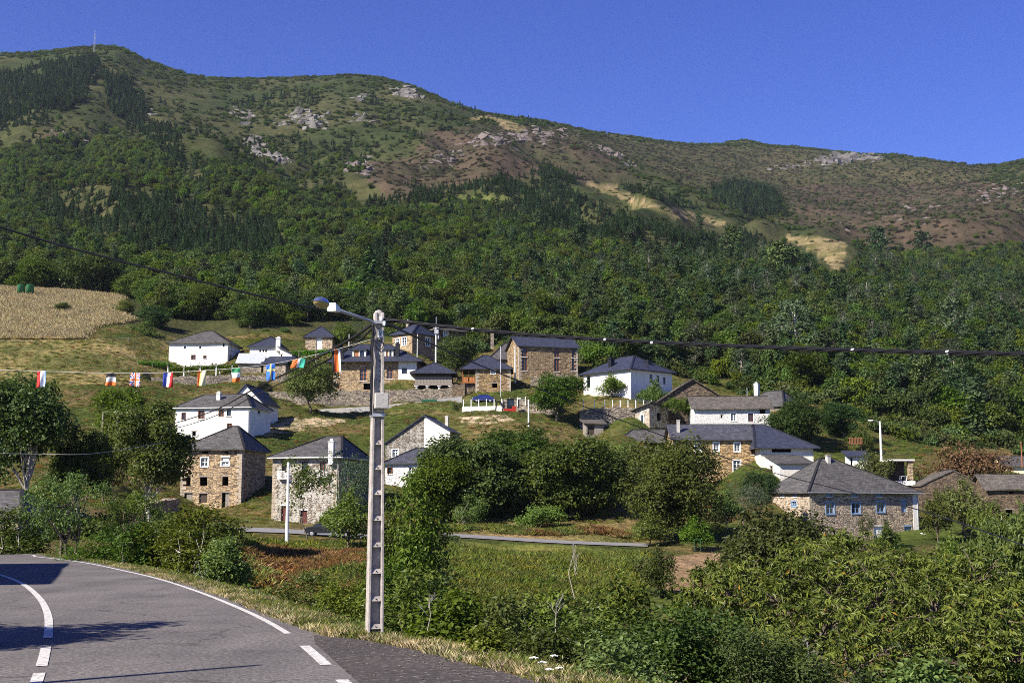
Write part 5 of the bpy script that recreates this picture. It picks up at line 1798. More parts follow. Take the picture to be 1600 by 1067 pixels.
def scatter(name, label, pts, scl, rot, idx, keys, trunks=True):
    """one object: vertices carry instances of the plant kinds in keys"""
    objs = []
    for which in ((0, 1) if trunks else (0,)):
        colx = bpy.data.collections.new(name + ('_plants' if which == 0 else '_stems'))
        for i, k in enumerate(keys):
            o = bpy.data.objects.new('%s_%02d_%d' % (name, i, which), TREE[k][which])
            colx.objects.link(o)
        objs.append(colx)
    me = bpy.data.meshes.new(name)
    me.vertices.add(len(pts))
    me.vertices.foreach_set('co', np.ascontiguousarray(pts, np.float32).ravel())
    for nm, ty, data, prop in (('scl', 'FLOAT_VECTOR', scl, 'vector'), ('rot', 'FLOAT_VECTOR', rot, 'vector'), ('idx', 'INT', idx, 'value')):
        a = me.attributes.new(nm, ty, 'POINT')
        a.data.foreach_set(prop, np.ascontiguousarray(data, np.int32 if ty == 'INT' else np.float32).ravel())
    o = link(name, me)
    tag(o, label, None, None, 'stuff')
    ng = bpy.data.node_groups.new(name, 'GeometryNodeTree')
    ng.interface.new_socket('Geometry', in_out='INPUT', socket_type='NodeSocketGeometry')
    ng.interface.new_socket('Geometry', in_out='OUTPUT', socket_type='NodeSocketGeometry')
    gi = ng.nodes.new('NodeGroupInput'); go = ng.nodes.new('NodeGroupOutput')
    jn = ng.nodes.new('GeometryNodeJoinGeometry')
    at = {}
    for nm, ty in (('scl', 'FLOAT_VECTOR'), ('rot', 'FLOAT_VECTOR'), ('idx', 'INT')):
        q = ng.nodes.new('GeometryNodeInputNamedAttribute'); q.data_type = ty; q.inputs['Name'].default_value = nm
        at[nm] = q.outputs['Attribute']
    for colx in objs:
        ci = ng.nodes.new('GeometryNodeCollectionInfo')
        ci.inputs['Collection'].default_value = colx
        ci.inputs['Separate Children'].default_value = True
        ci.inputs['Reset Children'].default_value = True
        ip = ng.nodes.new('GeometryNodeInstanceOnPoints')
        ip.inputs['Pick Instance'].default_value = True
        ng.links.new(gi.outputs[0], ip.inputs['Points'])
        ng.links.new(ci.outputs[0], ip.inputs['Instance'])
        ng.links.new(at['idx'], ip.inputs['Instance Index'])
        ng.links.new(at['rot'], ip.inputs['Rotation'])
        ng.links.new(at['scl'], ip.inputs['Scale'])
        ng.links.new(ip.outputs[0], jn.inputs[0])
    ng.links.new(jn.outputs[0], go.inputs[0])
    md = o.modifiers.new('plants', 'NODES')
    md.node_group = ng
    return o


g = np.random.default_rng(77)


def sample(n, r0, r1, a0=-27, a1=27):
    """uniform random points over the ground between two distances"""
    r = np.sqrt(g.uniform(r0 * r0, r1 * r1, n)); a = np.radians(g.uniform(a0, a1, n))
    x = r * np.sin(a); y = r * np.cos(a)
    z = ground(x, y)
    px, py = proj(x, y, z)
    return x, y, z, px, py, r


WOODLINE = [(-900, 400), (0, 420), (60, 436), (230, 455), (250, 500), (330, 500), (420, 505), (470, 505), (540, 500), (600, 512), (700, 535), (770, 540), (800, 525), (905, 545), (920, 575), (1050, 572), (1120, 590), (1165, 605), (1240, 612), (1330, 640), (1400, 690), (1440, 705), (1560, 705), (1640, 700), (2400, 690)]


def interp_line(line, px):
    return np.interp(px, [p[0] for p in line], [p[1] for p in line])


POLY['clear_a'] = [(898, 282), (940, 283), (1005, 308), (1075, 326), (1142, 344), (1136, 374), (1040, 360), (965, 334), (905, 306)]
POLY['clear_b'] = [(1220, 364), (1330, 374), (1336, 452), (1292, 448), (1236, 406)]
CLEAR = ('track_a', 'track_b', 'track_c', 'clear_a', 'clear_b')
NOTREE = [POLY[k] for k in ('field', 'terrace') + CLEAR]
PLANT = {  # conifer plantations
    'a': [(60, 300), (200, 290), (320, 320), (420, 350), (470, 395), (420, 430), (300, 425), (180, 395), (60, 345)],
    'b': [(560, 325), (660, 295), (760, 280), (860, 268), (910, 284), (900, 297), (800, 301), (700, 312), (600, 335)],
    'c': [(820, 300), (930, 300), (1060, 340), (1180, 372), (1190, 395), (1080, 420), (960, 395), (860, 370), (760, 345)],
    'd': [(945, 290), (970, 288), (1060, 315), (1120, 335), (1115, 343), (1020, 320)],
    'e': [(1110, 300), (1160, 290), (1215, 300), (1235, 335), (1190, 345), (1130, 325)],
    'f': [(-100, 95), (60, 92), (130, 86), (150, 110), (130, 160), (60, 195), (-100, 200)],
    'g': [(150, 115), (200, 130), (260, 200), (330, 290), (300, 300), (240, 230), (170, 150)],
    'zz': [(0, 0), (0, 1), (1, 1)],
    'h': [(560, 395), (600, 385), (625, 440), (600, 480), (560, 478)],
}
WPOLY = [(-500, 260), (0, 240), (120, 215), (260, 235), (380, 265), (470, 300), (540, 290), (560, 340), (700, 330), (820, 320), (900, 345), (1000, 395), (1120, 415), (1220, 395), (1330, 425), (1400, 395), (1500, 400), (1700, 380), (2400, 360), (2400, 720), (-500, 720)]

pts_l = []; keys_w = ['wood0', 'wood1', 'wood2', 'wood3', 'wood4', 'wood5', 'fir0', 'fir1', 'fir2', 'cedar0', 'cedar1', 'pine0', 'pine1', 'pine2', 'euc0', 'euc1', 'bush0', 'bush1', 'bush2', 'heath0', 'heath1']
KI = {k: i for i, k in enumerate(keys_w)}
alltrees = []   # x y z px py r key scale_xy scale_z


def add_trees(x, y, z, px, py, r, m, kf, sfn):
    for i in np.nonzero(m)[0]:
        k = kf(i)
        sx, sz = sfn(i, k)
        alltrees.append((x[i], y[i], z[i], px[i], py[i], r[i], KI[k], sx, sz))


def u(a, b): return float(g.uniform(a, b))


# broadleaf wood, 280-1050 m
x, y, z, px, py, r = sample(78000, 250, 1050)
below = py < interp_line(WOODLINE, px)
inw = inpoly(px, py, WPOLY) & below
for pl in NOTREE: inw &= ~inpoly(px, py, pl)
for pl in PLANT.values(): inw &= ~inpoly(px, py, pl)
dens = 0.55 + 0.45 * fbm(x, y, 90, 3) * 1.6
dens = np.where(px > 950, np.maximum(dens, .75), dens)
dens = np.where(r > 700, dens * .75, dens)
inw &= g.random(len(x)) < dens
kn = fbm(x + 50, y + 80, 55, 3)
right = px > 900


def kfun(i):
    q = u(0, 1)
    if right[i] and r[i] < 700:
        if kn[i] > .22 and q < .55: return ['pine0', 'pine1', 'pine2', 'fir1', 'fir2'][int(u(0, 5))]
        if q < .07: return 'cedar%d' % int(u(0, 2))
        if q < .085: return 'euc%d' % int(u(0, 2))
        if q < .2: return 'pine%d' % int(u(0, 3))
    else:
        if q < .06: return 'pine%d' % int(u(0, 3))
        if kn[i] < -.35 and q < .4: return 'fir%d' % int(u(0, 3))
    if kn[i] > .1 and u(0, 1) < .3: return 'wood3'
    return 'wood%d' % int(u(0, 6))


def sfun(i, k):
    s = u(.36, .78)
    if r[i] < 480: s *= 1.1
    if k.startswith('wood'): return s * u(.85, 1.2), s * u(.85, 1.25)
    if k.startswith('euc'): return s * u(.7, 1), s * u(.6, .9)
    if k.startswith('fir'): return s * u(1.0, 1.5), s * u(.9, 1.4)
    return s * u(.8, 1.1), s * u(.65, 1.0)


add_trees(x, y, z, px, py, r, inw, kfun, sfun)
# conifer plantations
x, y, z, px, py, r = sample(60000, 420, 1450)
ip = np.zeros(len(x), bool)
jx = fbm(x, y + 70, 45, 3) * 26; jy = fbm(x + 70, y, 45, 3) * 12
for pl in PLANT.values(): ip |= inpoly(px + jx, py + jy, pl)
for k in CLEAR: ip &= ~inpoly(px, py, POLY[k])
ip &= g.random(len(x)) < np.clip(.9 + fbm(x, y, 30, 2), .45, 1)


def kfir(i): return 'fir%d' % int(u(0, 3))


add_trees(x, y, z, px, py, r, ip, kfir, lambda i, k: (u(.5, .85) * (1.5 if r[i] > 1150 else 1), u(.28, .68) * (1.5 if r[i] > 1150 else 1)))
# scattered trees and bushes over the mountain
x, y, z, px, py, r = sample(85000, 520, 2250)
hp = np.zeros(len(x), bool)
for k in ('heath_a', 'heath_b', 'heath_c'): hp |= inpoly(px, py, POLY[k])
bad = np.zeros(len(x), bool)
for k in CLEAR: bad |= inpoly(px, py, POLY[k])
cl = fbm(x - 40, y + 400, 110, 4)
green = ~hp & ~bad & (g.random(len(x)) < np.clip(.52 + cl * 1.1, .14, .95))
mt = py > 60
cl2 = fbm(x + 7, y - 9, 26, 3)
jx = fbm(x, y + 70, 45, 3) * 26; jy = fbm(x + 70, y, 45, 3) * 12
for pk in 'abcdefgh': green &= ~inpoly(px + jx, py + jy, PLANT[pk])
green &= mt & (g.random(len(x)) < np.clip(.85 + cl2 * 2.2, .15, 1))
gul = (cl > -.02) & (r < 1500) & ~((px > 880) & (py < 300))


def kgreen(i):
    q = u(0, 1)
    if gul[i] and py[i] > 170 and q < .42: return 'wood%d' % int(u(0, 6))
    if gul[i] and q < .5 and py[i] > 150: return 'fir%d' % int(u(0, 3))
    return ['bush0', 'bush1', 'bush2', 'heath1'][int(u(0, 4))]


def sgreen(i, k):
    if k.startswith('wood'):
        s = u(.28, .72); return s, s * u(.75, 1)
    if k.startswith('fir'):
        s = u(.5, .9); return s * 1.3, s
    s = u(.7, 2.0) * (1 if r[i] < 1200 else 1.4); return s, s * u(.5, .9)


add_trees(x, y, z, px, py, r, green, kgreen, sgreen)
hm = hp & ~bad & (g.random(len(x)) < .45)


def kheath(i):
    q = u(0, 1)
    if px[i] > 1200 and cl[i] > -.05 and q < .2: return 'wood%d' % int(u(0, 6))
    if bad[i]: return 'heath%d' % int(u(0, 2))
    if q < .02: return 'wood2'
    if q < .12: return 'bush%d' % int(u(0, 3))
    return 'heath0' if q < .85 else 'heath1'


hm |= bad & (g.random(len(x)) < .12)
add_trees(x, y, z, px, py, r, hm, kheath, lambda i, k: (lambda s: (s, s * u(.6, .9)))(u(.8, 1.7) if not k.startswith('wood') else u(.25, .55)))
# scrub around and above the village and on the banks
x, y, z, px, py, r = sample(16000, 60, 300, -26, 26)
n2 = fbm(x + 10, y - 30, 12, 3)
wl = interp_line(WOODLINE, px)
inb = (py < wl + 14) & (r > 235) & (g.random(len(x)) < .5)
for pl in NOTREE: inb &= ~inpoly(px, py, pl)
mid = (r < 127) & (edge_sd(x, y) > 4) & (g.random(len(x)) < .32)
for k in ('fern', 'bank', 'bank2', 'garden'): mid &= ~inpoly(px, py, POLY[k])
mid &= ~((py > 815) & (py < 860) & (r > 126) & (r < 140))


def kb(i): return ['bush0', 'bush1', 'bush2'][int(u(0, 3))]


add_trees(x, y, z, px, py, r, inb, kb, lambda i, k: (lambda s: (s, s * u(.7, 1.2)))(u(.6, 1.5)))
add_trees(x, y, z, px, py, r, mid, kb, lambda i, k: (lambda s: (s, s * u(.7, 1.1)))(u(.4, 1.0)))

# the nearest trees of the wood stand as objects of their own, the rest is one mass
AT = np.array([[float(q) for q in t_] for t_ in alltrees])
istree = np.array([not keys_w[int(k)].startswith(('bush', 'heath')) for k in AT[:, 6]])
infr = (AT[:, 3] > -30) & (AT[:, 3] < 1630)
cand = np.nonzero(istree & infr)[0]
cand = cand[np.argsort(AT[cand, 5] / AT[cand, 7])]
solo = cand[:270]
solo_set = np.zeros(len(AT), bool); solo_set[solo] = True
ZONES = [(330, 'above the dry field'), (520, 'above the upper-left white houses'), (800, 'behind the dormer stone house'), (910, 'behind the tall stone house'),
         (1060, 'behind the blue-roofed white house'), (1300, 'behind the ruined gable house'), (1420, 'above the white hut'), (9999, 'above the reddish tree')]
KNAME = {'wood': ('broadleaf_tree', 'broadleaf'), 'fir': ('conifer', 'narrow dark conifer'), 'ceda': ('cedar', 'wide dark layered conifer'), 'pine': ('pine_tree', 'tall clumpy-crowned pine'), 'euc': ('eucalyptus', 'tall grey-green lacy tree')}
TONE = {'wood0': 'mid green', 'wood1': 'tall mid green', 'wood2': 'dark green', 'wood3': 'bright green', 'wood4': 'wide mid green', 'wood5': 'tall deep green'}
ORD = ['leftmost', 'second from left', 'third from left', 'fourth from left', 'fifth from left', 'sixth from left', 'seventh from left', 'eighth from left', 'ninth from left', 'tenth from left', 'eleventh from left', 'twelfth from left', 'thirteenth from left', 'fourteenth from left', 'fifteenth from left', 'sixteenth from left']
info = {}
for i in solo:
    px0, r0 = AT[i, 3], AT[i, 5]
    key = keys_w[int(AT[i, 6])]
    nm, ds = KNAME[[q for q in KNAME if key.startswith(q)][0]]
    zone = [t_ for lim, t_ in ZONES if px0 < lim][0]
    lev = 'low in the wood' if r0 < 330 else ('midway up the wood' if r0 < 420 else 'high in the wood')
    if 'broadleaf' in ds and len(TONE.get(key, '').split()) == 3: lev = lev.replace('midway up', 'amid')
    info.setdefault(((TONE.get(key, '') + ' ' + ds + ' ' + lev).strip() + ' ' + zone, nm, zone), []).append(i)
for (lb, nm, zone), mem in info.items():
    mem = sorted(mem, key=lambda q: AT[q, 3])
    for n_o, i in enumerate(mem):
        x_, y_, z_, px0, py0, r0, k, sx, sz = AT[i]
        key = keys_w[int(k)]
        l2 = lb if len(mem) == 1 else lb + ', ' + ORD[min(n_o, len(ORD) - 1)]
        place(key, x_, y_, z_ - .2, sx, sz, float(g.uniform(0, 6.28)), l2, 'tree', 'trees of the wood ' + zone, nm)
rest = np.nonzero(~solo_set)[0]


def hit(px, py, lo=60):
    a, b_, c_ = ray(px, py)
    t_ = _ds / b_
    zg_ = ground(a * t_, _ds)
    ok = np.nonzero((EYE + c_ * t_ < zg_) & (_ds > lo))[0]
    return P(px, py, _ds[ok[0]]) if len(ok) else None


_ds = np.exp(np.linspace(math.log(60), math.log(2600), 420))


def hero(key, px, top, base, width, label, name):
    q = hit(px, base, 200)
    if q is not None: T_(key, px, top, q.y, width, label, name, base=base)


hero('pine2', 1146, 353, 416, 30, 'tall bare-stemmed pine standing alone on the slope', 'pine_tree')
hero('pine0', 1136, 357, 414, 24, 'tall bare-stemmed pine left of its lone twin', 'pine_tree')
hero('pine2', 990, 352, 387, 30, 'umbrella-crowned pine on the spur above the blue-roofed house', 'pine_tree')
hero('pine1', 905, 350, 402, 34, 'pine with pale stem above the tall new stone house', 'pine_tree')
hero('pine0', 1092, 333, 362, 18, 'small dark pine on the pale firebreak', 'pine_tree')
hero('pine2', 1215, 378, 448, 48, 'tallest pine left of the pale clearing', 'pine_tree')
hero('pine0', 1238, 386, 446, 40, 'pine with straight stem beside the pale clearing', 'pine_tree')
hero('pine1', 1265, 397, 440, 36, 'dark pine in front of the pale clearing', 'pine_tree')
hero('cedar0', 1420, 462, 540, 60, 'wide dark layered conifer high in the right-hand wood', 'cedar')
hero('euc0', 1242, 468, 578, 85, 'big lacy eucalyptus with pale forked stems in the right-hand wood', 'eucalyptus')
hero('euc1', 1490, 468, 560, 72, 'lone grey-green eucalyptus with pale stem at right', 'eucalyptus')
hero('pine1', 1370, 355, 400, 36, 'dark pine at the edge of the far heath', 'pine_tree')
hero('pine0', 1440, 362, 402, 40, 'spreading pine below the far right heath', 'pine_tree')
hero('cedar1', 578, 385, 470, 60, 'tall dark cypress-like conifers above the lamp', 'cedar')
hero('cedar0', 603, 395, 472, 46, 'dark conifer just right of the tall dark group above the lamp', 'cedar')
hero('pine2', 830, 392, 440, 44, 'pine with flat clumps above the electricity pole', 'pine_tree')


def do_scatter(name, label, sel, trunks):
    A_s = AT[sel]
    n = len(sel)
    rot = np.stack([g.normal(size=n) * .05, g.normal(size=n) * .05, g.uniform(0, 6.283, n)], 1)
    pts = A_s[:, :3].copy(); pts[:, 2] -= .25
    scl = np.stack([A_s[:, 7], A_s[:, 7], A_s[:, 8]], 1)
    return scatter(name, label, pts, scl, rot, A_s[:, 6].astype(int), keys_w, trunks)


kk = AT[rest, 6].astype(int)
tr_sel = rest[istree[rest]]
do_scatter('woodland', 'mixed broadleaf and pine woodland covering the mountainside', tr_sel, True)
do_scatter('scrub', 'low green and brown scrub over the mountain and banks', rest[~istree[rest]], False)
print('TREES', len(AT), 'solo', len(solo), 'mass', len(tr_sel), 'scrub', int((~istree[rest]).sum()))


# grass: tufts on the verge, dry grass in the field, bracken and fern on the banks
def tuft(key, seed, mat, n, h, w, sp, lean=.45):
    g_ = np.random.default_rng(seed)
    base = np.stack([g_.normal(size=n) * sp, g_.normal(size=n) * sp, np.full(n, -.02)], 1)
    ax = np.stack([g_.normal(size=n) * lean, g_.normal(size=n) * lean, np.ones(n)], 1)
    nrm = np.stack([g_.normal(size=n), g_.normal(size=n), np.full(n, .3)], 1)
    cm = leaf_mesh('tuft_' + key, base, nrm, ax, h * g_.uniform(.5, 1.2, n), np.full(n, w), M[mat], g_.random(n), fold=.1, droop=.25)
    TREE[key] = (cm, None, h, sp * 4)


tuft('grass', 1, 'lf_grass', 60, .16, .010, .10)
tuft('straw', 2, 'lf_straw', 50, .17, .009, .11)
tuft('field', 3, 'lf_straw', 60, .75, .07, .5, .3)
tuft('meadow', 4, 'lf_grass', 60, .45, .06, .5, .4)
tuft('brack', 5, 'lf_bracken', 70, .5, .11, .4, .9)
tuft('fern', 6, 'lf_fern', 90, .5, .12, .45, .9)
tuft('weed', 7, 'lf_elder', 90, .13, .05, .2, .9)


def grass(name, label, x, y, m, keys, smin, smax, kidx=None):
    x = x[m]; y = y[m]
    n = len(x)
    z = ground(x, y)
    s = g.uniform(smin, smax, n)
    idx = g.integers(0, len(keys), n) if kidx is None else kidx[m]
    scatter(name, label, np.stack([x, y, z], 1), np.stack([s, s, s * g.uniform(.7, 1.2, n)], 1), np.stack([np.zeros(n), np.zeros(n), g.uniform(0, 6.28, n)], 1), idx, keys, False)


# verge along the tarmac
sh = [p for p in shoulder if -2 < p.y < 75 and p.x > -36]
vx = []; vy = []
for a, b_ in zip(sh[:-1], sh[1:]):
    l = (b_ - a).length
    dens = 170 if a.y < 30 else 70
    n = int(l * dens)
    t_ = g.random(n)
    nrm_ = Vector((b_.y - a.y, -(b_.x - a.x), 0)).normalized()
    o = np.abs(g.normal(size=n)) * 1.1 + .02
    vx.append(a.x + (b_.x - a.x) * t_ + nrm_.x * o); vy.append(a.y + (b_.y - a.y) * t_ + nrm_.y * o)
vx = np.concatenate(vx); vy = np.concatenate(vy)
sd_ = edge_sd(vx, vy)
ki = np.where(sd_ < .16, (g.random(len(vx)) < .7).astype(int), np.where(g.random(len(vx)) < .18, 1, 0))
ki = np.where((sd_ > .9) & (g.random(len(vx)) < .18), 2, ki)
grass('verge_grass', 'green and straw coloured grass along the road edge', vx, vy, sd_ > .02, ['grass', 'straw', 'weed'], .45, 1.15, ki)
# dry field and terraces
x, y, z, px, py, r = sample(60000, 225, 360, -26, -10)
m = inpoly(px, py, POLY['field'])
grass('dry_grass', 'tall dry golden grass of the hillside field', x, y, m, ['field'], .7, 1.5)
x, y, z, px, py, r = sample(60000, 140, 300, -26, 20)
vm = (py < 818) & ~inpoly(px, py, POLY['field']) & (py > 505) & (g.random(len(x)) < .5)
grass('meadow_grass', 'rough grass on the village slopes', x, y, vm, ['meadow', 'meadow', 'meadow', 'fern', 'meadow', 'meadow', 'brack'], .25, .7)
x, y, z, px, py, r = sample(24000, 62, 142, -20, 14)
lanez = (y > 121) & (y < 138.5) & (py < 866)
ib = (inpoly(px, py, POLY['bank']) | inpoly(px, py, POLY['bank2'])) & ~lanez
ifn = inpoly(px, py, POLY['fern']) & ~lanez
nb_ = fbm(x, y, 5, 3)
nb_ = np.where(inpoly(px, py, POLY['bank2']), nb_ - .3, nb_)
ki = np.where(ifn, 1, np.where(nb_ > -.12, 0, np.where(nb_ > -.35, 2, 1)))
grass('bracken', 'brown bracken and green fern on the banks below the lane', x, y, (ib & (g.random(len(x)) < .8)) | ifn, ['brack', 'fern', 'meadow'], .6, 1.3, ki)

# loose stones on the lay-by and along the tarmac edge
def pebble():
    bm = bmesh.new(); bmesh.ops.create_icosphere(bm, subdivisions=1, radius=.022)
    for v_ in bm.verts: v_.co *= 1 + random.uniform(-.3, .3); v_.co.z *= .6
    me = bpy.data.meshes.new('pebble'); bm.to_mesh(me); bm.free(); me.materials.append(plain('pebble_stone', (.17, .145, .12), .9, .5, 30))
    TREE['pebble'] = (me, None, .04, .04)


pebble()
n = 3000
gx = g.uniform(-5, 3.2, n); gy = g.uniform(11, 26, n)
sde = edge_sd(gx, gy)
gpx, gpy = proj(gx, gy, np.zeros(n))
lay_px = [(1000, 1240), (860, 1069), (800, 1052), (650, 1014), (515, 994), (470, 990), (500, 1018), (550, 1062), (640, 1150), (740, 1240)]
ml = inpoly(gpx + g.normal(size=n) * 6, gpy + g.normal(size=n) * 3, lay_px) & (sde < .15) & (g.random(n) < np.clip(.35 + (sde > -.8) * .6, 0, 1))
sN = int(ml.sum())
sp_s = g.uniform(.25, .95, sN)
scatter('loose_gravel', 'loose stones scattered over the dark lay-by', np.stack([gx[ml], gy[ml], np.full(sN, .012)], 1), np.stack([sp_s, sp_s, sp_s], 1), np.stack([np.zeros(sN), np.zeros(sN), g.uniform(0, 6, sN)], 1), np.zeros(sN, int), ['pebble'], False)
M['bin_green'] = plain('bin_green', (0.025, 0.085, 0.045), .5, .2, 3)

# ------------------------------------------------------------------ walls, poles, things
def wall_line(name, label, pts, thick, mat, cat='wall', jit=.12, step=.6, cap=None):
    """pts: px, base py, top py, distance"""
    b = MB()
    g_ = np.random.default_rng(len(label))
    fr = []
    for (p0, b0, t0, d0), (p1, b1, t1, d1) in zip(pts[:-1], pts[1:]):
        A0 = P(p0, b0, d0); A1 = P(p1, b1, d1)
        n = max(1, int((A1 - A0).length / step))
        for i in range(n):
            s_ = i / n
            q = A0.lerp(A1, s_)
            fr.append((q, P(p0, t0, d0).z + (P(p1, t1, d1).z - P(p0, t0, d0).z) * s_))
    A1 = P(pts[-1][0], pts[-1][1], pts[-1][3]); fr.append((A1, P(pts[-1][0], pts[-1][2], pts[-1][3]).z))
    org = fr[0][0].copy()
    n = len(fr)
    f_lo = []; f_hi = []; b_lo = []; b_hi = []
    for i, (q, zt) in enumerate(fr):
        d = (fr[min(i + 1, n - 1)][0] - fr[max(i - 1, 0)][0]); d.z = 0
        nn = Vector((-d.y, d.x, 0)).normalized() * thick
        z_ = zt + float(g_.normal()) * jit
        f_lo.append(Vector((q.x, q.y, q.z - 2)) - org); f_hi.append(Vector((q.x, q.y, z_)) - org)
        b_lo.append(Vector((q.x, q.y, q.z - 2)) + nn - org); b_hi.append(Vector((q.x, q.y, z_ + float(g_.normal()) * jit * .5)) + nn - org)
    for i in range(n - 1):
        b.quad(f_lo[i], f_lo[i + 1], f_hi[i + 1], f_hi[i]); b.quad(f_hi[i], f_hi[i + 1], b_hi[i + 1], b_hi[i]); b.quad(b_lo[i + 1], b_lo[i], b_hi[i], b_hi[i + 1])
    for i in (0, n - 1): b.quad(f_lo[i], f_hi[i], b_hi[i], b_lo[i])
    o = b.build(name, M[mat])
    o.location = org
    return tag(o, label, cat)


for nm_, lb_, pts_w, th_w, mt_w, jt_w in WALLS:
    wall_line(nm_, lb_, pts_w, th_w + (1.3 if 'parapet' not in nm_ else .1), mt_w, jit=jt_w)
wall_line('stone_wall', 'dark stone gate wall between granary and gallery house', [(706, 612, 602, 240), (726, 622, 600, 238)], .6, 'stone_dark')
wall_line('hedge_wall', 'low mossy wall in front of the blue-windowed house', [(1395, 866, 852, 157), (1480, 864, 851, 158)], .5, 'lf_dark', jit=.1)
wall_line('concrete_ramp', 'pale concrete ramp at the right end of the blue-windowed house', [(1441, 853, 832, 166), (1452, 852, 835, 166), (1480, 852, 847, 164)], 3.0, 'concrete_pale', 'ramp', jit=.01)
wall_line('whitewashed_wall', 'white lane wall seen through the trees at left', [(0, 715, 706, 176), (60, 705, 697, 178), (120, 696, 686, 180), (180, 688, 678, 182), (200, 686, 676, 182)], .4, 'concrete_pale', jit=.03)


def post(px, base, top, D, w, mat, label, name='utility_pole', cat='pole', lamp=0, cross=False, taper=.6):
    p0 = P(px, base, D); p1 = P(px, top, D)
    hgt = p1.z - p0.z
    root = empty(name, p0)
    tag(root, label, cat)
    b = MB(); b.tube([(0, 0, -.8), (0, 0, hgt * .5), (0, 0, hgt)], [w / 2, w / 2 * (1 + taper) / 2, w / 2 * taper], 8)
    b.build('shaft', M[mat], root)
    if lamp:
        b = MB(); b.tube([(0, 0, hgt - .25), (lamp * .9, -.3, hgt + .05), (lamp * 1.5, -.5, hgt + .1)], [.04, .035, .03], 6)
        a_ = b.build('lamp_arm', M['metal'], root)
        b = MB(); b.box(min(lamp * 1.3, lamp * 1.95), -.68, hgt + .02, max(lamp * 1.3, lamp * 1.95), -.38, hgt + .18)
        b.build('lamp_head', M['white_paint'], a_)
    if cross:
        b = MB()
        b.box(-.05, -.05, hgt - .1, .05, .05, hgt + 1.4)
        b.build('top_rod', M['metal'], root)
        b = MB()
        b.box(-.3, -.3, hgt - 2.0, .5, -.15, hgt - 1.2); b.box(.35, -.2, hgt - 3.0, .6, .2, hgt - 2.3); b.box(-.6, -.12, hgt - .9, .6, -.04, hgt - .8)
        b.build('fittings', M['metal'], root)
    return root


post(448, 846, 722, 121, .34, 'white_paint', 'white concrete post on the brown bank before the balcony house')
post(826, 684, 624, 213, .34, 'concrete_pale', 'pale lamp post on the grass below the excavator', 'lamp_post', 'lamp post', lamp=-1)
post(782, 626, 541, 236, .16, 'metal', 'thin metal pole before the gallery house', taper=.8)
post(805, 592, 541, 244, .34, 'concrete_pale', 'pale post at the left corner of the tall stone house')
post(681, 560, 506, 250, .36, 'concrete_pale', 'concrete electricity pole with fittings behind the granary', cross=True)
post(1377, 712, 658, 196, .42, 'concrete_pale', 'pale lamp post above the white hut', 'lamp_post', 'lamp post', lamp=-1)
post(196, 640, 612, 190, .16, 'metal', 'short street lamp on the slope under the union flag', 'lamp_post', 'lamp post', lamp=1)
post(545, 560, 522, 262, .25, 'concrete_pale', 'short pale post above the left dormer')
post(652, 552, 522, 262, .2, 'concrete_pale', 'pale post beside the corner-on stone house')
post(1168, 640, 606, 232, .18, 'metal', 'thin mast beside the chimney of the grey-roofed house')
post(1041, 558, 538, 300, .14, 'metal', 'thin pole at the edge of the wood behind the blue-roofed house')
post(1597, 722, 690, 200, .25, 'rust', 'short post above the cream house at the right edge')


def fence(label, pts, mat, hgt, w, gap, rails=(.5, .9), name='post_fence'):
    P3 = []
    for (p0, b0, d0), (p1, b1, d1) in zip(pts[:-1], pts[1:]):
        a = P(p0, b0, d0); c_ = P(p1, b1, d1)
        n = max(1, int((c_ - a).length / gap))
        P3 += [a.lerp(c_, i / n) for i in range(n)]
    P3.append(P(*pts[-1]))
    root = empty(name, P3[0])
    tag(root, label, 'fence')
    me = None
    b = MB(); b.box(-w / 2, -w / 2, -.4, w / 2, w / 2, hgt)
    me = b.mesh('post', M[mat])
    for q in P3:
        o = link('post', me, root); o.location = q - P3[0]
    b = MB()
    for s_ in rails:
        b.tube([q - P3[0] + Vector((0, -w / 2 - .01, hgt * s_)) for q in P3], .012, 4)
    b.build('wire', M['metal'], root)


fence('white posts along the terrace above the excavator', [(724, 635, 229.2), (784, 634, 229.2), (870, 625, 229.8)], 'white_paint', 1.25, .14, 1.35)
fence('row of white fence posts below the blue-roofed white house', [(912, 636, 226.5), (945, 637, 226), (1042, 637, 225)], 'white_paint', 1.35, .13, 1.25)
fence('old wire fence across the mown terrace', [(-20, 568, 253), (60, 568, 253), (130, 566, 253), (210, 565, 254)], 'wood_grey', 1.3, .10, 4.2)
fence('wire fence along the foot of the dry field', [(-20, 543, 264), (90, 541, 265), (200, 537, 266)], 'wood_grey', 1.4, .10, 6.0)
# red terrace fence with an awning behind
root = empty('red_fence', P(1327, 694, 201)); tag(root, 'small red slatted fence on the terrace above the white hut', 'fence')
b = MB(); b.box(-.1, -.04, .9, 2.1, .04, 1.0); b.box(-.1, -.04, .15, 2.1, .04, .25); b.build('rail', M['rust'], root)
for i in range(9):
    b = MB(); b.box(i * .24, -.09, 0, i * .24 + .11, -.045, 1.0); b.build('slat', M['rust'], root)
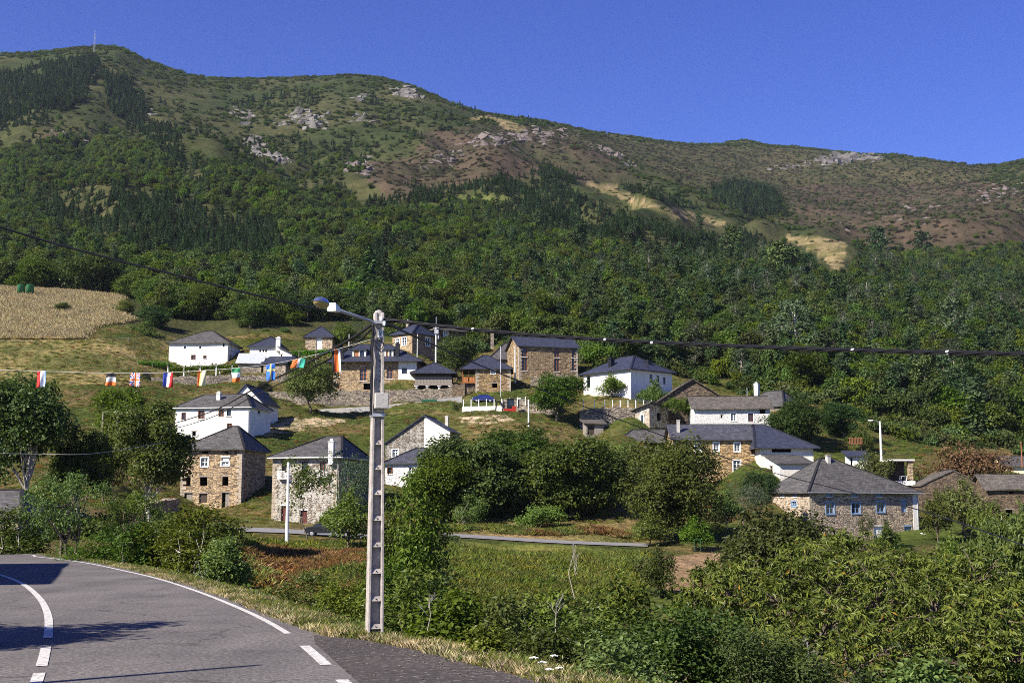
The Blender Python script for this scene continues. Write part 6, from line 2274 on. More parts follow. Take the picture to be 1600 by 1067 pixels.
# carport
p0 = P(1390, 752, 185)
root = empty('carport', p0); tag(root, 'flat-roofed concrete carport with dark inside and stone pillar', 'carport')
hgt = P(1390, 718, 185).z - p0.z
b = MB(); b.box(-.1, -.4, hgt - .18, 3.6, 4.5, hgt + .05); b.build('roof_slab', M['concrete_pale'], root)
b = MB(); b.box(2.75, -.1, -1, 3.4, .6, hgt - .18); b.build('pillar', M['stone'], root)
b = MB(); b.box(-.1, 4.2, -1, 3.5, 4.4, hgt - .18); b.box(-.1, -.1, -1, .1, 4.2, hgt - .18); b.build('wall', M['stone_dark'], root)
b = MB(); b.box(-.2, -1.6, -.6, 3.2, 4.2, .05); b.build('floor_slab', M['concrete_pale'], root)
b = MB()
p1 = P(1411, 745, 184.6)
b.box(-.45, -.4, .66, .45, .4, .72)
for sx_ in (-.38, .38):
    for sy_ in (-.33, .33): b.box(sx_ - .03, sy_ - .03, 0, sx_ + .03, sy_ + .03, .66)
o = b.build('white_table', M['white_paint']); o.location = (p1.x, p1.y, p0.z + .05); tag(o, 'white garden table in the dark carport', 'table')
# green gate frame in the lower garden
root = empty('gate_frame', P(1085, 855, 127)); tag(root, 'little green metal gate frame at the top of the dug garden', 'gate')
for x_ in (0, .62): b = MB(); b.box(x_ - .025, -.025, -.3, x_ + .025, .025, .8); b.build('post', M['bin_green'], root)
b = MB(); b.box(.03, -.02, .74, .59, .02, .79); b.build('rail', M['bin_green'], root)
# green water tanks
for i, (px, lb) in enumerate([(33, 'left one of two round green water tanks above the dry field'), (47, 'right one of two round green water tanks above the dry field')]):
    q = P(px, 453, 322)
    q.z = max(q.z - .2, gz(q.x, q.y) - .1)
    root = empty('water_tank', q); tag(root, lb, 'tank')
    b = MB(); b.lathe((0, 0, 0), [(-.5, .95), (1.35, .95), (1.38, .98)], 18); b.build('body', M['green_paint'], root, True)
    b = MB(); b.lathe((0, 0, 1.38), [(0, 1.0), (.10, .95), (.2, .5), (.23, .12)], 18); b.build('lid', M['green_paint'], root, True)
# antenna mast on the summit
q = P(147, 84, 1398); q.z = gz(q.x, q.y)
hm_ = P(147, 53, 1398).z - q.z
root = empty('antenna_mast', q); tag(root, 'thin lattice antenna mast on the summit at upper left', 'mast')
b = MB()
for sx_, sy_ in ((-.9, -.9), (.9, -.9), (.9, .9), (-.9, .9)): b.tube([(sx_, sy_, -2), (sx_ * .4, sy_ * .4, hm_)], .10, 5)
for i in range(9):
    z_ = hm_ * i / 9; z2 = hm_ * (i + 1) / 9; s0 = .9 * (1 - .6 * i / 9); s1 = .9 * (1 - .6 * (i + 1) / 9)
    for sg in (-1, 1): b.tube([(-s0 * sg, -s0, z_), (s1 * sg, -s1, z2)], .05, 4)
b.build('lattice', M['metal'], root)
b = MB(); b.lathe((.6, -.4, hm_ * .75), [(0, .35), (.9, .35)], 8); b.tube([(0, 0, hm_), (0, 0, hm_ + 4)], .12, 5); b.build('antenna', M['white_paint'], root)

# raised granary on stone stilts
A0 = P(648, 609, 242); A1 = P(706, 609, 242)
Wg = (A1 - A0).length; Dg = 6.0
kz = 242 / FPX
root = empty('raised_granary', A0); tag(root, 'raised timber granary on stone stilts under a pyramid slate roof', 'granary')
for x_ in (.35, Wg * .34, Wg * .66, Wg - .35):
    for y_ in (.3, Dg - .3):
        b = MB(); b.lathe((x_, y_, -1.2), [(0, .32), (1.85, .2), (1.87, .45), (2.0, .45), (2.02, .15), (2.1, .15)], 8); b.build('stilt', M['concrete_pale'], root)
b = MB(); b.box(-.15, -.1, .88, Wg + .15, .22, 1.15); b.box(-.15, Dg - .22, .88, Wg + .15, Dg + .1, 1.15); b.box(-.12, .24, .9, .18, Dg - .24, 1.12); b.box(Wg - .18, .24, .9, Wg + .12, Dg - .24, 1.12); b.build('floor_beam', M['wood_grey'], root)
nk = 26
b = MB(); b.box(0, .02, 1.15, .1, .1, 2.5); mp_ = b.mesh('plank', M['wood_grey'])
for i in range(nk):
    b = MB(); wx = Wg / nk; b.box(.01, -.03 - .03 * (i % 2), 1.16, wx - .012, .05, 2.42)
    if i == 0: mpl = [b.mesh('plank', M['wood_grey'])]
    if i == 1: mpl.append(b.mesh('plank', M['wood_grey']))
    o = link('plank', mpl[i % 2], root); o.location = (i * wx, 0, 0)
b = MB(); b.box(0.05, .06, 1.15, Wg - .05, Dg, 3.6); b.build('store_wall', M['wood_dark'], root)
b = MB(); b.box(-.1, -.25, 2.42, Wg + .1, -.05, 2.52); b.build('rail', M['wood_grey'], root)
ze_ = P(676, 582, 241).z - A0.z; zr_ = P(676, 566, 245).z - A0.z
e = [Vector((-.95, -.95, ze_)), Vector((Wg + .95, -.95, ze_)), Vector((Wg + .95, Dg + .95, ze_)), Vector((-.95, Dg + .95, ze_))]
ap = Vector((Wg / 2, Dg / 2, zr_))
ro = roof_mesh('roof', [[e[0], e[1], ap], [e[1], e[2], ap], [e[2], e[3], ap], [e[3], e[0], ap]], 'slate_new', .15, root)
b = MB()
for q in e: b.bar(q + Vector((0, 0, .02)), ap + Vector((0, 0, .02)), .22, .06)
b.build('ridge_cap', M['slate_mid'], ro)

# vine pergolas
def pergola(label, pts, depth, hp, wdt, nl, npost, pm='white_paint'):
    a = P(*pts[0]); c_ = P(*pts[1])
    root = empty('vine_pergola', a); tag(root, label, 'pergola')
    d = c_ - a
    g_ = np.random.default_rng(nl)
    for i in range(npost):
        for y_ in (0, depth):
            q = d * (i / (npost - 1)) + Vector((0, y_, 0))
            b = MB(); b.box(q.x - .09, q.y - .09, q.z - 1.5, q.x + .09, q.y + .09, q.z + hp); b.build('post', M[pm], root)
    b = MB()
    for y_ in (0, depth * .5, depth): b.bar(Vector((0, y_, hp)), d + Vector((0, y_, hp)), .07)
    b.build('beam', M['wood_grey'], root)
    s_ = g_.random(nl)
    lump = .35 + .55 * np.abs(np.sin(s_ * 23) * np.sin(s_ * 57 + 1))
    pos = np.array(d)[None] * s_[:, None] + np.stack([np.zeros(nl), g_.uniform(-.3, depth + .3, nl), hp - .15 + g_.normal(size=nl) * .38 * lump - np.where(g_.random(nl) < .12, g_.uniform(0, 1.2, nl), 0)], 1)
    link('vine', leaf_mesh('vine', pos, rdir(g_, nl) + np.array([0, -.3, .8]), rdir(g_, nl) + np.array([0, 0, -.4]), g_.uniform(.2, .38, nl), g_.uniform(.2, .34, nl), M['lf_vine'], g_.random(nl)), root)


pergola('long vine pergola with white posts below the long white house', ((262, 593, 248), (462, 583, 250)), 3.2, 2.3, 0, 5200, 9)
pergola('vine arbour on posts in the left trees', ((160, 664, 166), (228, 662, 168)), 3.5, 1.7, 0, 1800, 4, 'wood_grey')
pergola('small vine trellis left of the long white house', ((214, 580, 250), (262, 582, 252)), 4.0, 1.9, 0, 1500, 3, 'wood_grey')
pergola('vine trellis above the dormer house', ((440, 562, 262), (520, 558, 264)), 4.0, 1.6, 0, 2200, 4, 'wood_grey')

# excavator
S = 229 / FPX
root = empty('mini_excavator', P(795, 648, 227.5)); root.rotation_euler = (0, 0, rad(8)); root.scale = (1.12, 1.12, 1.12); tag(root, 'small red and black excavator with raised arm by the white wall', 'excavator')
for y_ in (-.75, .35):
    b = MB()
    prof = [(-.95, .12), (-.8, 0), (.8, 0), (.95, .12), (.95, .36), (.8, .48), (-.8, .48), (-.95, .36)]
    n = len(prof); b.add([(x_, y_, z_) for x_, z_ in prof] + [(x_, y_ + .4, z_) for x_, z_ in prof], [tuple(range(n)), tuple(range(2 * n - 1, n - 1, -1))] + [(i, n + i, n + (i + 1) % n, (i + 1) % n) for i in range(n)])
    b.build('track', M['black'], root)
b = MB(); b.box(-.85, -.65, .55, 1.05, .7, .95); b.box(.45, -.62, .96, 1.1, .68, 1.35); b.build('body', M['red_paint'], root)
b = MB(); b.box(-.3, -.6, .96, -.22, .35, 2.45); b.box(.72, -.6, 1.36, .8, .35, 2.45); b.box(-.32, -.62, 2.45, .85, .4, 2.55); b.box(-.3, -.6, .96, .44, -.55, 1.4); b.build('cab_frame', M['black'], root)
b = MB(); b.box(-.2, -.5, 1.36, .7, .3, 2.44); b.build('cab_glass', M['glass'], root)
b = MB(); b.bar((-.7, 0, .8), (-1.45, -.1, 2.1), .22, .26); b.bar((-1.45, -.1, 2.1), (-1.95, -.15, 2.0), .2, .22); b.build('boom', M['black'], root)
b = MB(); b.bar((-1.95, -.15, 2.05), (-2.15, -.15, .5), .17, .2); b.build('arm', M['black'], root)
b = MB(); b.add([(-2.35, -.4, .55), (-1.95, -.4, .55), (-1.8, -.4, 0), (-2.3, -.4, .05), (-2.35, .15, .55), (-1.95, .15, .55), (-1.8, .15, 0), (-2.3, .15, .05)], [(0, 1, 2, 3), (7, 6, 5, 4), (0, 4, 5, 1), (2, 6, 7, 3), (3, 7, 4, 0)]); b.build('bucket', M['metal'], root)
b = MB(); b.bar((-.9, -.2, .9), (-1.3, -.25, 1.5), .09); b.build('ram', M['metal'], root)


root = empty('green_skip', P(671, 636, 232.6)); tag(root, 'dark green waste container beside the rising lane', 'container')
b = MB(); b.add([(-1.15, -.5, 0), (1.15, -.5, 0), (1.15, .5, 0), (-1.15, .5, 0), (-1.35, -.6, 1.15), (1.35, -.6, 1.15), (1.35, .6, 1.15), (-1.35, .6, 1.15)], [(3, 2, 1, 0), (0, 1, 5, 4), (1, 2, 6, 5), (2, 3, 7, 6), (3, 0, 4, 7)]); b.build('bin_body', M['bin_green'], root)
b = MB(); b.add([(-1.4, -.65, 1.15), (1.4, -.65, 1.15), (1.4, .65, 1.15), (-1.4, .65, 1.15), (-1.3, -.3, 1.4), (1.3, -.3, 1.4), (1.3, .4, 1.4), (-1.3, .4, 1.4)], [(3, 2, 1, 0), (4, 5, 6, 7), (0, 1, 5, 4), (1, 2, 6, 5), (2, 3, 7, 6), (3, 0, 4, 7)]); b.build('lid', M['bin_green'], root)


def car(px, base, D, rz, mat, label):
    root = empty('parked_car', P(px, base, D), rad(rz)); tag(root, label, 'car')
    prof = [(-2.0, .35), (-2.05, .75), (-1.9, .95), (-1.25, 1.02), (-.7, 1.42), (.75, 1.45), (1.45, 1.0), (1.95, .9), (2.05, .6), (2.0, .35)]
    b = MB(); n = len(prof)
    w = lambda z_: .82 if z_ < 1.1 else .66
    b.add([(x_, -w(z_), z_) for x_, z_ in prof] + [(x_, w(z_), z_) for x_, z_ in prof], [tuple(range(n)), tuple(range(2 * n - 1, n - 1, -1))] + [(i, n + i, n + (i + 1) % n, (i + 1) % n) for i in range(n)])
    o = b.build('body', M[mat], root)
    md = o.modifiers.new('b', 'BEVEL'); md.width = .06; md.segments = 2
    for s_ in (-1, 1):
        b = MB(); b.add([(-1.05, s_ * .80, 1.06), (1.15, s_ * .80, 1.06), (.68, s_ * .695, 1.38), (-.62, s_ * .695, 1.37)], [(0, 1, 2, 3)]); b.build('side_window', M['glass'], root)
        for x_ in (-1.25, 1.25):
            b = MB()
            k = 14
            v0 = [(x_ + .32 * math.cos(6.283 * i / k), s_ * .70, .32 + .32 * math.sin(6.283 * i / k)) for i in range(k)]
            v1 = [(p_[0], s_ * .87, p_[2]) for p_ in v0]
            b.add(v0 + v1, [tuple(range(k)), tuple(range(2 * k - 1, k - 1, -1))] + [(i, k + i, k + (i + 1) % k, (i + 1) % k) for i in range(k)])
            wh = b.build('wheel', M['black'], root)
            b = MB(); b.lathe((0, 0, 0), [(0, .19), (.02, .17)], 10); b.v = [(x_ + p_[0], s_ * (.872 + p_[2]), .32 + p_[1]) for p_ in b.v]; b.build('rim', M['metal'], wh)
        b = MB(); b.box(-2.07, s_ * .7 - .13, .62, -2.0, s_ * .7 + .13, .78); b.build('headlight', M['white_paint'], root)
        b = MB(); b.box(2.0, s_ * .68 - .12, .66, 2.06, s_ * .68 + .12, .82); b.build('tail_light', M['red_paint'], root)
    b = MB(); b.add([(-1.22, -.7, 1.06), (-1.22, .7, 1.06), (-.74, .62, 1.40), (-.74, -.62, 1.40)], [(0, 1, 2, 3)]); b.v = [(x_ - .03, y_, z_ + .02) for x_, y_, z_ in b.v]; b.build('windscreen', M['glass'], root)


car(755, 629, 234, 4, 'car_blue', 'dark blue car parked behind the white terrace posts')
car(508, 838, 131.5, 2, 'car_dark', 'dark car half hidden by bushes below the balcony house')

# ------------------------------------------------------------------ concrete lamp pole in front
DP = 23.5
p0 = R0(585, 993, -.05)
DP = p0.y
hp = P(592, 489, DP).z - p0.z
root = empty('concrete_lamp_pole', p0, rad(15)); tag(root, 'tall ribbed concrete pole carrying the street lamp and cables beside the road', 'pole')
wb, wt, db_, dt = .31, .185, .32, .19


def sec(z_):
    t_ = z_ / hp
    return wb + (wt - wb) * t_, db_ + (dt - db_) * t_


zs = [-.5, hp * .20, hp * .40, hp * .60, hp * .685, hp]
zsol = hp * .685
fl = .055
for sg in (-1, 1):
    b = MB(); v = []
    for z_ in zs:
        w_, d_ = sec(max(z_, 0))
        xo, xi = sg * w_ / 2, sg * (w_ / 2 - fl)
        v += [(xo, -d_ / 2, z_), (xi, -d_ / 2, z_), (xi, d_ / 2, z_), (xo, d_ / 2, z_)]
    n = len(zs); f = []
    for i in range(n - 1):
        for k in range(4): f.append((i * 4 + k, i * 4 + (k + 1) % 4, (i + 1) * 4 + (k + 1) % 4, (i + 1) * 4 + k))
    f.append((0, 1, 2, 3)); f.append(tuple((n - 1) * 4 + k for k in range(4)))
    b.add(v, f)
    o = b.build('flange', M['pole_conc'], root)
    md = o.modifiers.new('b', 'BEVEL'); md.width = .012; md.segments = 2
b = MB(); v = []
for z_ in (-.5, zsol):
    w_, d_ = sec(max(z_, 0)); x_ = w_ / 2 - fl
    v += [(-x_, -.03, z_), (x_, -.03, z_), (x_, .03, z_), (-x_, .03, z_)]
b.add(v, [(0, 1, 5, 4), (2, 3, 7, 6), (4, 5, 6, 7)]); b.build('web', M['pole_conc'], root)
b = MB(); v = []
for z_ in (zsol, hp):
    w_, d_ = sec(z_); x_ = w_ / 2 - fl + .004; y_ = d_ / 2 - .018
    v += [(-x_, -y_, z_), (x_, -y_, z_), (x_, y_, z_), (-x_, y_, z_)]
b.add(v, [(0, 1, 5, 4), (2, 3, 7, 6), (4, 5, 6, 7), (3, 2, 1, 0)]); b.build('solid_head', M['pole_conc'], root)
for yy in (978, 935, 892, 851, 810, 770, 731, 692):
    z_ = P(590, yy, DP).z - p0.z
    w_, d_ = sec(z_); x_ = w_ / 2 - fl + .003
    b = MB()
    yf = d_ / 2 - .012
    b.add([(-x_, -yf, z_ - .035), (x_, -yf, z_ - .035), (x_, yf, z_ - .035), (-x_, yf, z_ - .035), (-x_, -yf + .03, z_ + .05), (x_, -yf + .03, z_ + .05), (x_, yf - .03, z_ + .05), (-x_, yf - .03, z_ + .05)],
          [(3, 2, 1, 0), (4, 5, 6, 7), (0, 1, 5, 4), (1, 2, 6, 5), (2, 3, 7, 6), (3, 0, 4, 7)])
    rg = b.build('rung', M['pole_conc'], root)
    b = MB(); b.tube([(0, -yf - .004, z_ + .005), (0, -yf + .02, z_ + .005)], .011, 8); b.build('dark_hole_disc', M['black'], rg)  # solid black disc on the rung, its colour standing in for a hole's shade
for i in range(14):
    z_ = zsol + .10 + i * (hp - zsol - .55) / 14
    w_, d_ = sec(z_)
    b = MB(); b.tube([(.012, -d_ / 2 + .014, z_), (.012, -d_ / 2 + .04, z_)], .012, 8); b.build('dark_hole_disc', M['black'], root)  # row of black discs painting the dark of small holes, nothing is bored
w_, d_ = sec(zsol + .2)
zc = P(592, 628, DP).z - p0.z
b = MB(); b.box(-.085, -d_ / 2 - .13, zc - .14, .17, -d_ / 2 - .002, zc + .15)
o = b.build('meter_box', M['concrete'], root); md = o.modifiers.new('b', 'BEVEL'); md.width = .012; md.segments = 2
zb_ = P(592, 649, DP).z - p0.z
b = MB(); b.box(-.125, -d_ / 2 - .03, zb_ - .03, .125, d_ / 2 + .03, zb_ + .03); b.build('clamp_band', M['metal'], root)
zt_ = P(592, 505, DP).z - p0.z
b = MB(); b.box(-.11, -d_ / 2 - .02, zt_ - .025, .11, d_ / 2 + .02, zt_ + .025); b.build('clamp_band', M['metal'], root)
b = MB(); b.lathe((.03, -.12, zt_ + .03), [(0, .02), (.05, .035), (.08, .02)], 8); b.lathe((.085, -.15, zt_ - .06), [(0, .03), (.05, .03), (.08, .015)], 8); b.build('insulator', M['white_paint'], root)
b = MB(); b.tube([(0, 0, hp - .02), (0, 0, hp + .03), (0, 0, hp + .055)], [.085, .075, .02], 10); b.build('pole_cap', M['pole_conc'], root)
zs_ = P(595, 522, DP).z - p0.z
w2, d2 = sec(zs_)
b = MB(); b.box(-.035, -d2 / 2 - .006, zs_ - .075, .065, -d2 / 2 - .001, zs_ + .07); pl = b.build('number_plate', M['white_paint'], root)
b = MB()
yk = -d2 / 2 - .0075
for (xa, za), (xb, zb2) in (((-.012, -.045), (-.012, .045)), ((-.012, .042), (.030, .042)), ((.033, .042), (.033, .008)), ((-.012, .002), (.030, .002)), ((.004, 0), (.036, -.045))):
    b.bar((.0 + xa, yk, zs_ + za), (.0 + xb, yk, zs_ + zb2), .002, .013) if abs(xa - xb) > .001 else b.box(xa - .007, yk - .001, zs_ + min(za, zb2), xa + .007, yk + .001, zs_ + max(za, zb2))
b.build('plate_mark', M['black'], pl)
for j, (ox, seed) in enumerate(((-.02, 1), (-.045, 2), (.0, 3))):
    g_ = np.random.default_rng(seed)
    pts = []
    for i in range(12):
        z_ = zt_ - (zt_ - zb_) * i / 11
        w_, d_ = sec(z_)
        pts.append((-w_ / 2 - .03 + g_.normal() * .012, ox * 2 - .05 + g_.normal() * .015, z_))
    b = MB(); b.tube(catmull(pts, 3), .015, 6); b.build('pole_cable', M['black'], root)
b = MB()
zl = P(592, 540, DP).z - p0.z
b.tube([(.075 * math.cos(a), -d2 / 2 - .02, zl + .09 * math.sin(a)) for a in np.linspace(0, 6.283, 17)], .009, 5, cap=False); b.build('cable_coil', M['black'], root)

# lamp
a0 = P(592, 512, DP); a1 = P(527, 484, DP - 1.6); a2 = P(489, 468, DP - 2.5)
root = empty('street_lamp', a0); tag(root, 'street lamp head on a slanting arm fixed to the concrete pole', 'lamp')
b = MB(); b.tube([a0 - a0, P(580, 502, DP - .3) - a0, a1 - a0], [.032, .030, .028], 10); b.build('arm', M['metal'], root, True)
dv = (a2 - a1).normalized()
rt = dv.cross(Vector((0, 0, 1))).normalized(); up_ = rt.cross(dv)
Rm = Matrix((dv, rt, up_)).transposed().to_4x4()
Lh = (a2 - a1).length


def half_ell(rx, ry, rz, top, n=18, m=7):
    b = MB(); v = []
    for i in range(m + 1):
        th_ = (math.pi / 2) * i / m
        for k in range(n):
            a = 6.283185 * k / n
            v.append((rx * math.cos(a) * math.cos(th_), ry * math.sin(a) * math.cos(th_), (rz if top else -rz) * math.sin(th_)))
    f = []
    for i in range(m):
        for k in range(n): f.append((i * n + k, i * n + (k + 1) % n, (i + 1) * n + (k + 1) % n, (i + 1) * n + k))
    f.append(tuple(range(n)))
    b.add(v, f)
    return b


M['chrome'] = plain('lamp_shell', (0.55, 0.58, 0.66), 0.12, .05, 1, metal=.9)
M['amber'] = plain('amber_lens', (0.40, 0.31, 0.12), 0.15, .2, 3, spec=.6)
hc = a1 + dv * Lh * .66 - a0
for top, mt, nm, rz_ in ((True, 'chrome', 'lamp_shell', .10), (False, 'amber', 'lamp_lens', .085)):
    b = half_ell(.21, .12, rz_, top)
    o = b.build(nm, M[mt], root, True); o.matrix_local = Matrix.Translation(hc + up_ * (.002 if top else -.002)) @ Rm
b = MB()
b.add([(-.02, -.06, -.05), (.22, -.09, -.07), (.22, .09, -.07), (-.02, .06, -.05), (-.02, -.05, .05), (.24, -.08, .085), (.24, .08, .085), (-.02, .05, .05)], [(3, 2, 1, 0), (4, 5, 6, 7), (0, 1, 5, 4), (1, 2, 6, 5), (2, 3, 7, 6), (3, 0, 4, 7)])
o = b.build('lamp_housing', M['white_paint'], root); o.matrix_local = Matrix.Translation(a1 - a0) @ Rm
md = o.modifiers.new('b', 'BEVEL'); md.width = .015; md.segments = 2


# ------------------------------------------------------------------ cables
def cable(label, pts, r, mat='black', name='overhead_cable', strands=1, pitch=.55, sr=.02, clips=0):
    c = catmull([P(*q) for q in pts], 14)
    org = c[0].copy()
    c = [q - org for q in c]
    root = None
    if strands == 1:
        b = MB(); b.tube(c, r, 5)
        o = b.build(name, M[mat]); o.location = org
        return tag(o, label, 'cable')
    root = empty(name, org); tag(root, label, 'cable')
    # resample
    L = [0]
    for a, q in zip(c[:-1], c[1:]): L.append(L[-1] + (q - a).length)
    n = int(L[-1] / .09)
    cc = []
    j = 0
    for i in range(n + 1):
        s_ = L[-1] * i / n
        while j < len(L) - 2 and L[j + 1] < s_: j += 1
        cc.append(c[j].lerp(c[j + 1], (s_ - L[j]) / max(1e-6, L[j + 1] - L[j])))
    for k in range(strands):
        pts_ = []
        for i, q in enumerate(cc):
            d = (cc[min(i + 1, n)] - cc[max(i - 1, 0)]).normalized()
            x_ = d.cross(Vector((0, 0, 1))).normalized(); y_ = x_.cross(d)
            a = 6.283 * (k / strands + i * .09 / pitch / 2.2)
            pts_.append(q + x_ * math.cos(a) * sr + y_ * math.sin(a) * sr)
        b = MB(); b.tube(pts_, r, 5); b.build('strand', M[mat], root)
    for k in range(clips):
        i = int(n * (.15 + .8 * (k + .35 * math.sin(k * 2.4)) / clips))
        d = (cc[i + 1] - cc[i]).normalized()
        b = MB(); b.tube([cc[i] - d * .02, cc[i] + d * .02], sr + r - .004, 8); b.build('clip', M['white_paint'], root)
    return root


cable('thick twisted black cable running right from the lamp pole', [(594, 498, DP), (650, 505, DP - .4), (720, 513, DP - 1), (850, 525, DP - 2), (1000, 534, DP - 3.4), (1200, 543, DP - 5.2), (1400, 549, DP - 7), (1600, 553, DP - 8.6), (1850, 552, DP - 10.5)], .016, strands=3, sr=.019, clips=5, pitch=.5)
cable('single black wire running left from the lamp pole over the hillside', [(588, 502, DP), (540, 492, DP - .4), (420, 466, DP - 1), (280, 431, DP - 1.5), (120, 390, DP - 2), (0, 355, DP - 2.5), (-300, 262, DP - 4)], .021)
cable('upper of two black cables sloping down left from the pole', [(588, 502, DP), (545, 531, DP + 5), (470, 572, DP + 16), (400, 606, DP + 30), (330, 643, DP + 50), (262, 664, DP + 80)], .034)
cable('lower of two black cables sloping down left from the pole', [(588, 506, DP), (555, 536, DP + 4), (490, 574, DP + 14), (400, 617, DP + 30), (330, 652, DP + 48), (275, 669, DP + 70)], .024)
cable('thin wire falling right across the village to the road', [(597, 503, DP), (680, 540, DP + 14), (753, 572, DP + 26), (900, 630, DP + 42), (1070, 693, DP + 50), (1207, 738, DP + 48), (1420, 792, DP + 36), (1600, 852, DP + 24), (1800, 925, DP + 10)], .026)
cable('white wire crossing the big walnut tree at left', [(0, 708, 70), (60, 709, 72), (150, 708, 75), (260, 690, 90)], .011, 'concrete_pale')
cable('white cord carrying the little flags', [(-250, 571, DP - 3), (0, 578, DP - 2), (65, 580, DP - 1.8), (175, 583, DP - 1.4), (262, 582, DP - 1.1), (316, 579, DP - .9), (369, 575, DP - .8), (423, 569, DP - .6), (468, 560, DP - .4), (525, 546, DP - .2), (588, 528, DP)], .0045, 'concrete_pale', 'flag_cord')

FC = {}
for nm, c_ in dict(red=(.55, .03, .03), white=(.8, .8, .8), blue=(.03, .06, .36), sky=(.25, .45, .75), black=(.015, .015, .018), grey=(.42, .45, .46), orange=(.65, .14, .03), green=(.03, .22, .09), yellow=(.68, .58, .2), pale=(.62, .62, .38), sblue=(.03, .15, .55), teal=(.03, .30, .22)).items():
    FC[nm] = plain('flag_' + nm, c_, .7, .1, 20)


def uk(u_, v_):
    x_, y_ = u_ - .5, v_ - .5
    if abs(x_) < .10 or abs(y_) < .07: return 'orange'
    if abs(x_) < .17 or abs(y_) < .12: return 'white'
    if abs(abs(x_) - abs(y_)) < .06: return 'red'
    if abs(abs(x_) - abs(y_)) < .14: return 'white'
    return 'blue'


def flag(px, top, w, h_, D, fn, label, tilt=0, seed=0, nx=12, ny=16):
    g_ = np.random.default_rng(seed)
    o0 = P(px, top, D); k = D / FPX
    W_, H_ = w * k, h_ * k
    v = []; f = []; mi = []
    names = []
    for j in range(ny + 1):
        for i in range(nx + 1):
            u_, t_ = i / nx, j / ny
            v.append(((u_ - .5) * W_ * (1 - .12 * t_ * math.sin(seed + 2)) + tilt * t_ * H_, .02 * math.sin(u_ * 7 + seed + t_ * 2) * (.3 + t_), -t_ * H_ - .006 * math.sin(u_ * 5 + seed)))
    for j in range(ny):
        for i in range(nx):
            f.append((j * (nx + 1) + i, j * (nx + 1) + i + 1, (j + 1) * (nx + 1) + i + 1, (j + 1) * (nx + 1) + i))
            c_ = fn((i + .5) / nx, (j + .5) / ny)
            if c_ not in names: names.append(c_)
            mi.append(names.index(c_))
    me = bpy.data.meshes.new('bunting_flag'); me.from_pydata(v, [], f)
    for n_m in names: me.materials.append(FC[n_m])
    me.polygons.foreach_set('material_index', mi); me.polygons.foreach_set('use_smooth', [True] * len(f)); me.update()
    o = link('bunting_flag', me); o.location = o0
    md = o.modifiers.new('t', 'SOLIDIFY'); md.thickness = .002
    tag(o, label, 'flag')


def vs_(*c): return lambda u_, v_: c[min(int(u_ * len(c)), len(c) - 1)]
def hs_(*c): return lambda u_, v_: c[min(int(v_ * len(c)), len(c) - 1)]


flag(65, 580, 14, 25, DP - 1.8, vs_('red', 'red', 'white', 'white', 'sky'), 'red, white and light blue flag at the far left of the cord', 0, 1)
flag(174, 583, 15, 20, DP - 1.4, hs_('black', 'grey', 'orange'), 'black, grey and red striped flag on the cord', 0, 2)
flag(212, 583, 15, 21, DP - 1.3, uk, 'blue flag with red and white crosses on the cord', 0, 3)
flag(263, 582, 15, 23, DP - 1.1, lambda u_, v_: 'blue' if u_ + v_ * .15 < .42 else ('white' if u_ + v_ * .15 < .74 else 'red'), 'blue, white and red flag folded aslant on the cord', .0, 4)
flag(316, 579, 13, 24, DP - .9, vs_('orange', 'yellow', 'pale', 'pale'), 'orange and pale yellow flag on the cord', -.06, 5)
flag(369, 575, 14, 22, DP - .8, hs_('green', 'white', 'orange'), 'green, white and orange banded flag on the cord', 0, 6)
flag(423, 569, 14, 25, DP - .6, lambda u_, v_: 'yellow' if abs(u_ - .5) < .12 or abs(v_ - .38) < .08 else 'sblue', 'blue flag with a yellow cross on the cord', .02, 7)
flag(468, 561, 20, 14, DP - .4, vs_('orange', 'orange', 'white', 'teal', 'teal'), 'orange, white and green flag blown sideways on the cord', -.25, 8)
flag(525, 546, 13, 36, DP - .2, vs_('black', 'orange', 'orange', 'white'), 'long black, orange and white flag nearest the lamp pole', .06, 9)

# ------------------------------------------------------------------ rock outcrops
def rock_mesh(seed, mat):
    """angular block: a subdivided box cut by random planes"""
    g_ = np.random.default_rng(seed)
    bm = bmesh.new(); bmesh.ops.create_cube(bm, size=2)
    for k in range(9):
        n_ = Vector(g_.normal(size=3)).normalized()
        r_ = bmesh.ops.bisect_plane(bm, geom=bm.verts[:] + bm.edges[:] + bm.faces[:], plane_co=n_ * g_.uniform(.55, .95), plane_no=n_, clear_outer=True)
        bmesh.ops.holes_fill(bm, edges=[e for e in bm.edges if e.is_boundary])
    me = bpy.data.meshes.new('rock'); bm.to_mesh(me); bm.free(); me.materials.append(M[mat])
    return me


RK = {m_: [rock_mesh(900 + i, m_) for i in range(5)] for m_ in ('rock', 'rock_dark')}


def outcrop(label, px, py, w, h_, n, size, mat='rock', slope=0.0, seed=0, lo=600):
    g_ = np.random.default_rng(seed + 31)
    c0_ = hit(px, py, lo)
    if c0_ is None: return
    root = empty('rock_outcrop', c0_); tag(root, label, 'rocks')
    yaw = g_.uniform(-.6, .6)
    for i in range(n):
        a = g_.uniform(-1, 1); q = g_.normal() * .5
        edge = 1 - a * a * .75
        x_ = px + a * w / 2; y_ = py + q * h_ / 2 * edge + a * w / 2 * slope
        p_ = hit(x_, y_, lo)
        if p_ is None or abs(p_.y - c0_.y) > 420: continue
        s_ = size * g_.uniform(.35, 1.1) * edge * p_.y / FPX
        o = link('rock', RK[mat][int(g_.integers(5))], root)
        o.location = p_ - c0_ - Vector((0, 0, s_ * .35))
        o.rotation_euler = (g_.normal() * .3 - .35, g_.normal() * .25 + slope * .8, yaw + g_.normal() * .45)
        o.scale = (s_ * g_.uniform(.8, 1.9), s_ * g_.uniform(.5, .9), s_ * g_.uniform(.6, 1.35))


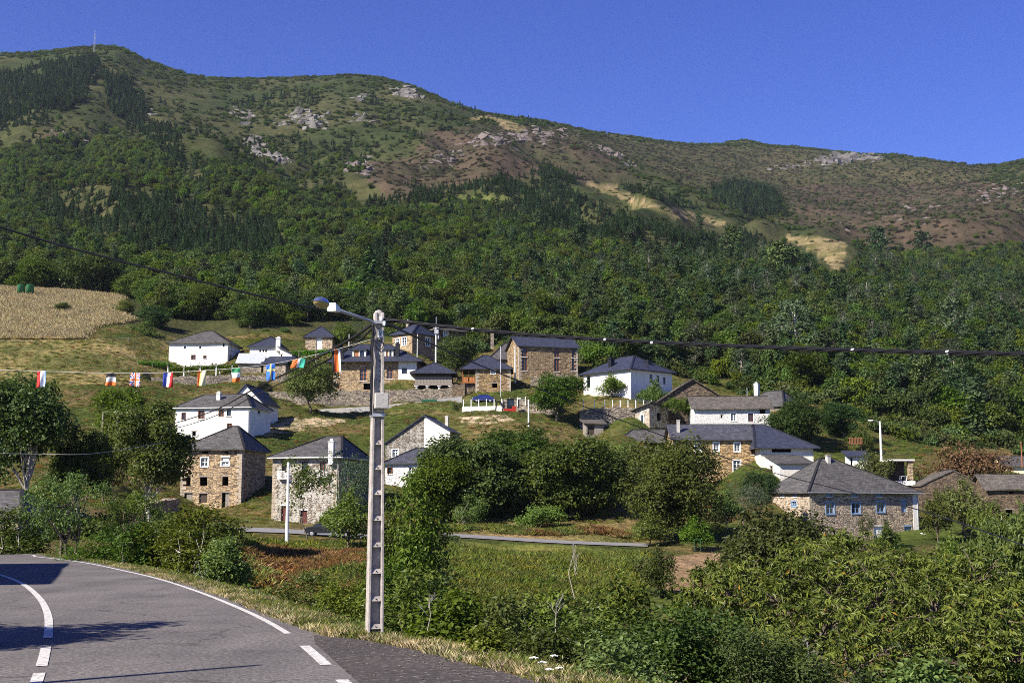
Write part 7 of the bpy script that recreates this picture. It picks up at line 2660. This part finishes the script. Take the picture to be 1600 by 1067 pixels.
outcrop('pale crag on the skyline left of the middle', 632, 147, 60, 20, 86, 8.7, slope=.12, seed=1)
outcrop('pale crag just below the skyline crag', 567, 152, 46, 14, 51, 7.2, seed=2)
outcrop('broad grey crag in the upper middle of the mountain', 475, 188, 100, 34, 117, 10.2, slope=-.05, seed=3)
outcrop('pointed crag left of the broad grey one', 378, 180, 44, 22, 56, 8.7, slope=.25, seed=4)
outcrop('steep diagonal crag above the dark wood', 410, 236, 90, 26, 112, 10.2, slope=.42, seed=5)
outcrop('purplish crag at the left foot of the brown heath', 562, 262, 60, 22, 71, 10.2, 'rock_dark', slope=.05, seed=6)
outcrop('small crag right of the broad grey one', 567, 188, 44, 18, 45, 7.2, seed=7)
outcrop('long rock ribs crowning the brown heath', 800, 217, 210, 26, 153, 8.7, 'rock_dark', slope=-.08, seed=8)
outcrop('rock ribs running down the right edge of the heath spur', 960, 245, 90, 16, 76, 7.2, 'rock_dark', slope=.5, seed=9)
outcrop('wide pale crag high on the right-hand slope', 1322, 252, 140, 20, 132, 8.7, slope=-.08, seed=10)
outcrop('string of pale boulders left of the wide right-hand crag', 1225, 262, 90, 8, 40, 5.1, slope=-.05, seed=11)
outcrop('scattered grey slabs on the far right heath', 1400, 335, 190, 60, 102, 5.1, 'rock_dark', slope=-.2, seed=12)
outcrop('slabs on the heath at the right edge', 1560, 300, 90, 36, 61, 6.5, 'rock_dark', slope=-.3, seed=13)
outcrop('scattered slabs on the left of the heath spur', 690, 250, 90, 30, 66, 5.8, 'rock_dark', slope=-.3, seed=14)
outcrop('small dark ribs on the left hillside', 110, 212, 90, 12, 51, 6.5, 'rock_dark', slope=.2, seed=15)
outcrop('lone pale boulders high on the left ridge flank', 230, 178, 30, 14, 20, 5.8, seed=16)

# white umbels on the verge
for i, (px, py) in enumerate([(834, 1024), (848, 1031), (866, 1021), (858, 1042), (874, 1040)]):
    D = 16.8 + .12 * i
    q = P(px, py, D)
    root = empty('white_umbel_flower', (q.x, q.y, q.z - .5))
    tag(root, ['leftmost white umbel flower behind the lay-by', 'white umbel flower second from the left', 'topmost white umbel flower of the group', 'lowest white umbel flower of the group', 'rightmost white umbel flower of the group'][i], 'flower', 'white umbel flowers')
    b = MB(); b.tube([(0, 0, -.3), (.01, 0, .2), (0, 0, .49)], .005, 5); b.build('stem', M['lf_grass'], root)
    b = MB()
    g_ = np.random.default_rng(i)
    for k in range(30):
        a = g_.uniform(0, 6.28); r_ = math.sqrt(g_.random()) * .055
        x_, y_ = r_ * math.cos(a), r_ * math.sin(a)
        b.box(x_ - .006, y_ - .006, .49 - r_ * .35, x_ + .006, y_ + .006, .497 - r_ * .35)
    b.build('flower_head', M['white_paint'], root)

# ------------------------------------------------------------------ beyond the left edge of the picture: what shades the road
def roadside():
    B_ = Vector((-21.8, 35.2, 0))
    d1_ = Vector((-.30, .95, 0)).normalized(); d2_ = Vector((-.95, -.30, 0))
    root = empty('roadside_house', B_, math.atan2(d1_.y, d1_.x)); tag(root, 'rendered house beyond the left edge whose shadow falls on the road', 'house')
    W_, D_, ze2, zr2 = 16, 9, 6.6, 9.0
    b = MB(); b.box(0, 0, -1, W_, D_, ze2 - .1); b.build('wall', M['cream'], root)
    e = [Vector((-.6, -.6, ze2)), Vector((W_ + .6, -.6, ze2)), Vector((W_ + .6, D_ + .6, ze2)), Vector((-.6, D_ + .6, ze2))]
    ra, rb = Vector((4.5, D_ / 2, zr2)), Vector((W_ - 4.5, D_ / 2, zr2))
    roof_mesh('roof', [[e[0], e[1], rb, ra], [e[1], e[2], rb], [e[2], e[3], ra, rb], [e[3], e[0], ra]], 'slate_old', .16, root)
    for i in range(4):
        window(root, lambda s_, h2, o_: Vector((s_, -o_ + .02 - .0, h2)), (1.5 + i * 3.8, 3.4, 2.6 + i * 3.8, 4.9), 'win').location = (0, -.19, 0)


roadside()
place('near1', -14.6, 19.6, 0, .60, .66, .4, 'tree beyond the left edge whose crown shades the centre line')
place('near0', -17.5, 15.0, 0, .55, .60, 1.4, 'tree beyond the left edge, nearer than the other shading tree')
post_root = empty('utility_pole', (-11.7, 12.7, 0)); tag(post_root, 'roadside pole beyond the left edge casting a long thin shadow', 'pole')
b = MB(); b.tube([(0, 0, -.5), (0, 0, 4), (0, 0, 7.7)], [.14, .11, .07], 10); b.build('shaft', M['wood_grey'], post_root)

# ------------------------------------------------------------------ thin air between here and the mountain
t = NT('haze_air')
t.t.nodes.remove(t.b)
pv = t.n('VolumePrincipled')
pv.inputs['Color'].default_value = (0.72, 0.82, 1.0, 1)
pv.inputs['Density'].default_value = 0.000035
pv.inputs['Anisotropy'].default_value = 0.2
t.l(pv.outputs[0], t.t.nodes['Material Output'].inputs['Volume'])
b = MB(); b.box(-3600, -60, float(TZ.min()) - 1.5, 3600, 3700, float(TZ.max()) + 60)
hz = b.build('haze', t.m)
tag(hz, kind='stuff')
